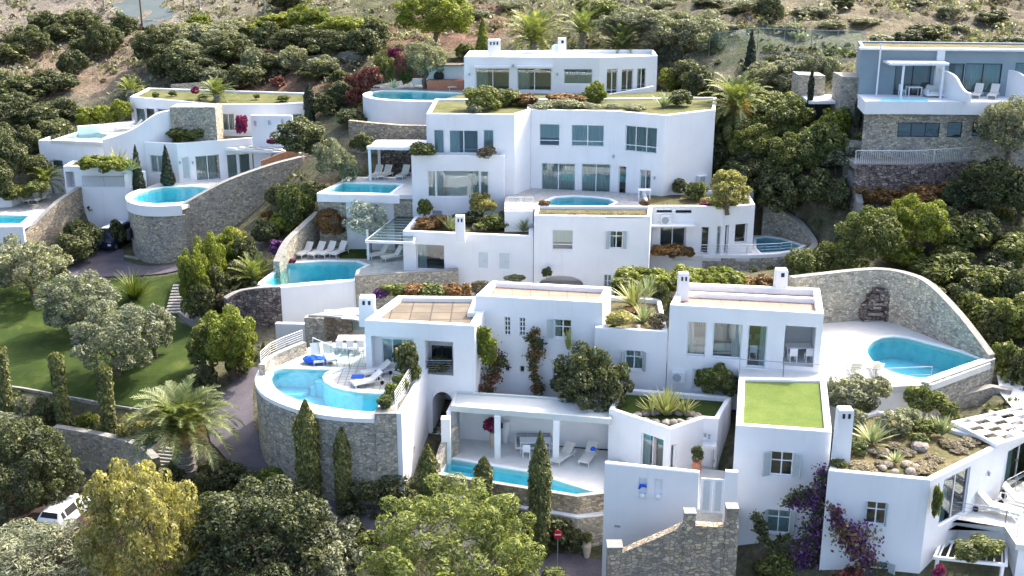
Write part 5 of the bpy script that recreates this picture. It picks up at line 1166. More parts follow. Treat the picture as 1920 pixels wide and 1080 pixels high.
pa = PZ(25.6, (690, 280), (800, 282), (800, 268), (708, 268)); pp = Pz(696, 336, zd)
pergola(pa, 25.6, 'white flat pergola over the loungers by the small trapezoid pool', [(pa[0].x + .1, pa[0].y + .12), (pa[3].x + .1, pa[3].y - .1)], zd, slats=8, axis=1, slat_w=.3, beam=.2, glassroof='deck')
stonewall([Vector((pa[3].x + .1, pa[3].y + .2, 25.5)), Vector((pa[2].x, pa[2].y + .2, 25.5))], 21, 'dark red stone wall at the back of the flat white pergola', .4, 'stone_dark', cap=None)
# ---- D1
d1l = PZ(26.2, (771, 291), (945, 292)); d1l = [Vector((p.x, p.y)) for p in d1l]; d1l += [Vector((d1l[1].x + .3, d1l[1].y + 2.9)), Vector((d1l[0].x + .3, d1l[0].y + 2.9))]
D1L = building('villa', 'white lower storey with a wide sea reflecting window and planters on its balcony', 'villa', d1l, 18, 26.2, {0: [H(802, 320, 816.5, 369, cols=1, fw=.06), H(818, 320, 899, 369.5, cols=1, cur='sides', fw=.06, name='panorama_window'), H(900.5, 321, 916, 370, cols=1, fw=.06), H(811, 395, 829, 411, k='open', dep=.8)]}, t=.35, drop=.4, roof='soil', roofname='balcony_floor')
d1u = PZ(29.4, (799, 213), (965, 214), (996, 205), (827, 206)); d1u = [Vector((p.x, p.y)) for p in d1u]; dy = d1l[0].y + 1.6 - d1u[0].y
d2 = PZ(29.4, (996, 205), (1152, 208), (1247, 216), (1341, 205)); d2 = [Vector((p.x, p.y)) for p in d2]
back = d2[0].y + 5.5
D1U = building('villa', 'white upper storey with three teal curtained windows under a grass roof', 'villa', [d1u[0], d1u[1], Vector((d2[0].x - .02, d2[0].y - .03)), Vector((d2[0].x - .02, back)), Vector((d1u[0].x + .2, back))], 20, 29.4, {0: [
    H(813, 243, 833, 288, cols=1), H(842, 244, 897, 288, cols=2, cur='left', name='sliding_door'), H(906, 243, 926, 288, cols=1)]}, t=.3, drop=.15, roof='roofgrass', roofname='roof_lawn')
D2 = building('villa', 'largest white house front, angled, with three upper windows above curtained glass doors', 'villa', d2 + [Vector((d2[3].x + 1.2, back + 1)), Vector((d2[0].x + .02, back))], 19, 29.4, {0: [
    H(1011, 232, 1050, 274, cols=1, tr=.25, cur='blind', sill=1), H(1071, 234, 1133, 275, cols=2, tr=.24, sill=1), H(1015, 306, 1079, 359, cols=2, name='sliding_door'), H(1090, 307, 1145, 361, cols=2, name='sliding_door')],
    1: [H(1172, 237, 1232, 286, cols=3, tr=.24, sill=1), H(1159, 311, 1174, 367, cols=1, cur='none', name='glass_door'), H(1199, 318, 1220, 373, cols=2, cur='left', name='glass_door')]}, t=.3, drop=.15, roof='roofgrass', roofname='roof_lawn')
wlamp(1151, 291, d2[1], d2[2], D2); wlamp(1228, 331, d2[1], d2[2], D2)
L = Loc(d2[2], d2[3]); s, z = onplane(1313, 335, d2[2], d2[3]); AC = thing('air_conditioner', 'grey air conditioning unit on the right end of the largest white front', 'air conditioner', L(s, z)); m = MB(); L.box(m, s - .45, s + .45, z - .32, z + .32, -.42, -.02); obj('casing', m, M['acgrey'], AC); m = MB(); L.box(m, s - .38, s + .15, z - .25, z + .25, -.44, -.421); obj('fan_grille', m, M['lamp'], AC)
zD = 22.85
tD = [Vector((c2[3].x - 3.5, c2[3].y)), Vector((c2[2].x, c2[2].y)), Vector((c3[5].x, c3[5].y)), Vector((c3[4].x, c3[4].y)), Vector((d2[3].x, d2[3].y + .5)), Vector((d2[2].x, d2[2].y + .5)), Vector((d2[0].x, d2[0].y + .2)), Vector((d1u[1].x, d1u[1].y + .3)), Vector((d1l[1].x + .05, d1l[1].y))]
tD[0] = Vector((c2[0].x, c2[3].y)); tD.insert(0, Vector((d1l[1].x + .05, c2[3].y)))
watE = PZ(zD, (1030, 386), (1090, 387.5), (1138, 387), (1152, 380), (1140, 374), (1110, 370.5), (1075, 369), (1042, 371), (1026, 378))
o = ringdeck([(p.x, p.y) for p in tD], watE, zD + .01, .4, 'pool_terrace', 'pave'); props(o, kind='structure'); carve(tD, zD - 2.2)
pool(watE, zD, 'oval pool on the terrace before the curtained glass doors', .3, 1.3)
m = MB(); m.box(d1l[1].x + .06, c2[0].x - .02, c2[3].y - .3, c2[3].y, 17, zD - .05); props(obj('retaining_wall', m, M['white']), 'white wall under the picket railing left of the oval pool', 'wall')
railing([Vector((d1l[1].x + .3, c2[3].y - .15, zD)), Vector((c2[0].x, c2[3].y - .15, zD))], 'short pale picket railing left of the oval pool', 1.0, 'metal_white', 0, 1.3, pickets=True)
# ---- E top house
zE = 28.2
e = [Vector((p.x, p.y)) for p in PZ(31.9, (870, 106), (893, 106.5), (893, 104), (1060, 102), (1060, 106), (1124, 107), (1232, 104), (1232, 98), (1125, 98), (1125, 99.5), (884, 99))]
e = [Vector((p.x, p.y)) for p in PZ(31.9, (870, 106), (1124, 107.5), (1233, 104))]; e += [Vector((e[2].x + .2, e[2].y + 5)), Vector((e[0].x + .3, e[0].y + 4.6))]
E_ = building('villa', 'highest white house with two wide glass doors and a row of tall windows', 'villa', e, 25.5, 31.9, {0: [
    H(892, 129, 955, 171, cols=2, cur='left', dep=.5, name='sliding_door'), H(970, 129, 1034, 171, cols=2, cur='left', dep=.5, name='sliding_door'), H(1057, 129, 1111, 158, cols=1)],
    1: [H(1137, 129, 1158, 176, cols=2, tr=.15, cur='none'), H(1165, 129, 1187, 175, cols=2, tr=.15, cur='none'), H(1194, 128, 1211, 174, cols=2, tr=.15, cur='left')]}, t=.3, drop=.3, roof='deck')
wlamp(880, 137, e[0], e[1], E_); wlamp(1045, 137, e[0], e[1], E_); wlamp(962, 121, e[0], e[1], E_)
L = Loc(e[0], e[1]); m = MB()
for a, b in ((892, 955), (970, 1034)):
    s0 = onplane(a, 128, e[0], e[1])[0]; s1, z = onplane(b, 127, e[0], e[1]); L.box(m, s0 - .1, s1 + .1, z, z + .18, -.35, -.002)
obj('awning_box', m, M['white_trim'], E_)
chimney(Vector((Pz(927, 100, 31.9).x, e[0].y + 1.5)), 31.6, 33.3, 1.15, .8, 'white chimney with three slots on the left of the highest roof', 3, 1.0)
chimney(Vector((Pz(1053, 100, 31.9).x, e[0].y + 1.8)), 31.6, 33.4, .8, .7, 'white chimney with a tilted cap in the middle of the highest roof', 1, .95)
p = Vector((Pz(1041, 100, 31.9).x, e[0].y + 1.7, 32.1)); T = thing('satellite_dish', 'small white satellite dish beside the chimney on the highest roof', 'dish', (p.x, p.y, 31.6)); m = MB(); m.lathe([(.02, 0), (.25, .04), (.38, .12), (.40, .14), (.25, .07), (.02, .03)], (0, 0, 0), 14); m.v = [tuple(Matrix.Rotation(R(70), 3, 'X') @ Vector(v) + p + Vector((0, 0, .35))) for v in m.v]; obj('reflector', m, M['frame'], T); m = MB(); m.tube([(p.x, p.y + .1, 31.6), (p.x, p.y + .1, p.z + .35)], .03); obj('mast', m, M['metal'], T)
c = Vector((Pz(1175, 185, zE).x, e[1].y - 1.0)); m = MB(); c0 = Py(1128, 186, e[1].y - 1.5); c1_ = Py(1225, 184, e[2].y - 1.0); wallrun(m, [Vector((c0.x, c0.y, c0.z + .3)), Vector((c1_.x, c1_.y, c0.z + .9))], 26, .3); props(obj('balcony_wall', m, M['white']), 'white slanting balcony wall under the row of tall windows', 'wall')
zP = 28.3
watT = PZ(zP, (690, 180), (704, 184.5), (735, 187.5), (790, 189), (868, 189), (868, 176), (820, 173.5), (770, 171), (720, 171), (698, 174))
pool(watT, zP, 'round ended pool on the high white wall beside the highest house', .25, 1.3)
ot = PZ(zP, (690, 174), (680, 180), (690, 186), (716, 190), (760, 192.5), (800, 193.5), (872, 194)); dT = ot + [Pz(885, 172, zP), Pz(885, 150, zP), Pz(760, 150, zP), Pz(690, 162, zP)]
o = ringdeck(dT, watT, zP + .01, .4, 'pool_terrace', 'pave'); props(o, kind='structure'); carve(dT, zP - 2.3)
m = MB(); wallrun(m, smooth_path([Vector((p.x, p.y, zP + .14)) for p in ot], 4), zP - 2.7, .5); props(obj('pool_wall', m, M['white'], smooth=False), 'curved high white wall of the topmost pool', 'wall')
# planted ground between the grass roof and the highest house
m = MB(); gq = [Vector((d1u[0].x + .4, back - .1)), Vector((d2[0].x, back - .1)), Vector((d2[3].x + 1, back + .9)), Vector((e[2].x + 1, e[2].y - .3)), Vector((e[1].x, e[1].y - .3)), Vector((e[0].x, e[0].y - .3))]
m.face([(p.x, p.y, 29.2 if i < 3 else 28.6) for i, p in enumerate(gq)]); struct('garden_bed', m, M['roofgrass'])
CARVE.append(([(p.x, p.y) for p in gq], 28.0))
# ================================================================ LEFT HOUSES
f2p = PZ(24.3, (270, 266), (331, 269), (500, 256), (470, 244), (330, 250))
zf = 20.6
F2 = building('villa', 'white left hand house with a bushy roof garden and tall curtained glass doors', 'villa', [f2p[0], f2p[1], f2p[2], Vector((f2p[2].x + .5, f2p[2].y + 4, 0)), Vector((f2p[0].x, f2p[0].y + 9, 0))], 17, 24.3, {0: [H(282, 291, 308, 324, cols=2)],
    1: [H(341, 294, 356, 338, solid=1, cols=1, fm='shutter'), H(367, 291, 412, 338, cols=2, name='sliding_door'), H(426, 289, 446, 335, cols=1, name='glass_door'), H(449, 288, 470, 333, cols=1, name='glass_door'), H(473, 287, 495, 330, cols=1, name='glass_door')]}, t=.3, drop=.3, roof='soil', roofname='roof_garden')
wlamp(337, 303, f2p[1], f2p[2], F2); wlamp(361, 303, f2p[1], f2p[2], F2)
f1p = PZ(27.1, (243, 181), (350, 190), (400, 195)); f1b = PZ(27.1, (400, 195), (516, 195), (575, 192))
F1 = building('villa', 'upper left white house with long low grass roof', 'villa', [f1p[0], f1p[2], f1b[1], f1b[2], Vector((f1b[2].x, f1b[2].y + 6, 0)), Vector((f1p[0].x, f1p[0].y + 6, 0))], 22, 27.1, {0: [H(254, 203, 272, 233, cols=1, name='glass_door'), H(273, 203, 290, 232, cols=1, cur='none', name='glass_door'), H(295, 204, 316, 226, cols=1)],
    1: [H(417, 213, 440, 245, cols=2, name='glass_door')], 2: [H(548, 213, 568, 236, cols=1, cur='full')]}, t=.3, drop=.2, roof='roofgrass', roofname='roof_lawn')
a, b = Py(318, 201, 108.5), Py(403, 201, 108.3)
stonewall([a, b], 20, 'square blue grey stone tower wall in the middle of the left houses', 2.2, 'stone', cap=None)
a, b = Py(470, 216, 109), Py(547, 213, 108.8)
T, gs, L = bxwall('garden_wall', 'white wall with three tiny square holes, upper left house', a, b, 20, a.z, .35, [H(476, 227, 481, 236, k='open', dep=.2), H(502, 226, 508, 234, k='open', dep=.2), H(527, 224, 532, 232, k='open', dep=.2)])
sw = [(194, 284, 21.9), (215, 262, 23.3), (250, 245, 24.4), (285, 215, 25.9), (305, 209, 26.3), (320, 208, 26.3)]
tp = [Py(x, y, 106.5 + i * .45) for i, (x, y, z) in enumerate([(193, 262, 0), (215, 256, 0), (250, 242, 0), (280, 222, 0), (300, 211, 0), (320, 208, 0)])]
m = MB(); wallrun(m, smooth_path(tp, 4), 18, .4); props(obj('garden_wall', m, M['white']), 'white wall sweeping up in a curve to the stone tower', 'wall')
zf1 = 24.3
w1 = PZ(zf1, (112, 259), (196, 263), (214, 250), (160, 246), (145, 249)); w1 = PZ(zf1, (112, 260), (190, 263), (205, 253), (165, 247), (146, 249))
d_ = PZ(zf1, (95, 263), (193, 267), (260, 252), (300, 238), (250, 226), (145, 237), (146, 247))
pool(w1, zf1, 'pale pool on the white box wall at the far left', .2, 1.2); o = ringdeck(d_, w1, zf1 + .01, .3, 'pool_terrace', 'deck'); props(o, kind='structure'); carve(d_, zf1 - 2)
m = MB(); wallrun(m, [Pz(145, 237, zf1 + .8), Pz(250, 229, zf1 + .8)], zf1 - .5, .25); props(obj('garden_wall', m, M['white']), 'low white wall behind the pale far left pool', 'wall')
bx4 = PZ(zf1 - .3, (72, 268), (194, 272)); bx4 = [Vector((p.x, p.y)) for p in bx4]
F3 = building('villa', 'plain white box wall house below the pale far left pool', 'villa', [bx4[0], bx4[1], Vector((bx4[1].x, bx4[1].y + 4)), Vector((bx4[0].x + .5, bx4[0].y + 4))], 17, zf1 - .05, {0: [H(98, 300, 118, 318, cols=1, cur='full')]}, t=.25, drop=.3, roof='deck')
m = MB(); wallrun(m, [Vector((bx4[1].x, bx4[1].y + 1.5, zf1 - .6)), Vector((f2p[0].x, f2p[0].y + .4, zf1 - .9))], 18, .3); props(obj('garden_wall', m, M['white']), 'plain white wall linking the box wall house and the roof garden house', 'wall')
# planter + garage
g0, g1 = Py(118, 311, 104.5), Py(245, 318, 104)
FG = building('villa', 'low white shed with a planted top beside the dark conifers', 'villa', [Vector((p.x, p.y)) for p in (g0, g1, Vector((g1.x, g1.y + 3, 0)), Vector((g0.x, g0.y + 2.4, 0)))], 18, g0.z, {0: [H(124, 322, 140, 352, k='room', dep=1.2)]}, t=.25, drop=.2, roof='soil', roofname='planter_bed')
w0, w1_ = Py(153, 350, 104), Py(234, 342, 103.8)
m = MB(); wallrun(m, [w0, Vector((w1_.x, w1_.y, w0.z))], 13, .35); wallrun(m, [Vector((w1_.x, w1_.y, w0.z + 1.2)), Vector((w1_.x + 1.6, w1_.y + 1.2, w0.z + 1.2))], 13, .35); props(obj('retaining_wall', m, M['white']), 'tall white retaining wall above the parked dark van', 'wall')
railing([Vector((w0.x + .1, w0.y + .1, w0.z)), Vector((w1_.x, w1_.y + .1, w0.z))], 'grey fence on the tall white wall above the parked dark van', .95, 'metal', 8, 2)
# van bay side
stonewall([Py(38, 450, 96), Py(70, 418, 98), Py(110, 380, 100.5), Py(153, 352, 104)], 13, 'sloping stone wall above the big olive trees, far left', .4, 'stone_warm', smooth=3)
zf3 = 19.2
dd = PZ(zf3, (-60, 402), (50, 424), (150, 352), (100, 340), (-60, 380)); dd = PZ(zf3, (-60, 425), (45, 424), (98, 395), (140, 362), (95, 358), (0, 370), (-60, 375)); ww = PZ(zf3, (-40, 420), (38, 420), (56, 405), (-40, 402))
pool(ww, zf3, 'blue pool cut by the left edge of the photo', .2, 1.2); o = ringdeck(dd, ww, zf3 + .01, .3, 'pool_terrace', 'pave'); props(o, kind='structure'); carve(dd, zf3 - 2)
m = MB(); wallrun(m, [Pz(-60, 426, zf3 + .05), Pz(43, 425, zf3 + .05)], 17.1, .3); props(obj('pool_wall', m, M['white']), 'white front wall of the pool at the left edge', 'wall'); a = Pz(-60, 426, zf3); b = Pz(45, 425, zf3)
stonewall([Vector((a.x, a.y - .05, 17.1)), Vector((b.x, b.y - .05, 17.1))], 13, 'stone base under the pool at the left edge', .3, 'stone', cap=None)
m = MB(); wallrun(m, [Pz(-10, 372, zf3 + .9), Pz(20, 370, zf3 + .9), Pz(60, 360, zf3 + .6), Pz(95, 357, zf3 + .3)], zf3 - 1, .3); props(obj('garden_wall', m, M['white']), 'curving white garden wall behind the pool at the left edge', 'wall')
# round tower and pool F2
wF = PZ(zf, (246, 374), (258, 379), (290, 382.5), (330, 381.5), (358, 377), (380, 366), (398, 354), (360, 350), (310, 351), (280, 357), (252, 365))
pool(wF, zf, 'bright round ended pool on top of the round stone tower', .3, 1.3)
oF = PZ(zf, (262, 357), (240, 367), (236, 376), (246, 384), (270, 389), (305, 390), (341, 388)); dF = oF + PZ(zf, (385, 372), (420, 350), (500, 330), (565, 318)) + [Vector((f2p[2].x, f2p[2].y + .3, 0)), Vector((f2p[1].x + .1, f2p[1].y + .3, 0)), Vector((f2p[0].x + 1.5, f2p[0].y + .3, 0))]
o = ringdeck(dF, wF, zf + .01, .3, 'pool_terrace', 'deck'); props(o, kind='structure'); carve(dF, zf - 3)
m = MB(); wallrun(m, smooth_path([Vector((p.x, p.y, zf + .16)) for p in oF], 4), zf - .75, .5); props(obj('kerb', m, M['white_trim']), 'curved white rim on top of the round stone tower', 'pool rim')
tw = [Vector((p.x + .12, p.y + .18, zf - .74)) for p in oF]; TW = stonewall(tw, 14, 'round stone tower with two small windows under the bright pool', .5, 'stone', smooth=4, cap=None, cat='stone tower', name='stone_tower')
for (x, y, w_, h_, mt) in ((313, 446, 13, 18, 'shutter_pale'), (241, 440, 6, 18, 'dark')):
    c = Py(x, y, 97.6 if x > 300 else 98.8); sc_ = scl(c); m = MB(); m.box(c.x - w_ / sc_ / 2, c.x + w_ / sc_ / 2, c.y - .12, c.y + .8, c.z - h_ / sc_ / 2, c.z + h_ / sc_ / 2); wn = obj('window', m, M[mt], TW)
m = MB(); m.prism([(p.x, p.y - .35) for p in [Pz(225, 488, 15.2), Pz(262, 494, 15.2), Pz(342, 492, 15.2)]] + [(Pz(342, 480, 15.2).x, Pz(342, 480, 15.2).y), (Pz(228, 478, 15.2).x, Pz(228, 478, 15.2).y)], 14.2, 15.75); props(obj('plinth', m, M['stone']), 'stone plinth round the foot of the round tower', 'plinth')
big = [Py(341, 387, 98.2), Py(378, 366, 99), Py(420, 344, 100), Py(468, 325, 101.2), Py(520, 308, 102.6), Py(567, 296, 104)]
stonewall(big, 13, 'great sloping stone wall rising right of the round tower', .6, 'stone', smooth=4)
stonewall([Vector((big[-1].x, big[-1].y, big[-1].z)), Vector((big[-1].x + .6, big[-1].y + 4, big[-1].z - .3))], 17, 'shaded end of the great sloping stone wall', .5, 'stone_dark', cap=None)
pq = PZ(23.6, (424, 282), (558, 278), (567, 272), (430, 274)); pq = [Py(424, 282, f2p[1].y + 1.6), Py(562, 280, 106.5), Py(560, 273, 109), Py(455, 274, 109.5)]
pergola([Vector((p.x, p.y)) for p in pq], pq[0].z, 'white pergola with chequered panels over the left hand glass doors', [(pq[1].x, pq[1].y)], zf, slats=5, axis=1, weave=(8, 4), beam=.14)
fo = [Py(490, 306, 103.6), Py(525, 292, 104.4), Py(560, 281, 105.4)]
m = MB(); wallrun(m, [Vector((p.x, p.y, p.z + .2)) for p in fo], [p.z - 1.0 for p in fo], .08); props(obj('wood_fence', m, M['wood_orange']), 'orange wooden fence panels on the great sloping stone wall', 'fence')
# ================================================================ RIGHT GREY HOUSE
gy = 95.0; ga, gb = Py(1617, 92, gy), Py(1990, 97, gy - 1.5); gz = ga.z; gf = 30.6
G_ = building('villa', 'modern grey house with white roof edge and glass doors, upper right', 'villa', [Vector((ga.x, ga.y)), Vector((gb.x, gb.y)), Vector((gb.x, gb.y + 6)), Vector((ga.x * (gb.y + 6) / ga.y, ga.y + 6))], gf - .5, gz, {0: [
    H(1677, 119, 1745, 178, cols=2, cur='none', fm='frame_dark', name='sliding_door'), H(1777, 119, 1806, 177, cols=1, cur='none', fm='frame_dark', name='glass_door'), H(1808, 119, 1877, 172, cols=2, cur='full', fm='frame_dark', name='sliding_door'), H(1902, 118, 1960, 170, cols=2, fm='frame_dark', name='sliding_door')]}, t=.3, drop=.15, roof='soil', wall='greywall')
m = MB(); L = Loc(ga, gb); L.box(m, -.25, L.L, gz - .02, gz + .14, -.4, .3); obj('roof_edge', m, M['white_trim'], G_); s0 = onplane(1752, 140, ga, gb)[0]; s1 = onplane(1766, 140, ga, gb)[0]; m = MB(); L.box(m, s0, s1, gf - .4, gz - .03, -.3, -.002); obj('pilaster', m, M['white'], G_)
s0 = onplane(1643, 140, ga, gb)[0]; m = MB(); L.box(m, s0, s0 + .12, gf - .4, gz + .5, -.5, -.41); obj('corner_post', m, M['white_trim'], G_)
tg = PZ(gf, (1622, 190), (1700, 190), (1900, 192), (2000, 194)); tg = [Vector((p.x, p.y)) for p in tg]; tgp = tg + [Vector((gb.x, gb.y + .2)), Vector((ga.x, ga.y + .2))]
m = MB(); m.prism([(p.x, p.y) for p in tgp], gf - 1.0, gf); struct('terrace', m, M['white']); carve(tgp, gf - 2)
m = MB(); q0 = PZ(gf + .05, (1650, 188), (1740, 188.5), (1740, 184), (1655, 183.5)); m.prism([(p.x, p.y) for p in q0], gf - .3, gf + .02); single('water_strip', m, M['basin'], 'thin strip of pool water on the grey house terrace', 'pool')
LB = Loc(Vector((tg[0].x + .3, tg[0].y + .9)), Vector((tg[3].x, tg[3].y + .9)))
G2 = building('villa', 'stone faced ground floor under the grey house terrace, with dark openings', 'villa', [LB(0, 0).xy, LB(LB.L, 0).xy, LB(LB.L, 0, 5).xy, LB(2.3, 0, 5).xy], 25, gf - 1.005, {0: [H(1683, 230, 1762, 257, cols=3, cur='none', fm='frame_dark'), H(1776, 229, 1804, 258, cols=1, cur='none', fm='frame_dark'), H(1823, 229, 1845, 256, cols=1, cur='none', fm='frame_dark'), H(1870, 229, 1890, 256, cols=1, cur='none', fm='frame_dark')]}, wall='stone', t=.2, drop=.05, roof='soil')
for i, (x0, x1, lab) in enumerate(((1752, 1822, 'white swooping partition wall in the middle of the grey house terrace'), (1880, 1950, 'white swooping partition wall at the right edge of the grey house terrace'))):
    p0 = Py(x0, 150, gy - .35); q0 = Pz(x1 - (2 if i == 0 else 0), 193, gf)
    pr_ = [0, .2, .42, .6, .74, .86, 1.0]; hh = [2.1, 2.1, 2.02, 1.75, 1.2, .85, .75]; tp = [Vector((p0.x + (q0.x - p0.x) * t, p0.y + (q0.y - p0.y) * t, gf + hv)) for t, hv in zip(pr_, hh)]
    m = MB(); wallrun(m, smooth_path(tp, 3), gf + .005, .22, -1); props(obj('partition_wall', m, M['white']), lab, 'wall')
pc = PZ(33.0, (1672, 121), (1778, 121), (1778, 117), (1672, 117)); a_, b_ = Py(1672, 119, gy - 2.3), Py(1778, 120, gy - 2.3)
pergola([Vector((a_.x, a_.y)), Vector((b_.x, b_.y)), Vector((b_.x, gy - .5)), Vector((a_.x, gy - .4))], a_.z - .15, 'white flat awning pergola before the grey house', [(a_.x + 1.0, a_.y + .1), (b_.x - .3, b_.y + .1)], gf, slats=6, axis=1, slat_w=.3, glassroof='deck')
for (x0, x1, y0, y1, Y_, lab, dp) in ((1580, 1631, 146, 250, 96.5, 'stone tower block beside the grey house', 3), (1497, 1548, 142, 215, 101, 'smaller slanted stone wall block left of the grey house', 2.2)):
    p, q = Py(x0, y0, Y_), Py(x1, y0 + 3, Y_); stonewall([p, Vector((q.x, q.y, p.z - .1))], 24, lab, dp, 'stone', cap='coping')
p, q = Py(1512, 186, 99), Py(1582, 188, 98); m = MB(); m.box(p.x, q.x, 98, 101.5, p.z - .25, p.z); PR = thing('porch', 'small porch with pale flat roof and dark door left of the grey house', 'porch', (p.x, 98, 26)); obj('roof', m, M['white_trim'], PR); m = MB(); m.box(p.x + 1, q.x, 99.6, 99.8, 24, p.z - .26); obj('glazing', m, M['frame_dark'], PR)
m = MB(); x_ = q.x - .2; m.box(x_, x_ + .1, 98.1, 98.2, 24, p.z - .25); obj('post', m, M['metal'], PR)
# fence behind, path and railing below
fp = [Py(x, y, Y_) for x, y, Y_ in ((1330, 88, 116), (1420, 92, 115), (1520, 95, 113.5), (1618, 97, 112))]; fp = [Vector((p.x, p.y, h(p.x, p.y) - .1)) for p in fp]
railing(fp, 'tall green wire fence at the foot of the dry hill', 2.2, 'metal', 0, 2.6, glassy=True)
zr = 25.9
rp = [Pz(1603, 307, zr), Pz(1700, 308, zr), Pz(1800, 302, zr), Pz(1856, 296, zr)]; railing(rp, 'pale railing along the raised path below the grey house', 1.05, 'metal_white', 0, 3.0, pickets=True)
pth = [Vector((p.x, p.y - .2)) for p in rp] + [Vector((rp[-1].x + 2, rp[-1].y)), Vector((rp[-1].x + 2, rp[-1].y + 3)), Vector((rp[2].x, rp[2].y + 3)), Vector((rp[0].x, rp[0].y + 3))]
m = MB(); m.prism([(p.x, p.y) for p in pth], zr - .4, zr); struct('path', m, M['coping']); carve(pth, zr - .6)
stonewall([Vector((p.x, p.y - .25, zr)) for p in rp], 20, 'brown stone wall under the raised path below the grey house', .35, 'stone_dark', cap='coping')
stonewall([Vector((p.x, p.y + 3.0, zr + 1.15)) for p in rp], 24, 'stone garden wall behind the raised path below the grey house', .4, 'stone', cap='coping')
stonewall([Py(1590, 318, 92), Py(1600, 345, 90.5), Py(1607, 380, 89)], 18, 'pale curving stone wall end beside the raised path', .5, 'coping', smooth=4, cap=None)
p = Py(1837, 278, 95.2); T = thing('meter_box', 'pale utility box at the right end of the raised path', 'utility box', (p.x, p.y, zr)); m = MB(); m.box(p.x - .6, p.x + .6, 94.6, 95.0, zr, zr + 1.9); obj('casing', m, M['acgrey'], T); m = MB(); m.box(p.x - .35, p.x + .1, 94.57, 94.6, zr + .8, zr + 1.4); obj('door', m, M['lamp'], T)
# ================================================================ FURNITURE AND SMALL THINGS
def make_lounger(label, cat='sun lounger', back=38, col_='lounger'):
    T = thing('sun_lounger', label, cat, (0, 0, 0)); a = R(back); m = MB()
    m.box(-.31, .31, -1.0, .25, .30, .37); obj('seat', m, M[col_], T)
    m = MB(); Mx = Matrix.Translation((0, .25, .33)) @ Matrix.Rotation(a, 4, 'X'); m.box(-.31, .31, 0, .80, -.03, .04, Mx); obj('backrest', m, M[col_], T)
    m = MB()
    for x in (-.33, .33): m.box(x - .02, x + .02, -1.02, .95, .25, .30)
    m.box(-.31, .31, -1.02, -.98, .25, .30); m.box(-.31, .31, .91, .95, .25, .30); obj('frame', m, M['lounger_frame'], T)
    for x in (-.31, .31):
        for y in (-.9, .75): m = MB(); m.box(x - .022, x + .022, y - .022, y + .022, 0, .25); obj('leg', m, M['lounger_frame'], T)
    return T
LG = {}
def lounger(px, py, z, ang, label, group=None, back=38, col_='lounger', s=1.0, wheel=False):
    """ang: direction the head points, degrees clockwise from away-from-camera"""
    k = (back, col_, wheel); p = Pz(px, py, z)
    if k not in LG:
        LG[k] = make_lounger(label, back=back, col_=col_); o = LG[k]
        if wheel:
            for x in (-.36, .36): m = MB(); m.tube([(x - .03, .8, .12), (x + .03, .8, .12)], .12, 12); obj('wheel', m, M['black'], o)
    else: o = copy_tree(LG[k])
    o.location = (p.x, p.y, z + .015); o.rotation_euler = (0, 0, -R(ang)); o.scale = (s, s, s); o['label'] = label
    if group: o['group'] = group
    return o
gC = 'four loungers in a row behind the straight fronted pool'
for i, x in enumerate((573, 596, 616, 637)): lounger(x, 479 - .5 * i, 18.37, 28, ['leftmost', 'second', 'third', 'rightmost'][i] + ' cream lounger of the four in a row behind the straight fronted pool', gC, 52)
lounger(712, 482, 18.37, 55, 'cream lounger under the slatted pergola, left one', 'pergola loungers', 52); lounger(738, 486, 18.37, 55, 'cream lounger under the slatted pergola, right one', 'pergola loungers', 52)
for i, x in enumerate((706, 723, 757)): lounger(x, 333, zd + .01, 20, ['left', 'middle', 'right'][i] + ' cream lounger of the three under the flat white pergola', 'loungers by the trapezoid pool', 52)
lounger(594, 677, pz + .01, -18, 'upright cream lounger next to the blue towel, by the turquoise pool', 'turquoise pool loungers', 60); lounger(618, 675, pz + .01, -18, 'upright cream lounger nearer the glass windbreak by the turquoise pool', 'turquoise pool loungers', 60)
p = Pz(590, 682, pz); m = MB(); m.box(-.5, .5, -.35, .35, 0, .08); T = thing('towel', 'rumpled bright blue towels heaped at the foot of the upright loungers', 'towel', (p.x, p.y, pz + .02)); 
bm = bmesh.new(); bmesh.ops.create_icosphere(bm, subdivisions=3, radius=.62)
for v in bm.verts: v.co.z *= .38; v.co.x *= 1.35; v.co.z += .06 * math.sin(v.co.x * 9) * math.cos(v.co.y * 11); v.co.y *= .75; v.co.z += .28
me = bpy.data.meshes.new('cloth'); bm.to_mesh(me); bm.free(); me.materials.append(M['blue']); put('cloth', me, (0, 0, 0), (1, 1, 1), -.3, T)
l1 = lounger(690, 722, pz + .01, 62, 'wheeled cream lounger with a blue towel at the pool edge', 'wheeled loungers by the turquoise pool', 34, wheel=True); l2 = lounger(706, 703, pz + .01, 62, 'wheeled cream lounger closer to the loggia, behind the other', 'wheeled loungers by the turquoise pool', 34, wheel=True)
p = Pz(671, 718, pz); m = MB(); m.box(p.x - .38, p.x + .38, p.y - .25, p.y + .25, pz + .39, pz + .46); single('towel', m, M['blue'], 'folded blue towel on the foot of the wheeled lounger', 'towel')
p = Pz(712, 708, pz); m = MB(); m.box(p.x - .3, p.x + .25, p.y - .2, p.y + .2, pz + .39, pz + .43); single('towel', m, M['blue'], 'blue towel lying on the rear wheeled lounger', 'towel')
lounger(1056, 862, PZ6 + .02, 35, 'lounger left of the small shadow gap on the pavilion terrace', 'pavilion loungers', 36); l = lounger(1103, 862, PZ6 + .02, 22, 'lounger with a dark blue cap on its headrest on the pavilion terrace', 'pavilion loungers', 36)
p = Pz(1112, 843, PZ6 + .8); m = MB(); m.lathe([(.18, 0), (.17, .1), (.1, .18), (.02, .2)], (p.x, p.y, PZ6 + .78), 10); single('cap', m, M['blue'], 'dark blue cap hanging on a pavilion lounger headrest', 'cap')
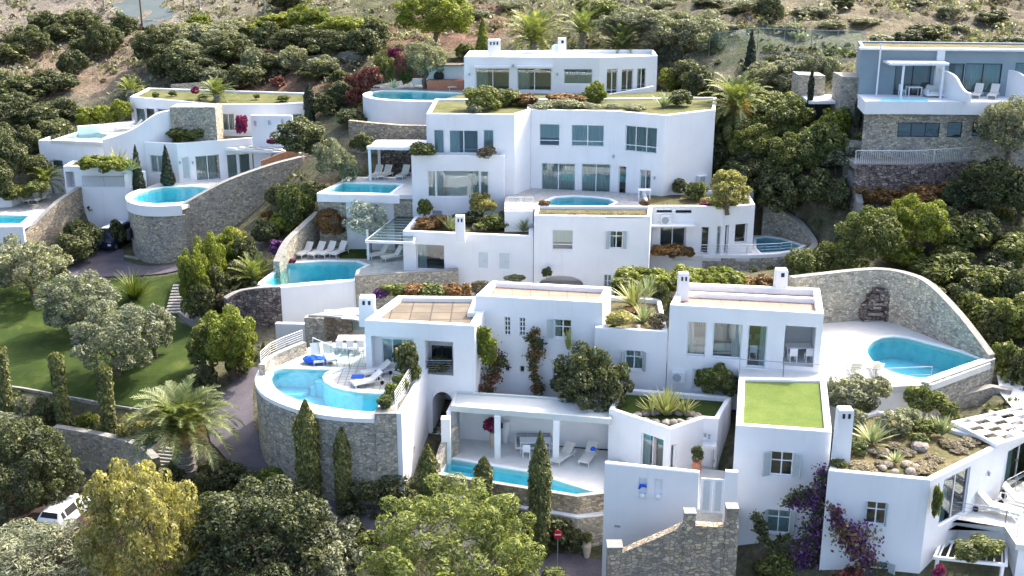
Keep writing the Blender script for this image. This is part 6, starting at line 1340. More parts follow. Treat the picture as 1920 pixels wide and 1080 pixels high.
for i, (x, y) in enumerate(((1868, 962), (1915, 950))): lounger(x, y, tz + .01, -58, ['cream wheeled lounger nearer the rail on the right edge terrace', 'cream wheeled lounger cut by the right edge of the photo'][i], 'right edge loungers', 42, s=1.25, wheel=True)
for i, x in enumerate((1602, 1643)): lounger(x, 700, tz4 + .01, 180 + 8, ['left', 'right'][i] + ' lounger turned away beside the railing of the sunny terrace', 'sunny terrace loungers', 50)
lounger(858, 168, zP + .01, 70, 'white lounger beside the corner of the highest house', None, 45)
for i, (x, y) in enumerate(((238, 245), (252, 243))): lounger(x, y, zf1 + .01, 60, ['left', 'right'][i] + ' lounger behind the pale far left pool', 'far left loungers', 45)
for i, (x, y) in enumerate(((62, 378), (78, 377))): lounger(x, y, zf3 + .01, 20, ['left', 'right'][i] + ' lounger behind the pool at the left edge', 'left edge loungers', 45)
for i, (x, y) in enumerate(((1832, 182), (1862, 183))): lounger(x, y, gf + .01, 30, ['left', 'right'][i] + ' white lounger on the right part of the grey house terrace', 'grey house loungers', 55)
def table(p, w_, d, hh, label, mat='white_trim', cat='table', name='table'):
    T = thing(name, label, cat, p); m = MB(); m.box(p[0] - w_ / 2, p[0] + w_ / 2, p[1] - d / 2, p[1] + d / 2, p[2] + hh - .05, p[2] + hh); obj('table_top', m, M[mat], T)
    for sx in (-1, 1):
        for sy in (-1, 1): m = MB(); x, y = p[0] + sx * (w_ / 2 - .06), p[1] + sy * (d / 2 - .06); m.box(x - .03, x + .03, y - .03, y + .03, p[2], p[2] + hh - .051); obj('leg', m, M[mat], T)
    return T
CH = {}
def chair(x, y, z, ang, label, group=None, mat='white_trim'):
    if mat not in CH:
        T = thing('chair', label, 'chair', (0, 0, 0)); CH[mat] = T; m = MB(); m.box(-.24, .24, -.24, .24, .42, .47); obj('seat', m, M[mat], T)
        m = MB(); m.box(-.24, .24, .21, .25, .47, .92); obj('backrest', m, M[mat], T)
        for sx in (-.21, .21):
            for sy in (-.21, .21): m = MB(); m.box(sx - .025, sx + .025, sy - .025, sy + .025, 0, .42); obj('leg', m, M[mat], T)
        o = T
    else: o = copy_tree(CH[mat])
    o.location = (x, y, z + .01); o.rotation_euler = (0, 0, R(ang)); o['label'] = label
    if group: o['group'] = group
    return o
def sofa(p, w_, label, mat='sofa', d=.85, ang=0, legs='white_trim', name='sofa'):
    T = thing(name, label, 'sofa', p, rz=R(ang)); m = MB(); m.box(-w_ / 2, w_ / 2, -d / 2, d / 2, .12, .28); obj('base', m, M[legs], T, local=True)
    n = max(1, round(w_ / .8))
    for k in range(n): m = MB(); a = -w_ / 2 + .1 + (w_ - .2) * k / n; b = -w_ / 2 + .1 + (w_ - .2) * (k + 1) / n; m.box(a + .01, b - .01, -d / 2 + .02, d / 2 - .18, .281, .45); obj('seat_cushion', m, M[mat], T, local=True)
    for k in range(n): m = MB(); a = -w_ / 2 + .1 + (w_ - .2) * k / n; b = -w_ / 2 + .1 + (w_ - .2) * (k + 1) / n; m.box(a + .01, b - .01, d / 2 - .17, d / 2 - .02, .40, .85); obj('back_cushion', m, M[mat], T, local=True)
    for s_ in (-1, 1): m = MB(); x = s_ * w_ / 2; m.box(min(x, x - s_ * .09), max(x, x - s_ * .09), -d / 2, d / 2, .282, .62); obj('armrest', m, M[legs], T, local=True)
    return T
def pot(p, hh, r, label, mat='pot', plantkind=None, pw=.5, ph=.6, name='plant_pot', cat='plant pot'):
    T = thing(name, label, cat, p); m = MB(); m.lathe([(r * .55, 0), (r * .8, hh * .35), (r, hh * .75), (r * .78, hh * .93), (r * .95, hh)], p, 14); obj('pot', m, M[mat], T)
    if plantkind: put('foliage', crown_for(plantkind, .8, 1), (0, 0, hh + ph * .7), (pw, pw, ph), 0, T)
    return T
# pavilion set
b = Pz(1000, 838, PZ6); sofa((b.x, bw0.y + (bw1.y - bw0.y) * .5 - .6, PZ6 + .012), 2.3, 'grey cushioned bench against the pavilion wall between the columns', 'grey_sofa')
b = Pz(1003, 842, PZ6); table((b.x, b.y - .3, PZ6 + .012), 1.9, .85, .76, 'white dining table in front of the grey bench in the pavilion')
for i, (dx, a) in enumerate(((-.55, 180), (.45, 180))): chair(b.x + dx, b.y - 1.1, PZ6 + .0, a, ['left', 'right'][i] + ' white chair at the pavilion dining table', 'pavilion chairs')
p = Pz(924, 838, PZ6); T = pot((p.x, p.y, PZ6 + .012), 1.0, .24, 'tall pot with a magenta bougainvillea left of the first pavilion column', 'pot', 'magenta', .62, .62)
p = Pz(948, 830, PZ6); pot((p.x, p.y, PZ6 + .012), 1.5, .3, 'tall pale jar behind the first pavilion column', 'white_trim', name='jar', cat='jar')
p = Pz(1305, 900, 13.3); pot((p.x, p.y, 13.31), 1.2, .3, 'tall terracotta pot with a thin dark shrub by the courtyard gate', 'terracotta', 'evergreen', .42, .6)
p = ghit(1100, 1046); pot((p.x, p.y, p.z), 1.05, .26, 'tall cream pot standing by the road at the foot of the stone wall', 'pot', 'green', .35, .35)
# no entry sign
p = Py(1046, 1002, 58.0); g = h(p.x, p.y); T = thing('road_sign', 'round red no entry sign with a white bar beside the road', 'road sign', (p.x, p.y, g)); m = MB(); m.tube([(p.x, p.y + .03, g), (p.x, p.y + .03, p.z + .3)], .03); obj('post', m, M['metal'], T)
m = MB(); m.tube([(p.x, p.y - .03, p.z), (p.x, p.y, p.z)], .25, 24); obj('disc', m, M['signred'], T); m = MB(); m.box(p.x - .17, p.x + .17, p.y - .045, p.y - .031, p.z - .04, p.z + .04); obj('bar', m, M['signwhite'], T)
# AC units
for (x, y, p_, q_, lab) in ((1272, 704, b4[0], b4[1], 'air conditioning unit at the foot of the pink roofed living room house'), (1248, 411, c3[0], c3[1], 'air conditioning unit high on the wall left of the half moon pool')):
    L = Loc(p_, q_); s, z = onplane(x, y, p_, q_); T = thing('air_conditioner', lab, 'air conditioner', L(s, z)); m = MB(); L.box(m, s - .42, s + .42, z - .35, z + .35, -.4, -.02); obj('casing', m, M['acgrey'], T)
    cc = L(s - .08, z, -.41); m = MB(); n_ = L.n; m.tube([cc, cc + Vector((n_.x, n_.y, 0)) * .02], .27, 16); obj('fan_grille', m, M['lamp'], T)
# living room seen through the wide panes
zi = 18.25; Lr = Loc(b4[0], b4[1])
def inroom(px, d): 
    s = onplane(px, 650, b4[0], b4[1])[0]; return Lr(s, zi, d)
p = inroom(1306, 1.3); sofa(tuple(p), 1.3, 'cream armchair behind the left living room pane', 'sofa', name='armchair')
p = inroom(1358, 1.2); sofa(tuple(p), 2.0, 'pale sofa behind the middle living room pane', 'sofa', ang=180)
p = inroom(1419, 1.6); table(tuple(p), 1.2, 1.0, .76, 'white dining table inside the glass door'); 
for i, (dx, dy, a) in enumerate(((-.35, -.75, 180), (.35, -.75, 180), (-.35, .75, 0), (.35, .75, 0))): chair(p.x + dx, p.y + dy, zi, a, ['front left', 'front right', 'rear left', 'rear right'][i] + ' white chair at the table inside the glass door', 'indoor dining chairs')
p = inroom(1500, 1.6); p.z = onplane(1500, 687, b4[0], b4[1])[1] + .02; table(tuple(p), 1.6, .9, .75, 'white table in the open sunlit corner')
for i, (dx, dy, a) in enumerate(((-.5, -.8, 180), (.5, -.8, 180), (-1.1, 0, 90))): chair(p.x + dx, p.y + dy, p.z, a, ['left front', 'right front', 'left end'][i] + ' white chair in the open sunlit corner', 'open corner chairs')
m = MB(); 
for x0, x1 in ((1290, 1322), (1338, 1362)):
    s0 = onplane(x0, 610, b4[0], b4[1])[0]; s1, zt = onplane(x1, 606, b4[0], b4[1]); z0 = onplane(x1, 626, b4[0], b4[1])[1]; k = s0
    while k < s1: Lr.box(m, k, k + .1, z0 - .5, zt, 2.6, 2.66); k += .15
obj('wooden_screen', m, M['wood_orange'], B4)
# dark room furniture of the low house
Lc = Loc(c1[0], c1[1]); s, z = onplane(795, 505, c1[0], c1[1]); p = Lc(s + .6, z + .02, 1.2); sofa(tuple(p), 1.4, 'dark armchair inside the wide window of the low white house', 'frame_dark', legs='frame_dark', name='armchair')
s, z = onplane(822, 470, c1[0], c1[1]); m = MB(); Lc.box(m, s - .5, s + .5, z - .3, z + .2, 2.9, 2.95); obj('picture', m, M['curtain'], C1)
# dining set behind the glass windbreak
p = Pz(655, 668, pz); table((p.x, p.y + 1.5, pz + .02), 1.9, .9, .75, 'pale dining table behind the glass windbreak')
for i, dx in enumerate((-.6, .1, .8)): chair(p.x + dx - .1, p.y + .75, pz + .01, 180, ['left', 'middle', 'right'][i] + ' pale chair behind the glass windbreak', 'windbreak dining chairs')
# highest house: covered table, outdoor kitchen
p = Pz(793, 164, zP); T = table((p.x, p.y, zP + .02), 1.9, 1.0, .78, 'small table under a white cloth by the topmost pool'); m = MB(); m.box(p.x - 1.0, p.x + 1.0, p.y - .55, p.y + .55, zP + .35, zP + .82); o = single('tablecloth', m, M['white_trim'], 'white cloth over the small table by the topmost pool', 'tablecloth')
p = Py(840, 150, 113); T = thing('outdoor_kitchen', 'outdoor kitchen counter with an arched oven left of the highest house', 'outdoor kitchen', (p.x, 113, zP)); m = MB(); m.box(p.x - 2.0, p.x + 1.6, 112.6, 113.4, zP - .5, zP + .95); obj('counter', m, M['terracotta'], T); m = MB(); m.box(p.x - 2.0, p.x + 1.6, 113.6, 113.9, zP - .5, zP + 2.3); obj('back_wall', m, M['white'], T)
m = MB(); m.tube([(p.x - .9, 113.3, zP + 1.2), (p.x - .9, 113.58, zP + 1.2)], .5, 16); obj('oven_mouth', m, M['dark'], T)
m = MB(); m.box(p.x - 2.1, p.x + 1.7, 112.4, 113.95, zP + 2.31, zP + 2.42); obj('canopy', m, M['roof_brown'], T)
p = Pz(1758, 182, gf); sofa((p.x, p.y, gf + .02), 2.0, 'white sofa under the flat awning of the grey house'); p = Pz(1712, 180, gf); table((p.x, p.y, gf + .01), 1.1, .9, .74, 'white dining table under the flat awning of the grey house')
for i, (dx, a) in enumerate(((-.9, 90), (.9, -90))): chair(p.x + dx, p.y, gf + .0, a, ['left', 'right'][i] + ' white chair under the flat awning of the grey house', 'grey house chairs')
p = Pz(1198, 374, zD); table((p.x + .4, p.y, zD + .02), 1.0, .7, .8, 'small white table near the right glass doors of the largest front')
# ---------------------------------------------------------------- vehicles
def car(label, name, cat, loc, rz, Lc_, W, Hc, paint, roofmat, prof, belt, glassz, van=False):
    """prof: (y, z_low, z_belt, z_top, half width at belt, half width at top)"""
    T = thing(name, label, cat, loc, rz=rz); m = MB(); rows = []
    for (y, zl, zb, zt, wb, wt) in prof:
        rows.append([(-wb * .9, y, zl), (-wb, y, zl + .18), (-wb * 1.0, y, zb - .12), (-wb * .96, y, zb), (-wt, y, zt - .05), (-wt * .82, y, zt), (wt * .82, y, zt), (wt, y, zt - .05), (wb * .96, y, zb), (wb * 1.0, y, zb - .12), (wb, y, zl + .18), (wb * .9, y, zl)])
    k = 12; vs = [v for r_ in rows for v in r_]; fs = []
    for i in range(len(rows) - 1):
        for j in range(k): a, b_ = i * k + j, i * k + (j + 1) % k; fs.append((a, b_, b_ + k, a + k))
    fs += [tuple(reversed(range(k))), tuple(range((len(rows) - 1) * k, len(rows) * k))]
    m.add(vs, fs); body = obj('body', m, M[paint], T, local=True)
    def pane(nm, pts, mt='black', parent=body, off=.012):
        q = [Vector(p_) for p_ in pts]; n_ = (q[1] - q[0]).cross(q[2] - q[0]).normalized(); c_ = sum(q, Vector()) / len(q)
        if n_.dot(c_ - Vector((0, 0, .7))) < 0: n_ = -n_
        mm_ = MB(); mm_.face([p_ + n_ * off for p_ in q]); obj(nm, mm_, M[mt], parent, local=True)
    for i in range(len(prof) - 1):
        y0, _, b0, t0, w0, v0 = prof[i]; y1, _, b1_, t1, w1, v1 = prof[i + 1]
        if t0 - b0 > .35 and t1 - b1_ > .35:
            for s_ in (-1, 1): pane('side_window', [(s_ * w0 * .955, y0 + .05, b0 + .03), (s_ * w1 * .955, y1 - .05, b1_ + .03), (s_ * v1 * 1.0, y1 - .08, t1 - .09), (s_ * v0 * 1.0, y0 + .08, t0 - .09)], off=.02)
    (y0, _, b0, t0, w0, v0), (y1, _, b1_, t1, w1, v1) = [(p_) for p_ in glassz[0]]
    pane('rear_window', [(-w0 * .8, y0, b0), (w0 * .8, y0, b0), (v1 * .8, y1, t1), (-v1 * .8, y1, t1)], off=.02)
    (y0, _, b0, t0, w0, v0), (y1, _, b1_, t1, w1, v1) = [(p_) for p_ in glassz[1]]
    pane('windscreen', [(-w0 * .8, y0, b0), (w0 * .8, y0, b0), (v1 * .8, y1, t1), (-v1 * .8, y1, t1)], off=.02)
    if roofmat != paint:
        mm_ = MB(); ys = [p_[0] for p_ in prof if p_[3] - p_[2] > .35]; w_ = prof[3][5] * .8; mm_.box(-w_, w_, min(ys), max(ys), Hc, Hc + .04); obj('roof', mm_, M[roofmat], T, local=True)
    for s_ in (-1, 1):
        mm_ = MB(); mm_.box(s_ * W * .36 - .13, s_ * W * .36 + .13, -Lc_ / 2 - .03, -Lc_ / 2 + .08, .68, .90); obj('tail_light', mm_, M['redlight'], T, local=True)
        mm_ = MB(); mm_.box(s_ * W * .36 - .15, s_ * W * .36 + .15, Lc_ / 2 - .1, Lc_ / 2 + .02, .6, .76); obj('headlight', mm_, M['frame'], T, local=True)
        mm_ = MB(); mm_.box(s_ * (W / 2 + .07) - .07, s_ * (W / 2 + .07) + .07, .55, .7, .92, 1.05); obj('mirror', mm_, M[paint], T, local=True)
        for y in (-Lc_ * .31, Lc_ * .32):
            mm_ = MB(); x = s_ * (W / 2 - .1); mm_.tube([(x - .1, y, .31), (x + .1, y, .31)], .31, 20); wh = obj('wheel', mm_, M['black'], T, local=True); mm_ = MB(); x2 = s_ * (W / 2 + .003); mm_.tube([(x2 - .012, y, .31), (x2 + .012, y, .31)], .2, 14); obj('rim', mm_, M['metal'], wh, local=True)
    mm_ = MB(); mm_.box(-.26, .26, -Lc_ / 2 - .035, -Lc_ / 2 - .0, .50, .61); obj('number_plate', mm_, M['signwhite'], T, local=True)
    mm_ = MB(); mm_.box(-W * .46, W * .46, -Lc_ / 2 - .02, -Lc_ / 2 + .1, .22, .40); obj('bumper', mm_, M['black'], T, local=True)
    return T
hp = [(-1.98, .35, .85, .90, .74, .70), (-1.93, .28, .95, 1.0, .80, .74), (-1.62, .25, .98, 1.40, .83, .62), (-1.2, .22, .96, 1.46, .84, .60), (0, .2, .94, 1.48, .84, .60), (.35, .2, .92, 1.44, .84, .60), (.95, .2, .90, .97, .84, .74), (1.6, .25, .80, .86, .80, .68), (1.98, .35, .62, .68, .70, .55)]
p = ghit(128, 976)
car('white hatchback with red tail lights parked half under the yellow green tree', 'parked_car', 'car', (p.x, p.y, h(p.x, p.y) + .03), -R(13), 3.97, 1.68, 1.46, 'carpaint', 'carpaint', hp, .95, ((hp[1], hp[2]), (hp[6], hp[5])))
vp = [(-2.1, .35, .95, 1.1, .80, .76), (-2.05, .3, 1.05, 1.75, .86, .74), (-1.2, .25, 1.05, 1.85, .88, .74), (0, .22, 1.05, 1.85, .88, .74), (.9, .22, 1.02, 1.80, .88, .72), (1.45, .25, 1.0, 1.08, .86, .78), (2.1, .35, .85, .9, .78, .66)]
p = ghit(204, 471); carve([Vector((p.x - 1.6, p.y - .6)), Vector((p.x + 1.6, p.y - .6)), Vector((p.x + 1.9, p.y + 3.4)), Vector((p.x - 1.9, p.y + 3.4))], p.z - .02); car('dark van with a pale roof parked under the tall white retaining wall', 'parked_van', 'van', (p.x, p.y + 1.5, p.z + .06), R(172), 4.2, 1.76, 1.85, 'vanpaint', 'carpaint', vp, 1.05, ((vp[1], vp[1]), (vp[5], vp[4])))
# poles on the hill
for i, (x, y0, y1) in enumerate(((196, 20, -8), (267, 52, -12), (346, 22, -30), (375, 22, -30), (497, 30, -20), (1173, 22, -30))):
    p = ghit(x, y0); hh = max(5, (y0 - y1) / scl(p) / CP); T = thing('utility_pole', ['thin pole at the left kerb of the far road', 'rusty pole in the middle of the view of the far road', 'left pole of the close pair right of the far road', 'right pole of the close pair right of the far road', 'pole among the bushes right of the far road', 'pole above the palms behind the highest house'][i], 'pole', p, 'poles on the hillside'); m = MB(); m.tube([(p.x, p.y, p.z - .5), (p.x, p.y, p.z + hh)], [.13, .09], 6); obj('shaft', m, M['bark' if i == 1 else 'bark_pale'], T); m = MB(); m.box(p.x - .7, p.x + .7, p.y - .05, p.y + .05, p.z + hh - .6, p.z + hh - .48); obj('crossarm', m, M['bark_pale'], T)
# ================================================================ ROADS, LAWNS
def gp(*pp): return [ghit(a, b) for a, b in pp]
drape('road', gp((206, -6), (304, -6), (318, 16), (340, 40), (342, 56), (300, 58), (256, 50), (226, 34), (212, 14)), 'road', .12, 2.0)
drape('road', gp((470, 690), (498, 694), (478, 715), (474, 745), (476, 800), (500, 850), (560, 900), (640, 940), (740, 960), (830, 975), (900, 1010), (1000, 1035), (1085, 1042), (1135, 1055), (1200, 1100), (980, 1100), (880, 1060), (760, 1020), (640, 990), (560, 950), (480, 905), (430, 870), (395, 830), (385, 790), (405, 755), (440, 715)), 'asphalt')
drape('driveway', gp((118, 520), (150, 485), (190, 462), (232, 470), (232, 490), (262, 500), (345, 494), (345, 505), (290, 516), (215, 520)), 'asphalt')
drape('parking', gp((-60, 960), (20, 900), (100, 905), (230, 925), (330, 945), (380, 1010), (330, 1090), (60, 1090), (-60, 1060)), 'redsoil')
drape('lawn', gp((-80, 560), (60, 520), (150, 526), (290, 522), (345, 512), (345, 560), (330, 600), (365, 620), (372, 660), (355, 720), (330, 765), (290, 770), (200, 758), (120, 742), (40, 728), (-80, 712)), 'lawn')
# garden walls of the lawn
w2 = gp((-80, 716), (40, 732), (120, 747), (200, 762), (292, 776), (312, 770)); stonewall([Vector((p.x, p.y, p.z + .12)) for p in w2], [p.z - 2.5 for p in w2], 'long low stone wall along the lower edge of the lawn', .35, 'stone', caph=.06, smooth=3)
w1 = [Pz(98, 802, 12.1), Pz(160, 812, 12.1), Pz(225, 826, 12.1), Pz(262, 840, 12.1), Pz(285, 862, 11.9)]; stonewall(w1, 7.5, 'rough stone retaining wall above the white car', .5, 'stone', smooth=3, cap='coping', caph=.03)
carve([Vector((w1[0].x - 8, w1[0].y - .1)), Vector((w1[0].x, w1[0].y - .1)), Vector((w1[3].x, w1[3].y - .1)), Vector((w1[4].x, w1[4].y - .1)), Vector((w1[4].x, w1[4].y - 9)), Vector((w1[0].x - 8, w1[0].y - 11))], 9.0)
fr_ = gp((330, 935), (400, 940), (470, 955)); stonewall([Vector((p.x, p.y, p.z + .5)) for p in fr_], 7, 'low stone wall below the dark shrubs right of the yellow green tree', .4, 'stone', caph=.05)
# steps on the lawn edge
s0, s1 = ghit(340, 540), ghit(325, 596)
def steps(a, b, n, w_, label, mat='coping'):
    T = thing('garden_steps', label, 'steps', b); t = (a - b); t.z = 0; nrm = Vector((t.y, -t.x, 0)).normalized() * w_ / 2
    for k in range(n):
        f0, f1 = k / n, (k + 1) / n; z = b.z + (a.z - b.z) * f1 + .15; p0 = b.lerp(a, f0); p1 = b.lerp(a, f1); m = MB(); m.prism([(p0 - nrm).xy, (p0 + nrm).xy, (p1 + nrm).xy, (p1 - nrm).xy][::-1], z - .5, z); obj('step', m, M[mat], T)
steps(ghit(343, 536), ghit(328, 592), 10, 1.5, 'straight pale garden steps at the edge of the lawn')
steps(ghit(350, 584), ghit(382, 608), 6, 1.4, 'lower pale garden steps turning right under the ivy hedge')
steps(ghit(318, 842), ghit(296, 885), 7, 1.1, 'pale steps between the round wall and the palm trunk')
k = [ghit(262, 898), ghit(290, 862), ghit(318, 835)]; stonewall([Vector((p.x, p.y, p.z + .8)) for p in k], 8, 'pale slanting parapet of the steps left of the palm trunk', .4, 'stone', caph=.07)
stonewall([Vector((p.x, p.y, p.z + .25)) for p in gp((1750, 770), (1800, 752), (1860, 735), (1895, 742))], 11, 'pale stone wall sloping up right of the rock garden', .5, 'stone', caph=.08)
stonewall([Vector((p.x, p.y, p.z + 1.1)) for p in gp((505, 135), (560, 128), (640, 118), (700, 105))], 24, 'long grey terrace wall among the hillside shrubs', .4, 'stone', cap=None)
stonewall([Vector((p.x, p.y, p.z + 1.1)) for p in gp((322, 178), (360, 175), (415, 172))], 22, 'stone wall behind the upper left house', .4, 'stone', cap=None)
drape('path', gp((1868, 705), (1925, 730), (1960, 780), (1900, 770), (1875, 740)), 'deck')
# ================================================================ PLANTS
# ---- foreground
plant('yellow', 284, 1175, 226, 300, 'big airy yellow green tree in front of the white car', Y=57, trunk=True, tfrac=.04, name='tree', deep=.9, sc=1.08)
plant('bluegreen', 70, 1110, 250, 130, 'grey green feathery bush in the bottom left corner', Y=58, cat='bush')
plant('evergreen', 500, 1140, 270, 240, 'big dark olive bush left of the bottom centre', Y=57.5, trunk=True, tfrac=.1, cat='tree')
plant('olive', 610, 1110, 190, 160, 'dark grey green bush between the big olive bush and the pine', Y=58.5)
plant('pine', 850, 1185, 330, 282, 'rounded bright green pine at the bottom centre', Y=54, trunk=True, tfrac=.1, name='pine_tree', cat='pine')
plant('evergreen', 715, 985, 150, 118, 'dense grey green round bush behind the pine top', Y=62.5)
plant('evergreen', 58, 968, 195, 190, 'large dark olive bush above the parking at the left edge', cat='bush')
plant('olive', 20, 830, 110, 60, 'grey green bush at the left edge below the first clipped column')
plant('olive', -10, 1000, 70, 90, 'sliver of grey bush at the left edge by the parking')
row('evergreen', [(385, 940, 70, 60), (425, 925, 75, 62), (470, 935, 60, 50), (330, 915, 50, 50)], 'dark rounded shrub', 'at the foot of the big palm')
plant('bright', 507, 918, 72, 38, 'bright lime green low shrub right of the palm'); plant('bright', 165, 812, 50, 44, 'lime shrub between the second and third clipped columns'); plant('yellow', 252, 826, 60, 56, 'yellow flowering bush right of the third clipped column')
plant('evergreen', 88, 800, 55, 58, 'dark shrub between the first and second clipped columns'); plant('yellow', 190, 818, 26, 46, 'narrow yellow green shrub left of the third clipped column'); plant('olive', 40, 782, 30, 45, 'small grey shrub beside the first clipped column')
plant('evergreen', 290, 840, 50, 50, 'dark bush under the left fronds of the palm'); plant('yellow', 310, 815, 60, 44, 'yellow leaved bush behind the palm fronds')
for i, (x, y, w_, h_) in enumerate(((14, 774, 28, 126), (122, 808, 29, 148), (208, 824, 31, 140))): cypress(x, y, w_, h_, ['first', 'second', 'third'][i] + ' clipped flat topped cypress column from the left', top='flat', group='clipped cypress columns along the wall')
palm(350, 900, 128, 84, 'big date palm with orange fruit stalks and a thick pale trunk', seed=3, n=72, trunk_w=.62, date=True, el=(24, 88), droop=2.15)
cypress(582, 934, 50, 190, 'tall broad cypress in front of the curved pool wall', Y=62.4); cypress(646, 946, 33, 150, 'thinner cypress right of the tall broad one', Y=62); cypress(804, 966, 38, 138, 'cypress with rusty side left of the pavilion pool', Y=61.5)
cypress(907, 946, 36, 94, 'short loose young cypress before the middle of the pavilion pool', Y=61); cypress(1011, 1062, 44, 262, 'tallest cypress crossing the pavilion pool', Y=59)
plant('evergreen', 756, 878, 36, 74, 'dark narrow shrub at the foot of the sunlit side wall', Y=64.5); plant('green', 768, 806, 30, 34, 'sparse green plant on the sunlit side wall', Y=67.5)
row('evergreen', [(950, 990, 60, 60), (985, 1010, 50, 50), (1045, 1030, 62, 64), (1075, 1035, 40, 50)], 'dark shrub', 'under the pavilion pool wall')
row('green', [(690, 1030, 50, 34), (670, 1000, 30, 24)], 'low dark green shrub', 'left of the pine')
plant('green', 1040, 1095, 60, 26, 'small green bush at the bottom edge by the road')
# ---- bottom right
climber([Py(1545, 885, 56.3), Py(1538, 930, 56.3), Py(1528, 980, 56.2), Py(1522, 1030, 56.2), Py(1515, 1075, 56.1)], [.35, .6, .5, .65, .7], ['purple', 'purple', 'evergreen', 'evergreen'], 'tall purple bougainvillea climbing between the two front houses', seed=2)
climber([Py(1478, 938, 56.6), Py(1505, 932, 56.5), Py(1530, 925, 56.4)], [.3, .42, .45], ['purple', 'evergreen'], 'side branch of purple bougainvillea left of the tall one', seed=3, stem=False)
climber([Py(1562, 950, 54.8), Py(1570, 985, 54.8), Py(1600, 1010, 54.5), Py(1620, 1050, 54.4)], [.25, .35, .75, .5], ['reddry', 'purple', 'dry'], 'fading reddish bougainvillea mound below the shuttered window', seed=5)
climber([Py(1412, 963, 56.9), Py(1425, 985, 56.9), Py(1440, 1012, 56.9), Py(1480, 1008, 56.9)], [.25, .3, .2, .2], ['evergreen'], 'thin vine left of the lower shuttered window', seed=6)
plant('green', 1455, 1095, 84, 62, 'green bush at the bottom edge before the tall house', Y=56.3); plant('reddry', 1590, 1110, 60, 50, 'reddish bush at the bottom edge right of the purple climber', Y=54)
plant('green', 1752, 975, 22, 75, 'thin climbing plant at the corner of the rock garden house', Y=54.2); plant('green', 1830, 1048, 110, 44, 'leafy vine on top of the small pergola, bottom right', z=12.4, deep=.6)
plant('magenta', 1760, 1085, 24, 30, 'pink flowers beside the small pergola at the bottom right', Y=53)
# rock garden roof
agave(1636, 832, 44, 'largest blue green agave on the rock garden roof', z=16.75, seed=2, n=46); agave(1766, 816, 36, 'upright agave at the right of the rock garden roof', z=16.75, seed=3, el=(45, 88)); agave(1679, 868, 24, 'small pale agave near the front of the rock garden roof', z=16.75, seed=4)
rocks(Pz(1640, 838, 16.7), 1.0, .7, 6, 'pale stone ringed round the largest agave of the rock garden', .17); rocks(Pz(1688, 880, 16.7), .9, .5, 6, 'tan boulder by the small agave of the rock garden', .26)
m_ = rocks(Pz(1722, 842, 16.7), .01, .01, 1, 'big rounded boulder in the middle of the rock garden roof', .55)
row('olive', [(1672, 815, 62, 46), (1700, 802, 50, 42), (1605, 800, 40, 34)], 'grey green shrub', 'at the back of the rock garden', z=16.7); row('green', [(1735, 818, 46, 36), (1720, 835, 36, 26), (1605, 850, 44, 30), (1570, 878, 30, 18)], 'green tuft', 'on the rock garden roof', z=16.7)
row('dry', [(1610, 828, 30, 14), (1655, 875, 34, 9), (1720, 880, 40, 10), (1780, 840, 46, 12), (1815, 832, 34, 10), (1700, 850, 30, 8), (1620, 880, 40, 9), (1750, 860, 40, 9), (1650, 850, 44, 10), (1735, 880, 36, 9), (1800, 850, 30, 8), (1680, 838, 30, 8), (1840, 826, 30, 7)], 'low dry tuft', 'on the rock garden roof', z=16.7)
# lawn roof of the courtyard house
agave(1248, 778, 48, 'big yellow striped yucca clump on the shaded roof lawn', z=16.1, kind='yucca', n=75, seed=1, el=(35, 90), width=.05, curve=.12, cat='yucca', name='yucca'); agave(1222, 776, 34, 'smaller yucca left of the big striped clump', z=16.1, kind='yucca', n=34, seed=5, el=(35, 90), width=.05, curve=.12, cat='yucca', name='yucca'); agave(1283, 776, 34, 'smaller yucca right of the big striped clump', z=16.1, kind='yucca', n=30, seed=6, el=(30, 85), width=.05, curve=.15, cat='yucca', name='yucca')
rocks(Pz(1250, 785, 16.05), 1.9, .75, 22, 'rounded stone of the ring round the yucca clump', .26)
plant('green', 1345, 742, 62, 62, 'leafy green shrub between the lawn roof and the living room house', z=16.1); plant('green', 1322, 728, 40, 48, 'sparse shrub in front of the grey closet door', z=16.2); plant('evergreen', 1372, 745, 38, 44, 'dark shrub against the tall house corner', z=16.1)
plant('evergreen', 1106, 812, 158, 165, 'big dark leafy tree spilling over the pavilion roof', Y=67.2, trunk=True, tfrac=.12, cat='tree', deep=.75)
plant('green', 1065, 745, 34, 60, 'bushy green shoots left of the big dark leafy tree', Y=68.4); plant('dry', 1035, 790, 60, 26, 'greyish shrub on the back of the pavilion roof', Y=68.3)
agave(1050, 700, 32, 'short banana like plant in front of the tall white block', Y=69.5, kind='yucca', n=9, seed=8, el=(50, 88), width=.12, cat='banana plant', name='banana_plant'); agave(1066, 655, 34, 'tall flowering banana like plant in front of the tall white block', Y=69.6, kind='yucca', n=9, seed=9, el=(30, 88), width=.10, cat='banana plant', name='banana_plant')
m = MB(); a = Py(1066, 660, 69.6); b = Py(1070, 745, 69.6); m.tube([b, a.lerp(b, .5) + Vector((.1, 0, 0)), a], [.09, .07, .05]); c_ = Py(1050, 702, 69.5); m.tube([Py(1053, 745, 69.5), c_], [.08, .05]); single('banana_stalks', m, M['bark_pale'], 'two bare stalks of the banana like plants', 'plant')
climber([Py(906, 620, 68.9), Py(912, 650, 69), Py(916, 668, 69)], [.25, .42, .25], ['bright'], 'bright green creeper ball at the corner of the brown roofed house', seed=7, dens=1500, ls=.11); climber([Py(935, 670, 70), Py(928, 700, 69.8), Py(912, 728, 69.2)], [.4, .4, .3], ['reddry', 'evergreen'], 'dark reddish creeper below the bright creeper ball', seed=8, dens=350)
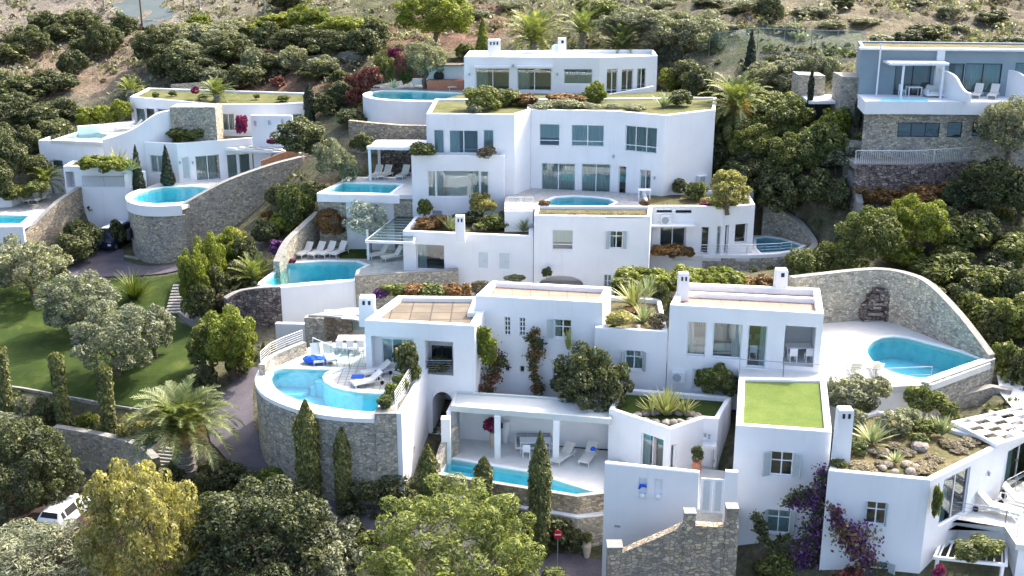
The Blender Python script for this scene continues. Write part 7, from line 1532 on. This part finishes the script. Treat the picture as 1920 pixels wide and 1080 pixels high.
climber([Py(1000, 620, 70.1), Py(1006, 650, 70.1), Py(1000, 690, 70), Py(1006, 735, 69.9)], [.2, .42, .22, .35], ['rusty', 'evergreen'], 'rusty red climber on the tall white block', seed=9, dens=330)
plant('evergreen', 762, 712, 46, 74, 'dark bush in front of the shaded loggia', Y=66.4); row('green', [(735, 752, 30, 40), (750, 738, 30, 40), (722, 768, 30, 30), (775, 716, 34, 40)], 'green planter plant', 'along the steel rail by the turquoise pool', z=17.2)
plant('evergreen', 825, 700, 44, 36, 'dark plant behind the loggia railing', Y=69.2)
# roof bed between the blocks
bed = gp((1146, 618), (1250, 622)) 
agave(1188, 575, 46, 'largest pale agave in the bed between the two pink roofs', Y=74, seed=7, n=50, kind='yucca', el=(30, 88), width=.05); agave(1215, 560, 42, 'upright dark agave behind the largest pale one', Y=76, seed=8, el=(50, 88)); agave(1206, 604, 34, 'blue agave nearest the white linking wall', Y=71, seed=9)
plant('yellow', 1162, 614, 52, 32, 'yellow green shrub at the corner of the linking wing roof', z=19.8); plant('dry', 1232, 612, 40, 26, 'dry shrub at the right end of the linking wing roof', z=19.8); plant('rusty', 1180, 592, 44, 18, 'rusty low growth under the largest pale agave', Y=73); plant('evergreen', 1240, 592, 26, 64, 'dark narrow shrub beside the living room house', Y=75)
rocks(Pz(1218, 616, 19.65), .9, .3, 5, 'pale stone along the front of the linking wing roof', .2)
hb = [Py(1150, 528, 80.5), Py(1230, 530, 80.5), Py(1310, 532, 80.2), Py(1375, 533, 80)]
for i, (x, w_) in enumerate(((1178, 70), (1228, 72), (1280, 74), (1330, 70), (1366, 50))): plant('bright', x, 545, w_, 44, ['leftmost', 'second', 'middle', 'fourth', 'rightmost'][i] + ' mound of the bright green hedge above the pink roof', Y=79.5, cat='hedge', name='hedge_mound', group='bright green hedge mounds', deep=1.4)
row('evergreen', [(1175, 560, 60, 36), (1235, 570, 50, 44)], 'dark underside shrub', 'below the bright green hedge', Y=78.5); row('rusty', [(1400, 540, 44, 22), (1435, 538, 46, 24)], 'rusty low shrub', 'right of the bright green hedge', Y=79.5)
for i, (x, w_, k_) in enumerate(((738, 50, 'green'), (775, 56, 'rusty'), (812, 60, 'green'), (848, 50, 'rusty'), (872, 30, 'rusty'))): plant(k_, x, 556, w_, 26, ['leftmost', 'second', 'middle', 'fourth', 'rightmost'][i] + ' mound of the mixed hedge behind the brown tiled roof', Y=77.5, cat='hedge', name='hedge_mound', group='mixed hedge mounds')
plant('purple', 716, 562, 34, 24, 'purple flowers beside the broad white chimney', Y=77.3); plant('magenta', 690, 580, 16, 30, 'magenta flowers left of the broad white chimney', Y=77.2); plant('dry', 900, 555, 40, 30, 'thin dry shrub left of the tall block roof', Y=78); plant('evergreen', 965, 528, 40, 12, 'low creeping shrub right of the mixed hedge', Y=82.5); plant('evergreen', 1026, 520, 22, 20, 'small dark plant over the arched garage head', Y=83.6)
# roof garden of the low house
row('rusty', [(800, 430, 50, 24), (825, 424, 44, 22)], 'rusty grass tuft', 'on the planted roof of the low house', z=21.2); agave(843, 430, 30, 'agave left of the small chimney', z=21.2, seed=11); agave(983, 434, 27, 'agave at the right end of the planted roof', z=21.2, seed=12)
row('green', [(930, 428, 56, 28), (955, 424, 46, 30), (905, 432, 36, 16)], 'green mound', 'on the planted roof right of the small chimney', z=21.2); row('evergreen', [(885, 420, 40, 24), (862, 416, 30, 18), (1000, 418, 20, 16)], 'dark low shrub', 'on the planted roof of the low house', z=21.2)
plant('yellow', 903, 415, 56, 54, 'small airy tree on the planted roof', z=21.2, trunk=True, tfrac=.35, cat='tree'); plant('green', 796, 412, 28, 40, 'small sparse tree at the left of the planted roof', z=21.2, trunk=True, tfrac=.3, cat='tree'); rocks(Pz(899, 430, 21.15), .2, .1, 2, 'tan boulder on the planted roof', .38)
plant('green', 793, 294, 54, 28, 'trimmed green planter bush on the left balcony corner', z=26.1); plant('dry', 912, 296, 40, 22, 'feathery grey planter bush on the right balcony corner', z=26.1)
leafbox([Vector((c2[0].x + .3, c2[0].y + .45, 23.0)), Vector((c2[1].x - .3, c2[1].y + .45, 23.0))], .35, .22, 'dry', 'strip of small grey flowers along the slotted parapet', ls=.07, dens=120); plant('rusty', 1020, 388, 24, 14, 'little rusty bush at the left end of the flower strip', z=23.0); plant('rusty', 1208, 388, 22, 14, 'little rusty bush at the right end of the flower strip', z=23.0)
plant('yellow', 1364, 396, 84, 76, 'large yellow green tree spilling over the wall by the half moon pool', z=22.9, trunk=True, tfrac=.1, cat='tree'); plant('green', 1305, 374, 44, 36, 'leafy green shrub left of the large yellow green tree', z=22.9); plant('evergreen', 1273, 366, 28, 30, 'small dark shrub before the white wall with the air conditioner', z=22.9); plant('magenta', 1325, 388, 30, 12, 'red flowers under the large yellow green tree', z=22.9); plant('yellow', 1350, 400, 60, 40, 'lower drooping part of the yellow green growth over the wall', Y=88)
row('rusty', [(1235, 482, 34, 24), (1262, 483, 50, 26), (1290, 482, 30, 20)], 'balcony shrub', 'in the trough left of the half moon pool', z=19.4)
leafbox([Vector((c3[0].x + .3, c3[0].y + .4, 22.9)), Vector((c3[1].x, c3[1].y + .4, 22.9))], .3, .2, 'dry', 'strip of small flowers on the parapet above the glass door', ls=.07, dens=120)
# highest house surroundings
row('green', [(905, 208, 72, 46), (940, 200, 60, 34)], 'leafy green shrub', 'before the highest house', z=29.2); row('rusty', [(990, 200, 50, 26), (1050, 196, 60, 22), (1080, 197, 44, 20)], 'rusty topped shrub', 'before the highest house', z=29.2); row('bluegreen', [(1020, 205, 60, 16), (1060, 205, 70, 18), (1100, 205, 50, 14), (1150, 204, 40, 10), (1190, 206, 50, 9)], 'blue green spreading shrub', 'on the grass roof edge', z=29.2)
plant('bright', 1115, 196, 44, 44, 'bright lime shrub before the highest house', z=29.0); plant('evergreen', 965, 197, 50, 28, 'dark shrub before the highest glass doors', z=29.1); agave(1245, 203, 30, 'dry spiky grass clump at the right end of the grass roof', z=29.2, seed=14, kind='agave', el=(40, 88)); plant('evergreen', 1275, 200, 50, 30, 'dark shrub at the right end of the grass roof', z=29.2); plant('olive', 890, 215, 30, 20, 'small grey shrub on the left of the grass roof', z=29.2)
row('bright', [(1258, 170, 50, 44), (1285, 168, 50, 40)], 'sunlit lime bush', 'right of the highest house', Y=112)
plant('olive', 798, 163, 92, 84, 'rounded olive tree left of the highest house', Y=113.5, trunk=True, tfrac=.3, cat='tree'); agave(738, 166, 18, 'grey agave left of the topmost pool', Y=110.5, seed=15)
row('reddry', [(682, 188, 40, 60), (665, 200, 34, 40), (700, 165, 36, 40), (752, 138, 26, 40)], 'reddish bougainvillea bush', 'left of the topmost pool', Y=112); row('magenta', [(742, 118, 26, 30), (692, 150, 24, 24)], 'magenta flowering bush', 'on the bank left of the topmost pool', Y=116)
row('green', [(762, 162, 24, 36), (722, 150, 40, 44), (705, 182, 30, 20)], 'green shrub', 'behind the topmost pool', Y=114); plant('yellow', 722, 132, 40, 40, 'ochre shrub on the bank above the topmost pool', Y=117)
plant('bright', 815, 92, 150, 112, 'big bright green tree behind the olive tree at the top', Y=121, trunk=True, tfrac=.15, cat='tree'); cypress(905, 98, 30, 60, 'bright conical cypress behind the left chimney of the highest house', Y=119, kind='bright', top='cone')
palm(1000, 105, 74, 24, 'large palm behind the middle of the highest house', Y=118, seed=5, n=60, el=(-10, 84), droop=1.3); palm(1092, 92, 60, 26, 'dark palm right of the tilted chimney', Y=119.5, seed=6, n=46, el=(-10, 84), droop=1.3); palm(1165, 112, 64, 18, 'palm behind the right end of the highest house', Y=117, seed=7, n=50, el=(0, 84), droop=1.2)
# right of the main house
palm(1378, 245, 80, 40, 'palm with an orange heart right of the main house', Y=99, seed=8, n=56, date=True, trunk_w=.4, el=(-20, 82)); cypress(1405, 150, 32, 86, 'dark fir like conifer on the right slope', Y=112, kind='cypress_dark', top='cone', name='conifer'); cypress(1517, 214, 11, 78, 'pencil thin cypress left of the porch', Y=98.5, kind='cypress_dark'); cypress(1607, 240, 14, 60, 'thin cypress before the stone tower block', Y=95, kind='cypress_dark')
row('olive', [(1240, 90, 100, 80), (1300, 100, 100, 84), (1260, 135, 90, 70), (1325, 150, 90, 90), (1200, 60, 90, 50), (1150, 70, 80, 50)], 'dark olive tree', 'behind the highest house', Y=118)
row('evergreen', [(1310, 190, 70, 60), (1350, 200, 60, 50), (1290, 160, 60, 50), (1345, 330, 60, 60), (1360, 280, 70, 70), (1400, 370, 80, 80), (1455, 400, 90, 80), (1520, 390, 90, 80), (1570, 400, 60, 70), (1350, 240, 50, 50)], 'dark evergreen', 'on the slope right of the main house', trunk=False)
row('green', [(1420, 215, 90, 50), (1460, 270, 110, 90), (1410, 320, 100, 90), (1475, 350, 110, 100), (1530, 330, 90, 100)], 'leafy green tree', 'on the slope right of the main house', trunk=True, cat='tree', tfrac=.15)
row('bright', [(1560, 280, 84, 76), (1430, 230, 80, 50), (1480, 235, 70, 60)], 'sunlit bright tree', 'below the porch', trunk=True, cat='tree', tfrac=.15, group='bright trees below the porch'); plant('olive', 1565, 325, 90, 60, 'grey green tree below the bright ones', trunk=True, cat='tree', tfrac=.1)
row('olive', [(1430, 160, 70, 44), (1470, 175, 90, 50), (1530, 140, 50, 40), (1550, 150, 44, 46), (1480, 140, 60, 30)], 'grey green bush', 'left of the grey house', Y=108)
plant('olive', 1651, 262, 60, 66, 'olive tree before the grey house ground floor', Y=93.6, trunk=True, tfrac=.25, cat='tree'); row('olive', [(1590, 225, 60, 50), (1570, 262, 60, 50), (1700, 330, 60, 30)], 'grey green bush', 'near the stone tower block')
plant('green', 1620, 270, 40, 24, 'low green shrub left of the olive tree by the grey house', Y=93.8); plant('rusty', 1750, 262, 34, 22, 'rusty shrub before the dark lower window', Y=94); row('bright', [(1640, 272, 30, 12), (1790, 268, 22, 9), (1815, 268, 20, 8)], 'small lime shrub', 'along the garden wall of the grey house', Y=94)
plant('olive', 1888, 320, 120, 135, 'big olive tree at the right edge before the grey house', Y=89, trunk=True, tfrac=.2, cat='tree')
row('evergreen', [(1850, 410, 130, 110), (1910, 420, 90, 100), (1790, 400, 60, 60)], 'large dark tree', 'at the right edge below the path', trunk=True, cat='tree', tfrac=.15)
row('green', [(1620, 500, 120, 120), (1570, 520, 90, 70), (1510, 532, 90, 66)], 'dense green bush', 'above the curved stone wall', Y=81.5); row('bright', [(1715, 480, 110, 110), (1690, 510, 80, 60)], 'feathery light green tree', 'above the curved stone wall', Y=83, trunk=True, cat='tree', tfrac=.15)
row('green', [(1790, 470, 100, 60), (1760, 540, 100, 60), (1850, 560, 110, 60), (1830, 620, 90, 60), (1905, 650, 80, 80), (1880, 700, 60, 60), (1780, 510, 80, 50), (1900, 500, 100, 60)], 'sunlit green scrub bush', 'on the right hand slope')
row('evergreen', [(1760, 450, 80, 60), (1830, 470, 80, 60), (1740, 580, 70, 50), (1800, 590, 90, 60), (1870, 520, 90, 60), (1900, 590, 90, 70), (1850, 660, 70, 60), (1780, 640, 60, 40), (1660, 440, 60, 60), (1920, 710, 60, 60), (1590, 470, 50, 50), (1690, 560, 50, 30)], 'dark scrub bush', 'on the right hand slope')
row('yellow', [(1870, 590, 70, 40), (1905, 700, 50, 50), (1840, 440, 70, 30), (1800, 560, 60, 30)], 'yellowish scrub bush', 'on the right hand slope'); row('dry', [(1830, 540, 60, 40), (1880, 460, 70, 36), (1760, 490, 50, 30), (1900, 620, 40, 40)], 'grey dead scrub bush', 'on the right hand slope')
row('rusty', [(1640, 385, 90, 40), (1720, 390, 100, 44), (1780, 370, 60, 30)], 'brown dry bush', 'below the brown stone wall of the path')
row('olive', [(1598, 770, 100, 66), (1640, 748, 60, 46), (1566, 756, 44, 44)], 'olive shrub', 'between the lawn roof house and the sunny terrace', Y=64.2); plant('bright', 1690, 730, 120, 20, 'low bright creeping shrub along the sunny terrace', z=17.0, deep=.4); row('green', [(1720, 775, 50, 60), (1750, 772, 44, 44), (1775, 780, 40, 30)], 'tangled green shrub', 'below the right hand pool wall', Y=63.6); plant('evergreen', 1620, 775, 44, 34, 'dark shrub behind the chimney with two holes', Y=63.4)
plant('dry', 1470, 700, 40, 22, 'thin grey shrub on the sunny terrace rail', z=16.9); plant('dry', 1520, 704, 30, 20, 'small thin shrub at the right of the lawn roof back edge', z=16.9)
plant('magenta', 549, 494, 14, 10, 'small red flower bowl at the corner of the pool with the pointed end', z=18.35, cat='flower bowl')
# ---- left gardens
plant('olive', 62, 562, 150, 118, 'big silvery olive tree at the left edge of the lawn', trunk=True, tfrac=.03, cat='olive tree', name='olive_tree'); plant('olive', 150, 630, 150, 118, 'big silvery olive tree in the middle of the three on the lawn', trunk=True, tfrac=.03, cat='olive tree', name='olive_tree'); plant('olive', 222, 705, 165, 140, 'largest silvery olive tree nearest the clipped columns', trunk=True, tfrac=.03, cat='olive tree', name='olive_tree'); plant('olive', 290, 672, 84, 100, 'smaller silvery olive tree on the right of the largest one', trunk=True, tfrac=.03, cat='olive tree', name='olive_tree')
agave(252, 562, 52, 'large fountain like ornamental grass clump behind the olive trees', kind='grassy', n=170, seed=21, el=(40, 90), width=.018, curve=.5, cat='grass clump', name='ornamental_grass')
row('evergreen', [(140, 492, 80, 60), (155, 470, 76, 60), (176, 478, 40, 50), (222, 462, 30, 50)], 'dark shrub', 'beside the parked dark van'); row('green', [(125, 440, 70, 40), (160, 430, 60, 34)], 'green shrub', 'on the bank above the parked dark van', z=16.5)
for i, (x, y, w_, h_) in enumerate(((372, 600, 56, 120), (400, 560, 60, 110), (432, 500, 48, 66))): plant('bright', x, y, w_, h_, ['lowest', 'middle', 'highest'][i] + ' bright ivy mass of the hedge beside the garden steps', cat='hedge', name='hedge_mound', group='ivy hedge beside the steps', sc=1.18); 
row('evergreen', [(382, 605, 56, 80), (412, 575, 54, 80), (462, 500, 50, 60), (445, 540, 50, 50), (500, 460, 50, 50)], 'dark green shrub', 'behind the ivy hedge'); plant('yellow', 446, 480, 44, 56, 'yellow green bush at the top of the ivy hedge')
plant('bright', 440, 712, 110, 138, 'bright green tree between the ivy hedge and the road', trunk=True, tfrac=.15, cat='tree'); plant('green', 395, 700, 80, 100, 'leafy green tree left of the road bend', trunk=True, tfrac=.15, cat='tree'); plant('evergreen', 455, 705, 60, 60, 'dark shrub at the road bend', cat='bush'); plant('evergreen', 385, 735, 50, 60, 'dark shrub hanging over the road edge')
palm(480, 540, 62, 10, 'light green young palm left of the pointed pool', Y=86.5, seed=11, n=46, mat='palm', el=(5, 86), droop=1.0); plant('dry', 440, 585, 60, 44, 'grey shrub under the young palm'); plant('rusty', 465, 560, 30, 24, 'reddish low plant under the young palm'); plant('purple', 523, 478, 36, 30, 'purple flowering bush above the young palm', Y=89)
row('green', [(525, 450, 56, 50), (556, 420, 80, 76), (540, 470, 40, 40)], 'green bush', 'on the great sloping stone wall foot', Y=95); plant('rusty', 505, 430, 30, 40, 'rusty bush by the narrow wall window', Y=96); plant('bright', 532, 440, 50, 44, 'lime bush below the great sloping stone wall', Y=94)
row('olive', [(622, 330, 64, 70), (655, 345, 40, 60)], 'grey green bush', 'left of the trapezoid pool', Y=97); row('evergreen', [(560, 285, 70, 50), (590, 300, 60, 40), (680, 290, 50, 50), (610, 410, 60, 50), (760, 378, 26, 34), (530, 395, 60, 60), (575, 380, 50, 40)], 'dark round bush', 'between the left houses and the main house', Y=99)
plant('silver', 692, 470, 92, 92, 'bare looking silver tree with pale forked trunk', Y=90.5, trunk=True, tfrac=.35, cat='tree', bark='bark_pale'); plant('rusty', 622, 445, 60, 60, 'brown leaved bush before the dark stone back wall', Y=92.3)
cypress(262, 366, 28, 90, 'dark jagged conifer left of the white house corner', Y=104.5, kind='cypress_dark', top='cone', name='conifer'); cypress(316, 350, 30, 74, 'dark conifer right before the white house corner', Y=105.5, kind='cypress_dark', top='cone', name='conifer'); cypress(583, 256, 22, 98, 'dark slim conifer right of the upper left house', Y=112, kind='cypress_dark', name='conifer')
palm(408, 195, 44, 14, 'palm rising behind the upper left house', Y=114.8, seed=12, n=40, el=(0, 84), droop=1.2); palm(245, 182, 36, 8, 'palm at the left end of the upper left house', Y=119.5, seed=13, n=36, el=(0, 84), droop=1.2); palm(85, 352, 52, 8, 'palm beyond the garden wall at the left edge', Y=106, seed=14, n=40, el=(-5, 80)); palm(130, 100, 4, 2, 'x', Y=138) if False else None
plant('green', 356, 268, 80, 36, 'wide trimmed bush on the left roof garden', z=23.9); plant('green', 396, 254, 28, 20, 'small round bush on the left roof garden', z=23.9); plant('magenta', 453, 254, 24, 42, 'magenta bougainvillea against the wall with three tiny holes', Y=108.2); plant('magenta', 368, 178, 18, 16, 'magenta bush behind the upper left roof', Y=116); plant('magenta', 510, 272, 18, 12, 'small pink flowers beside the orange fence', Y=106.5)
row('bright', [(175, 318, 50, 26), (212, 322, 60, 30), (240, 318, 30, 20)], 'green planter mound', 'on the low white shed', z=22.5); agave(222, 316, 34, 'pale agave on the low white shed', z=22.5, seed=16, kind='yucca', el=(30, 85)); agave(245, 320, 26, 'second agave on the shed, near the dark conifer', z=22.5, seed=17)
row('bright', [(165, 238, 50, 38), (200, 234, 50, 38), (230, 228, 40, 42)], 'bamboo like hedge clump', 'behind the pale far left pool', Y=115.5)
row('green', [(292, 184, 16, 12), (325, 180, 16, 11), (482, 186, 14, 11), (532, 190, 26, 12), (380, 186, 20, 10)], 'low roof shrub', 'on the upper left grass roof', z=26.95)
row('evergreen', [(30, 340, 70, 80), (0, 370, 60, 70), (70, 330, 50, 40)], 'dark bush', 'at the left edge above the garden wall'); row('green', [(30, 372, 60, 26), (70, 362, 50, 22)], 'clipped green hedge mound', 'behind the curving garden wall', Y=103.5)
row('evergreen', [(360, 160, 60, 60), (300, 150, 50, 50), (330, 130, 60, 44), (250, 175, 40, 36), (640, 200, 50, 50), (610, 215, 50, 40), (655, 240, 50, 40)], 'dark shrub', 'behind the left houses')
# ---- the hillside
row('evergreen', [(20, 120, 60, 44), (55, 108, 70, 50), (90, 60, 60, 36), (120, 75, 60, 40), (150, 60, 60, 44), (150, 40, 44, 22), (190, 108, 60, 50), (205, 100, 50, 50), (160, 100, 50, 34), (232, 62, 36, 30),
    (15, 190, 60, 44), (60, 185, 60, 44), (105, 175, 60, 44), (140, 150, 50, 40), (30, 240, 80, 50), (80, 235, 80, 44), (120, 225, 60, 40), (15, 300, 70, 50), (60, 290, 60, 50), (110, 275, 60, 40), (0, 270, 50, 40), (150, 230, 30, 20)], 'dark bush', 'on the bare left hillside', sc=1.15)
row('olive', [(330, 100, 70, 50), (370, 90, 70, 50), (410, 95, 60, 40), (350, 125, 60, 40), (480, 145, 44, 40), (550, 140, 40, 34), (610, 145, 60, 40), (400, 160, 50, 30), (430, 75, 60, 30)], 'olive bush', 'on the terraced hillside', sc=1.2)
row('bright', [(375, 60, 60, 34), (420, 66, 66, 30), (520, 60, 70, 40), (580, 80, 90, 66), (640, 80, 90, 66), (470, 70, 50, 26), (560, 40, 50, 30)], 'light green tree', 'on the terraced hillside', trunk=True, tfrac=.15, cat='tree')
row('evergreen', [(300, 120, 60, 60), (340, 160, 50, 40), (440, 120, 80, 40), (500, 100, 70, 40), (560, 110, 80, 44), (620, 110, 60, 40), (540, 20, 50, 30), (460, 160, 60, 30), (590, 150, 50, 26), (680, 110, 60, 60), (700, 90, 50, 50), (640, 160, 44, 26), (380, 130, 70, 36), (520, 130, 50, 30)], 'dark hillside shrub', 'on the terraced hillside', sc=1.25)
row('reddry', [(450, 170, 44, 20), (520, 165, 34, 22), (660, 170, 40, 30)], 'reddish dry shrub', 'on the terraced hillside')
row('green', [(700, 70, 60, 40), (870, 110, 40, 30), (1130, 40, 70, 40), (1100, 30, 50, 30), (1180, 50, 70, 40)], 'green hill shrub', 'above the highest house')
row('evergreen', [(1440, 40, 60, 38), (1580, 20, 50, 24), (1720, 10, 60, 20), (1330, 10, 60, 18), (1700, 76, 70, 24), (1740, 72, 60, 22), (1860, 38, 50, 24), (1370, 30, 30, 16)], 'round dark shrub', 'on the dry right hill')
row('olive', [(1410, 20, 70, 26), (1520, 30, 60, 22), (1560, 52, 50, 22), (1650, 78, 60, 20), (1780, 30, 60, 20), (1620, 50, 50, 16), (1900, 80, 50, 20), (1350, 60, 60, 16), (1480, 60, 60, 14), (1800, 60, 50, 12), (1240, 20, 60, 20), (900, 30, 50, 20), (960, 20, 60, 20)], 'greyish shrub', 'on the dry right hill')
# ---- uncountable scrub and stones on the slopes
def scatter(name, n, region, mat, s, seed, label, flat=.5, stones=False):
    rng = np.random.default_rng(seed); X = rng.uniform(region[0], region[1], n); Y = rng.uniform(region[2], region[3], n); dens = np.sin(X * .21 + 1.7 * np.sin(Y * .13)) * np.sin(Y * .27 + X * .11) + rng.normal(size=n) * .5; k = dens > (.1 if not stones else .3); X, Y = X[k], Y[k]; Z = hts(X, Y)
    ok = np.ones(len(X), bool)
    for poly, _ in CARVE + KEEP:
        P = np.array(poly); ins = np.zeros(len(X), bool)
        for i in range(len(P)):
            x1, y1 = P[i - 1]; x2, y2 = P[i]; ins ^= ((y1 > Y) != (y2 > Y)) & (X < (x2 - x1) * (Y - y1) / (y2 - y1 + 1e-12) + x1)
        ok &= ~ins
    X, Y, Z = X[ok], Y[ok], Z[ok]; m_ = 26 if not stones else 5
    r = s * rng.uniform(.4, 1.3, len(X)) ** 1.3; d = rng.normal(size=(len(X), m_, 3)); d /= np.linalg.norm(d, axis=2)[..., None]; d[..., 2] = np.abs(d[..., 2]) * flat * 1.6
    P = np.stack([X, Y, Z], 1)[:, None] + d * r[:, None, None]; V, F = leaf_quads(P.reshape(-1, 3), d.reshape(-1, 3), .2 if not stones else .22, rng, .6)
    o = put(name, npmesh(name, V, F, M[mat]), (0, 0, 0), (1, 1, 1)); props(o, label, 'scrub' if not stones else 'stones', kind='stuff')
scatter('scrub', 2600, (-75, 75, 116, 172), 'olive', .9, 1, 'low grey green scrub scattered over the hillside'); scatter('dry_scrub', 3200, (-75, 75, 112, 172), 'dry', .6, 2, 'dry brown scrub scattered over the hillside')
scatter('garden_scrub', 2600, (-70, 66, 58, 116), 'evergreen', .7, 4, 'low dark ground cover between the houses'); scatter('green_scrub', 1400, (30, 70, 64, 100), 'green', .9, 5, 'low green scrub on the right slope')
scatter('loose_stones', 5000, (-75, 75, 112, 172), 'rock', .25, 3, 'loose pale stones on the hillside', .3, True)
def seaplane():
    m = MB(); m.face([(-1500, -2500, -1), (1500, -2500, -1), (1500, -20, -1), (-1500, -20, -1)]); struct('sea', m, M['seawater'])
seaplane()
terrain()
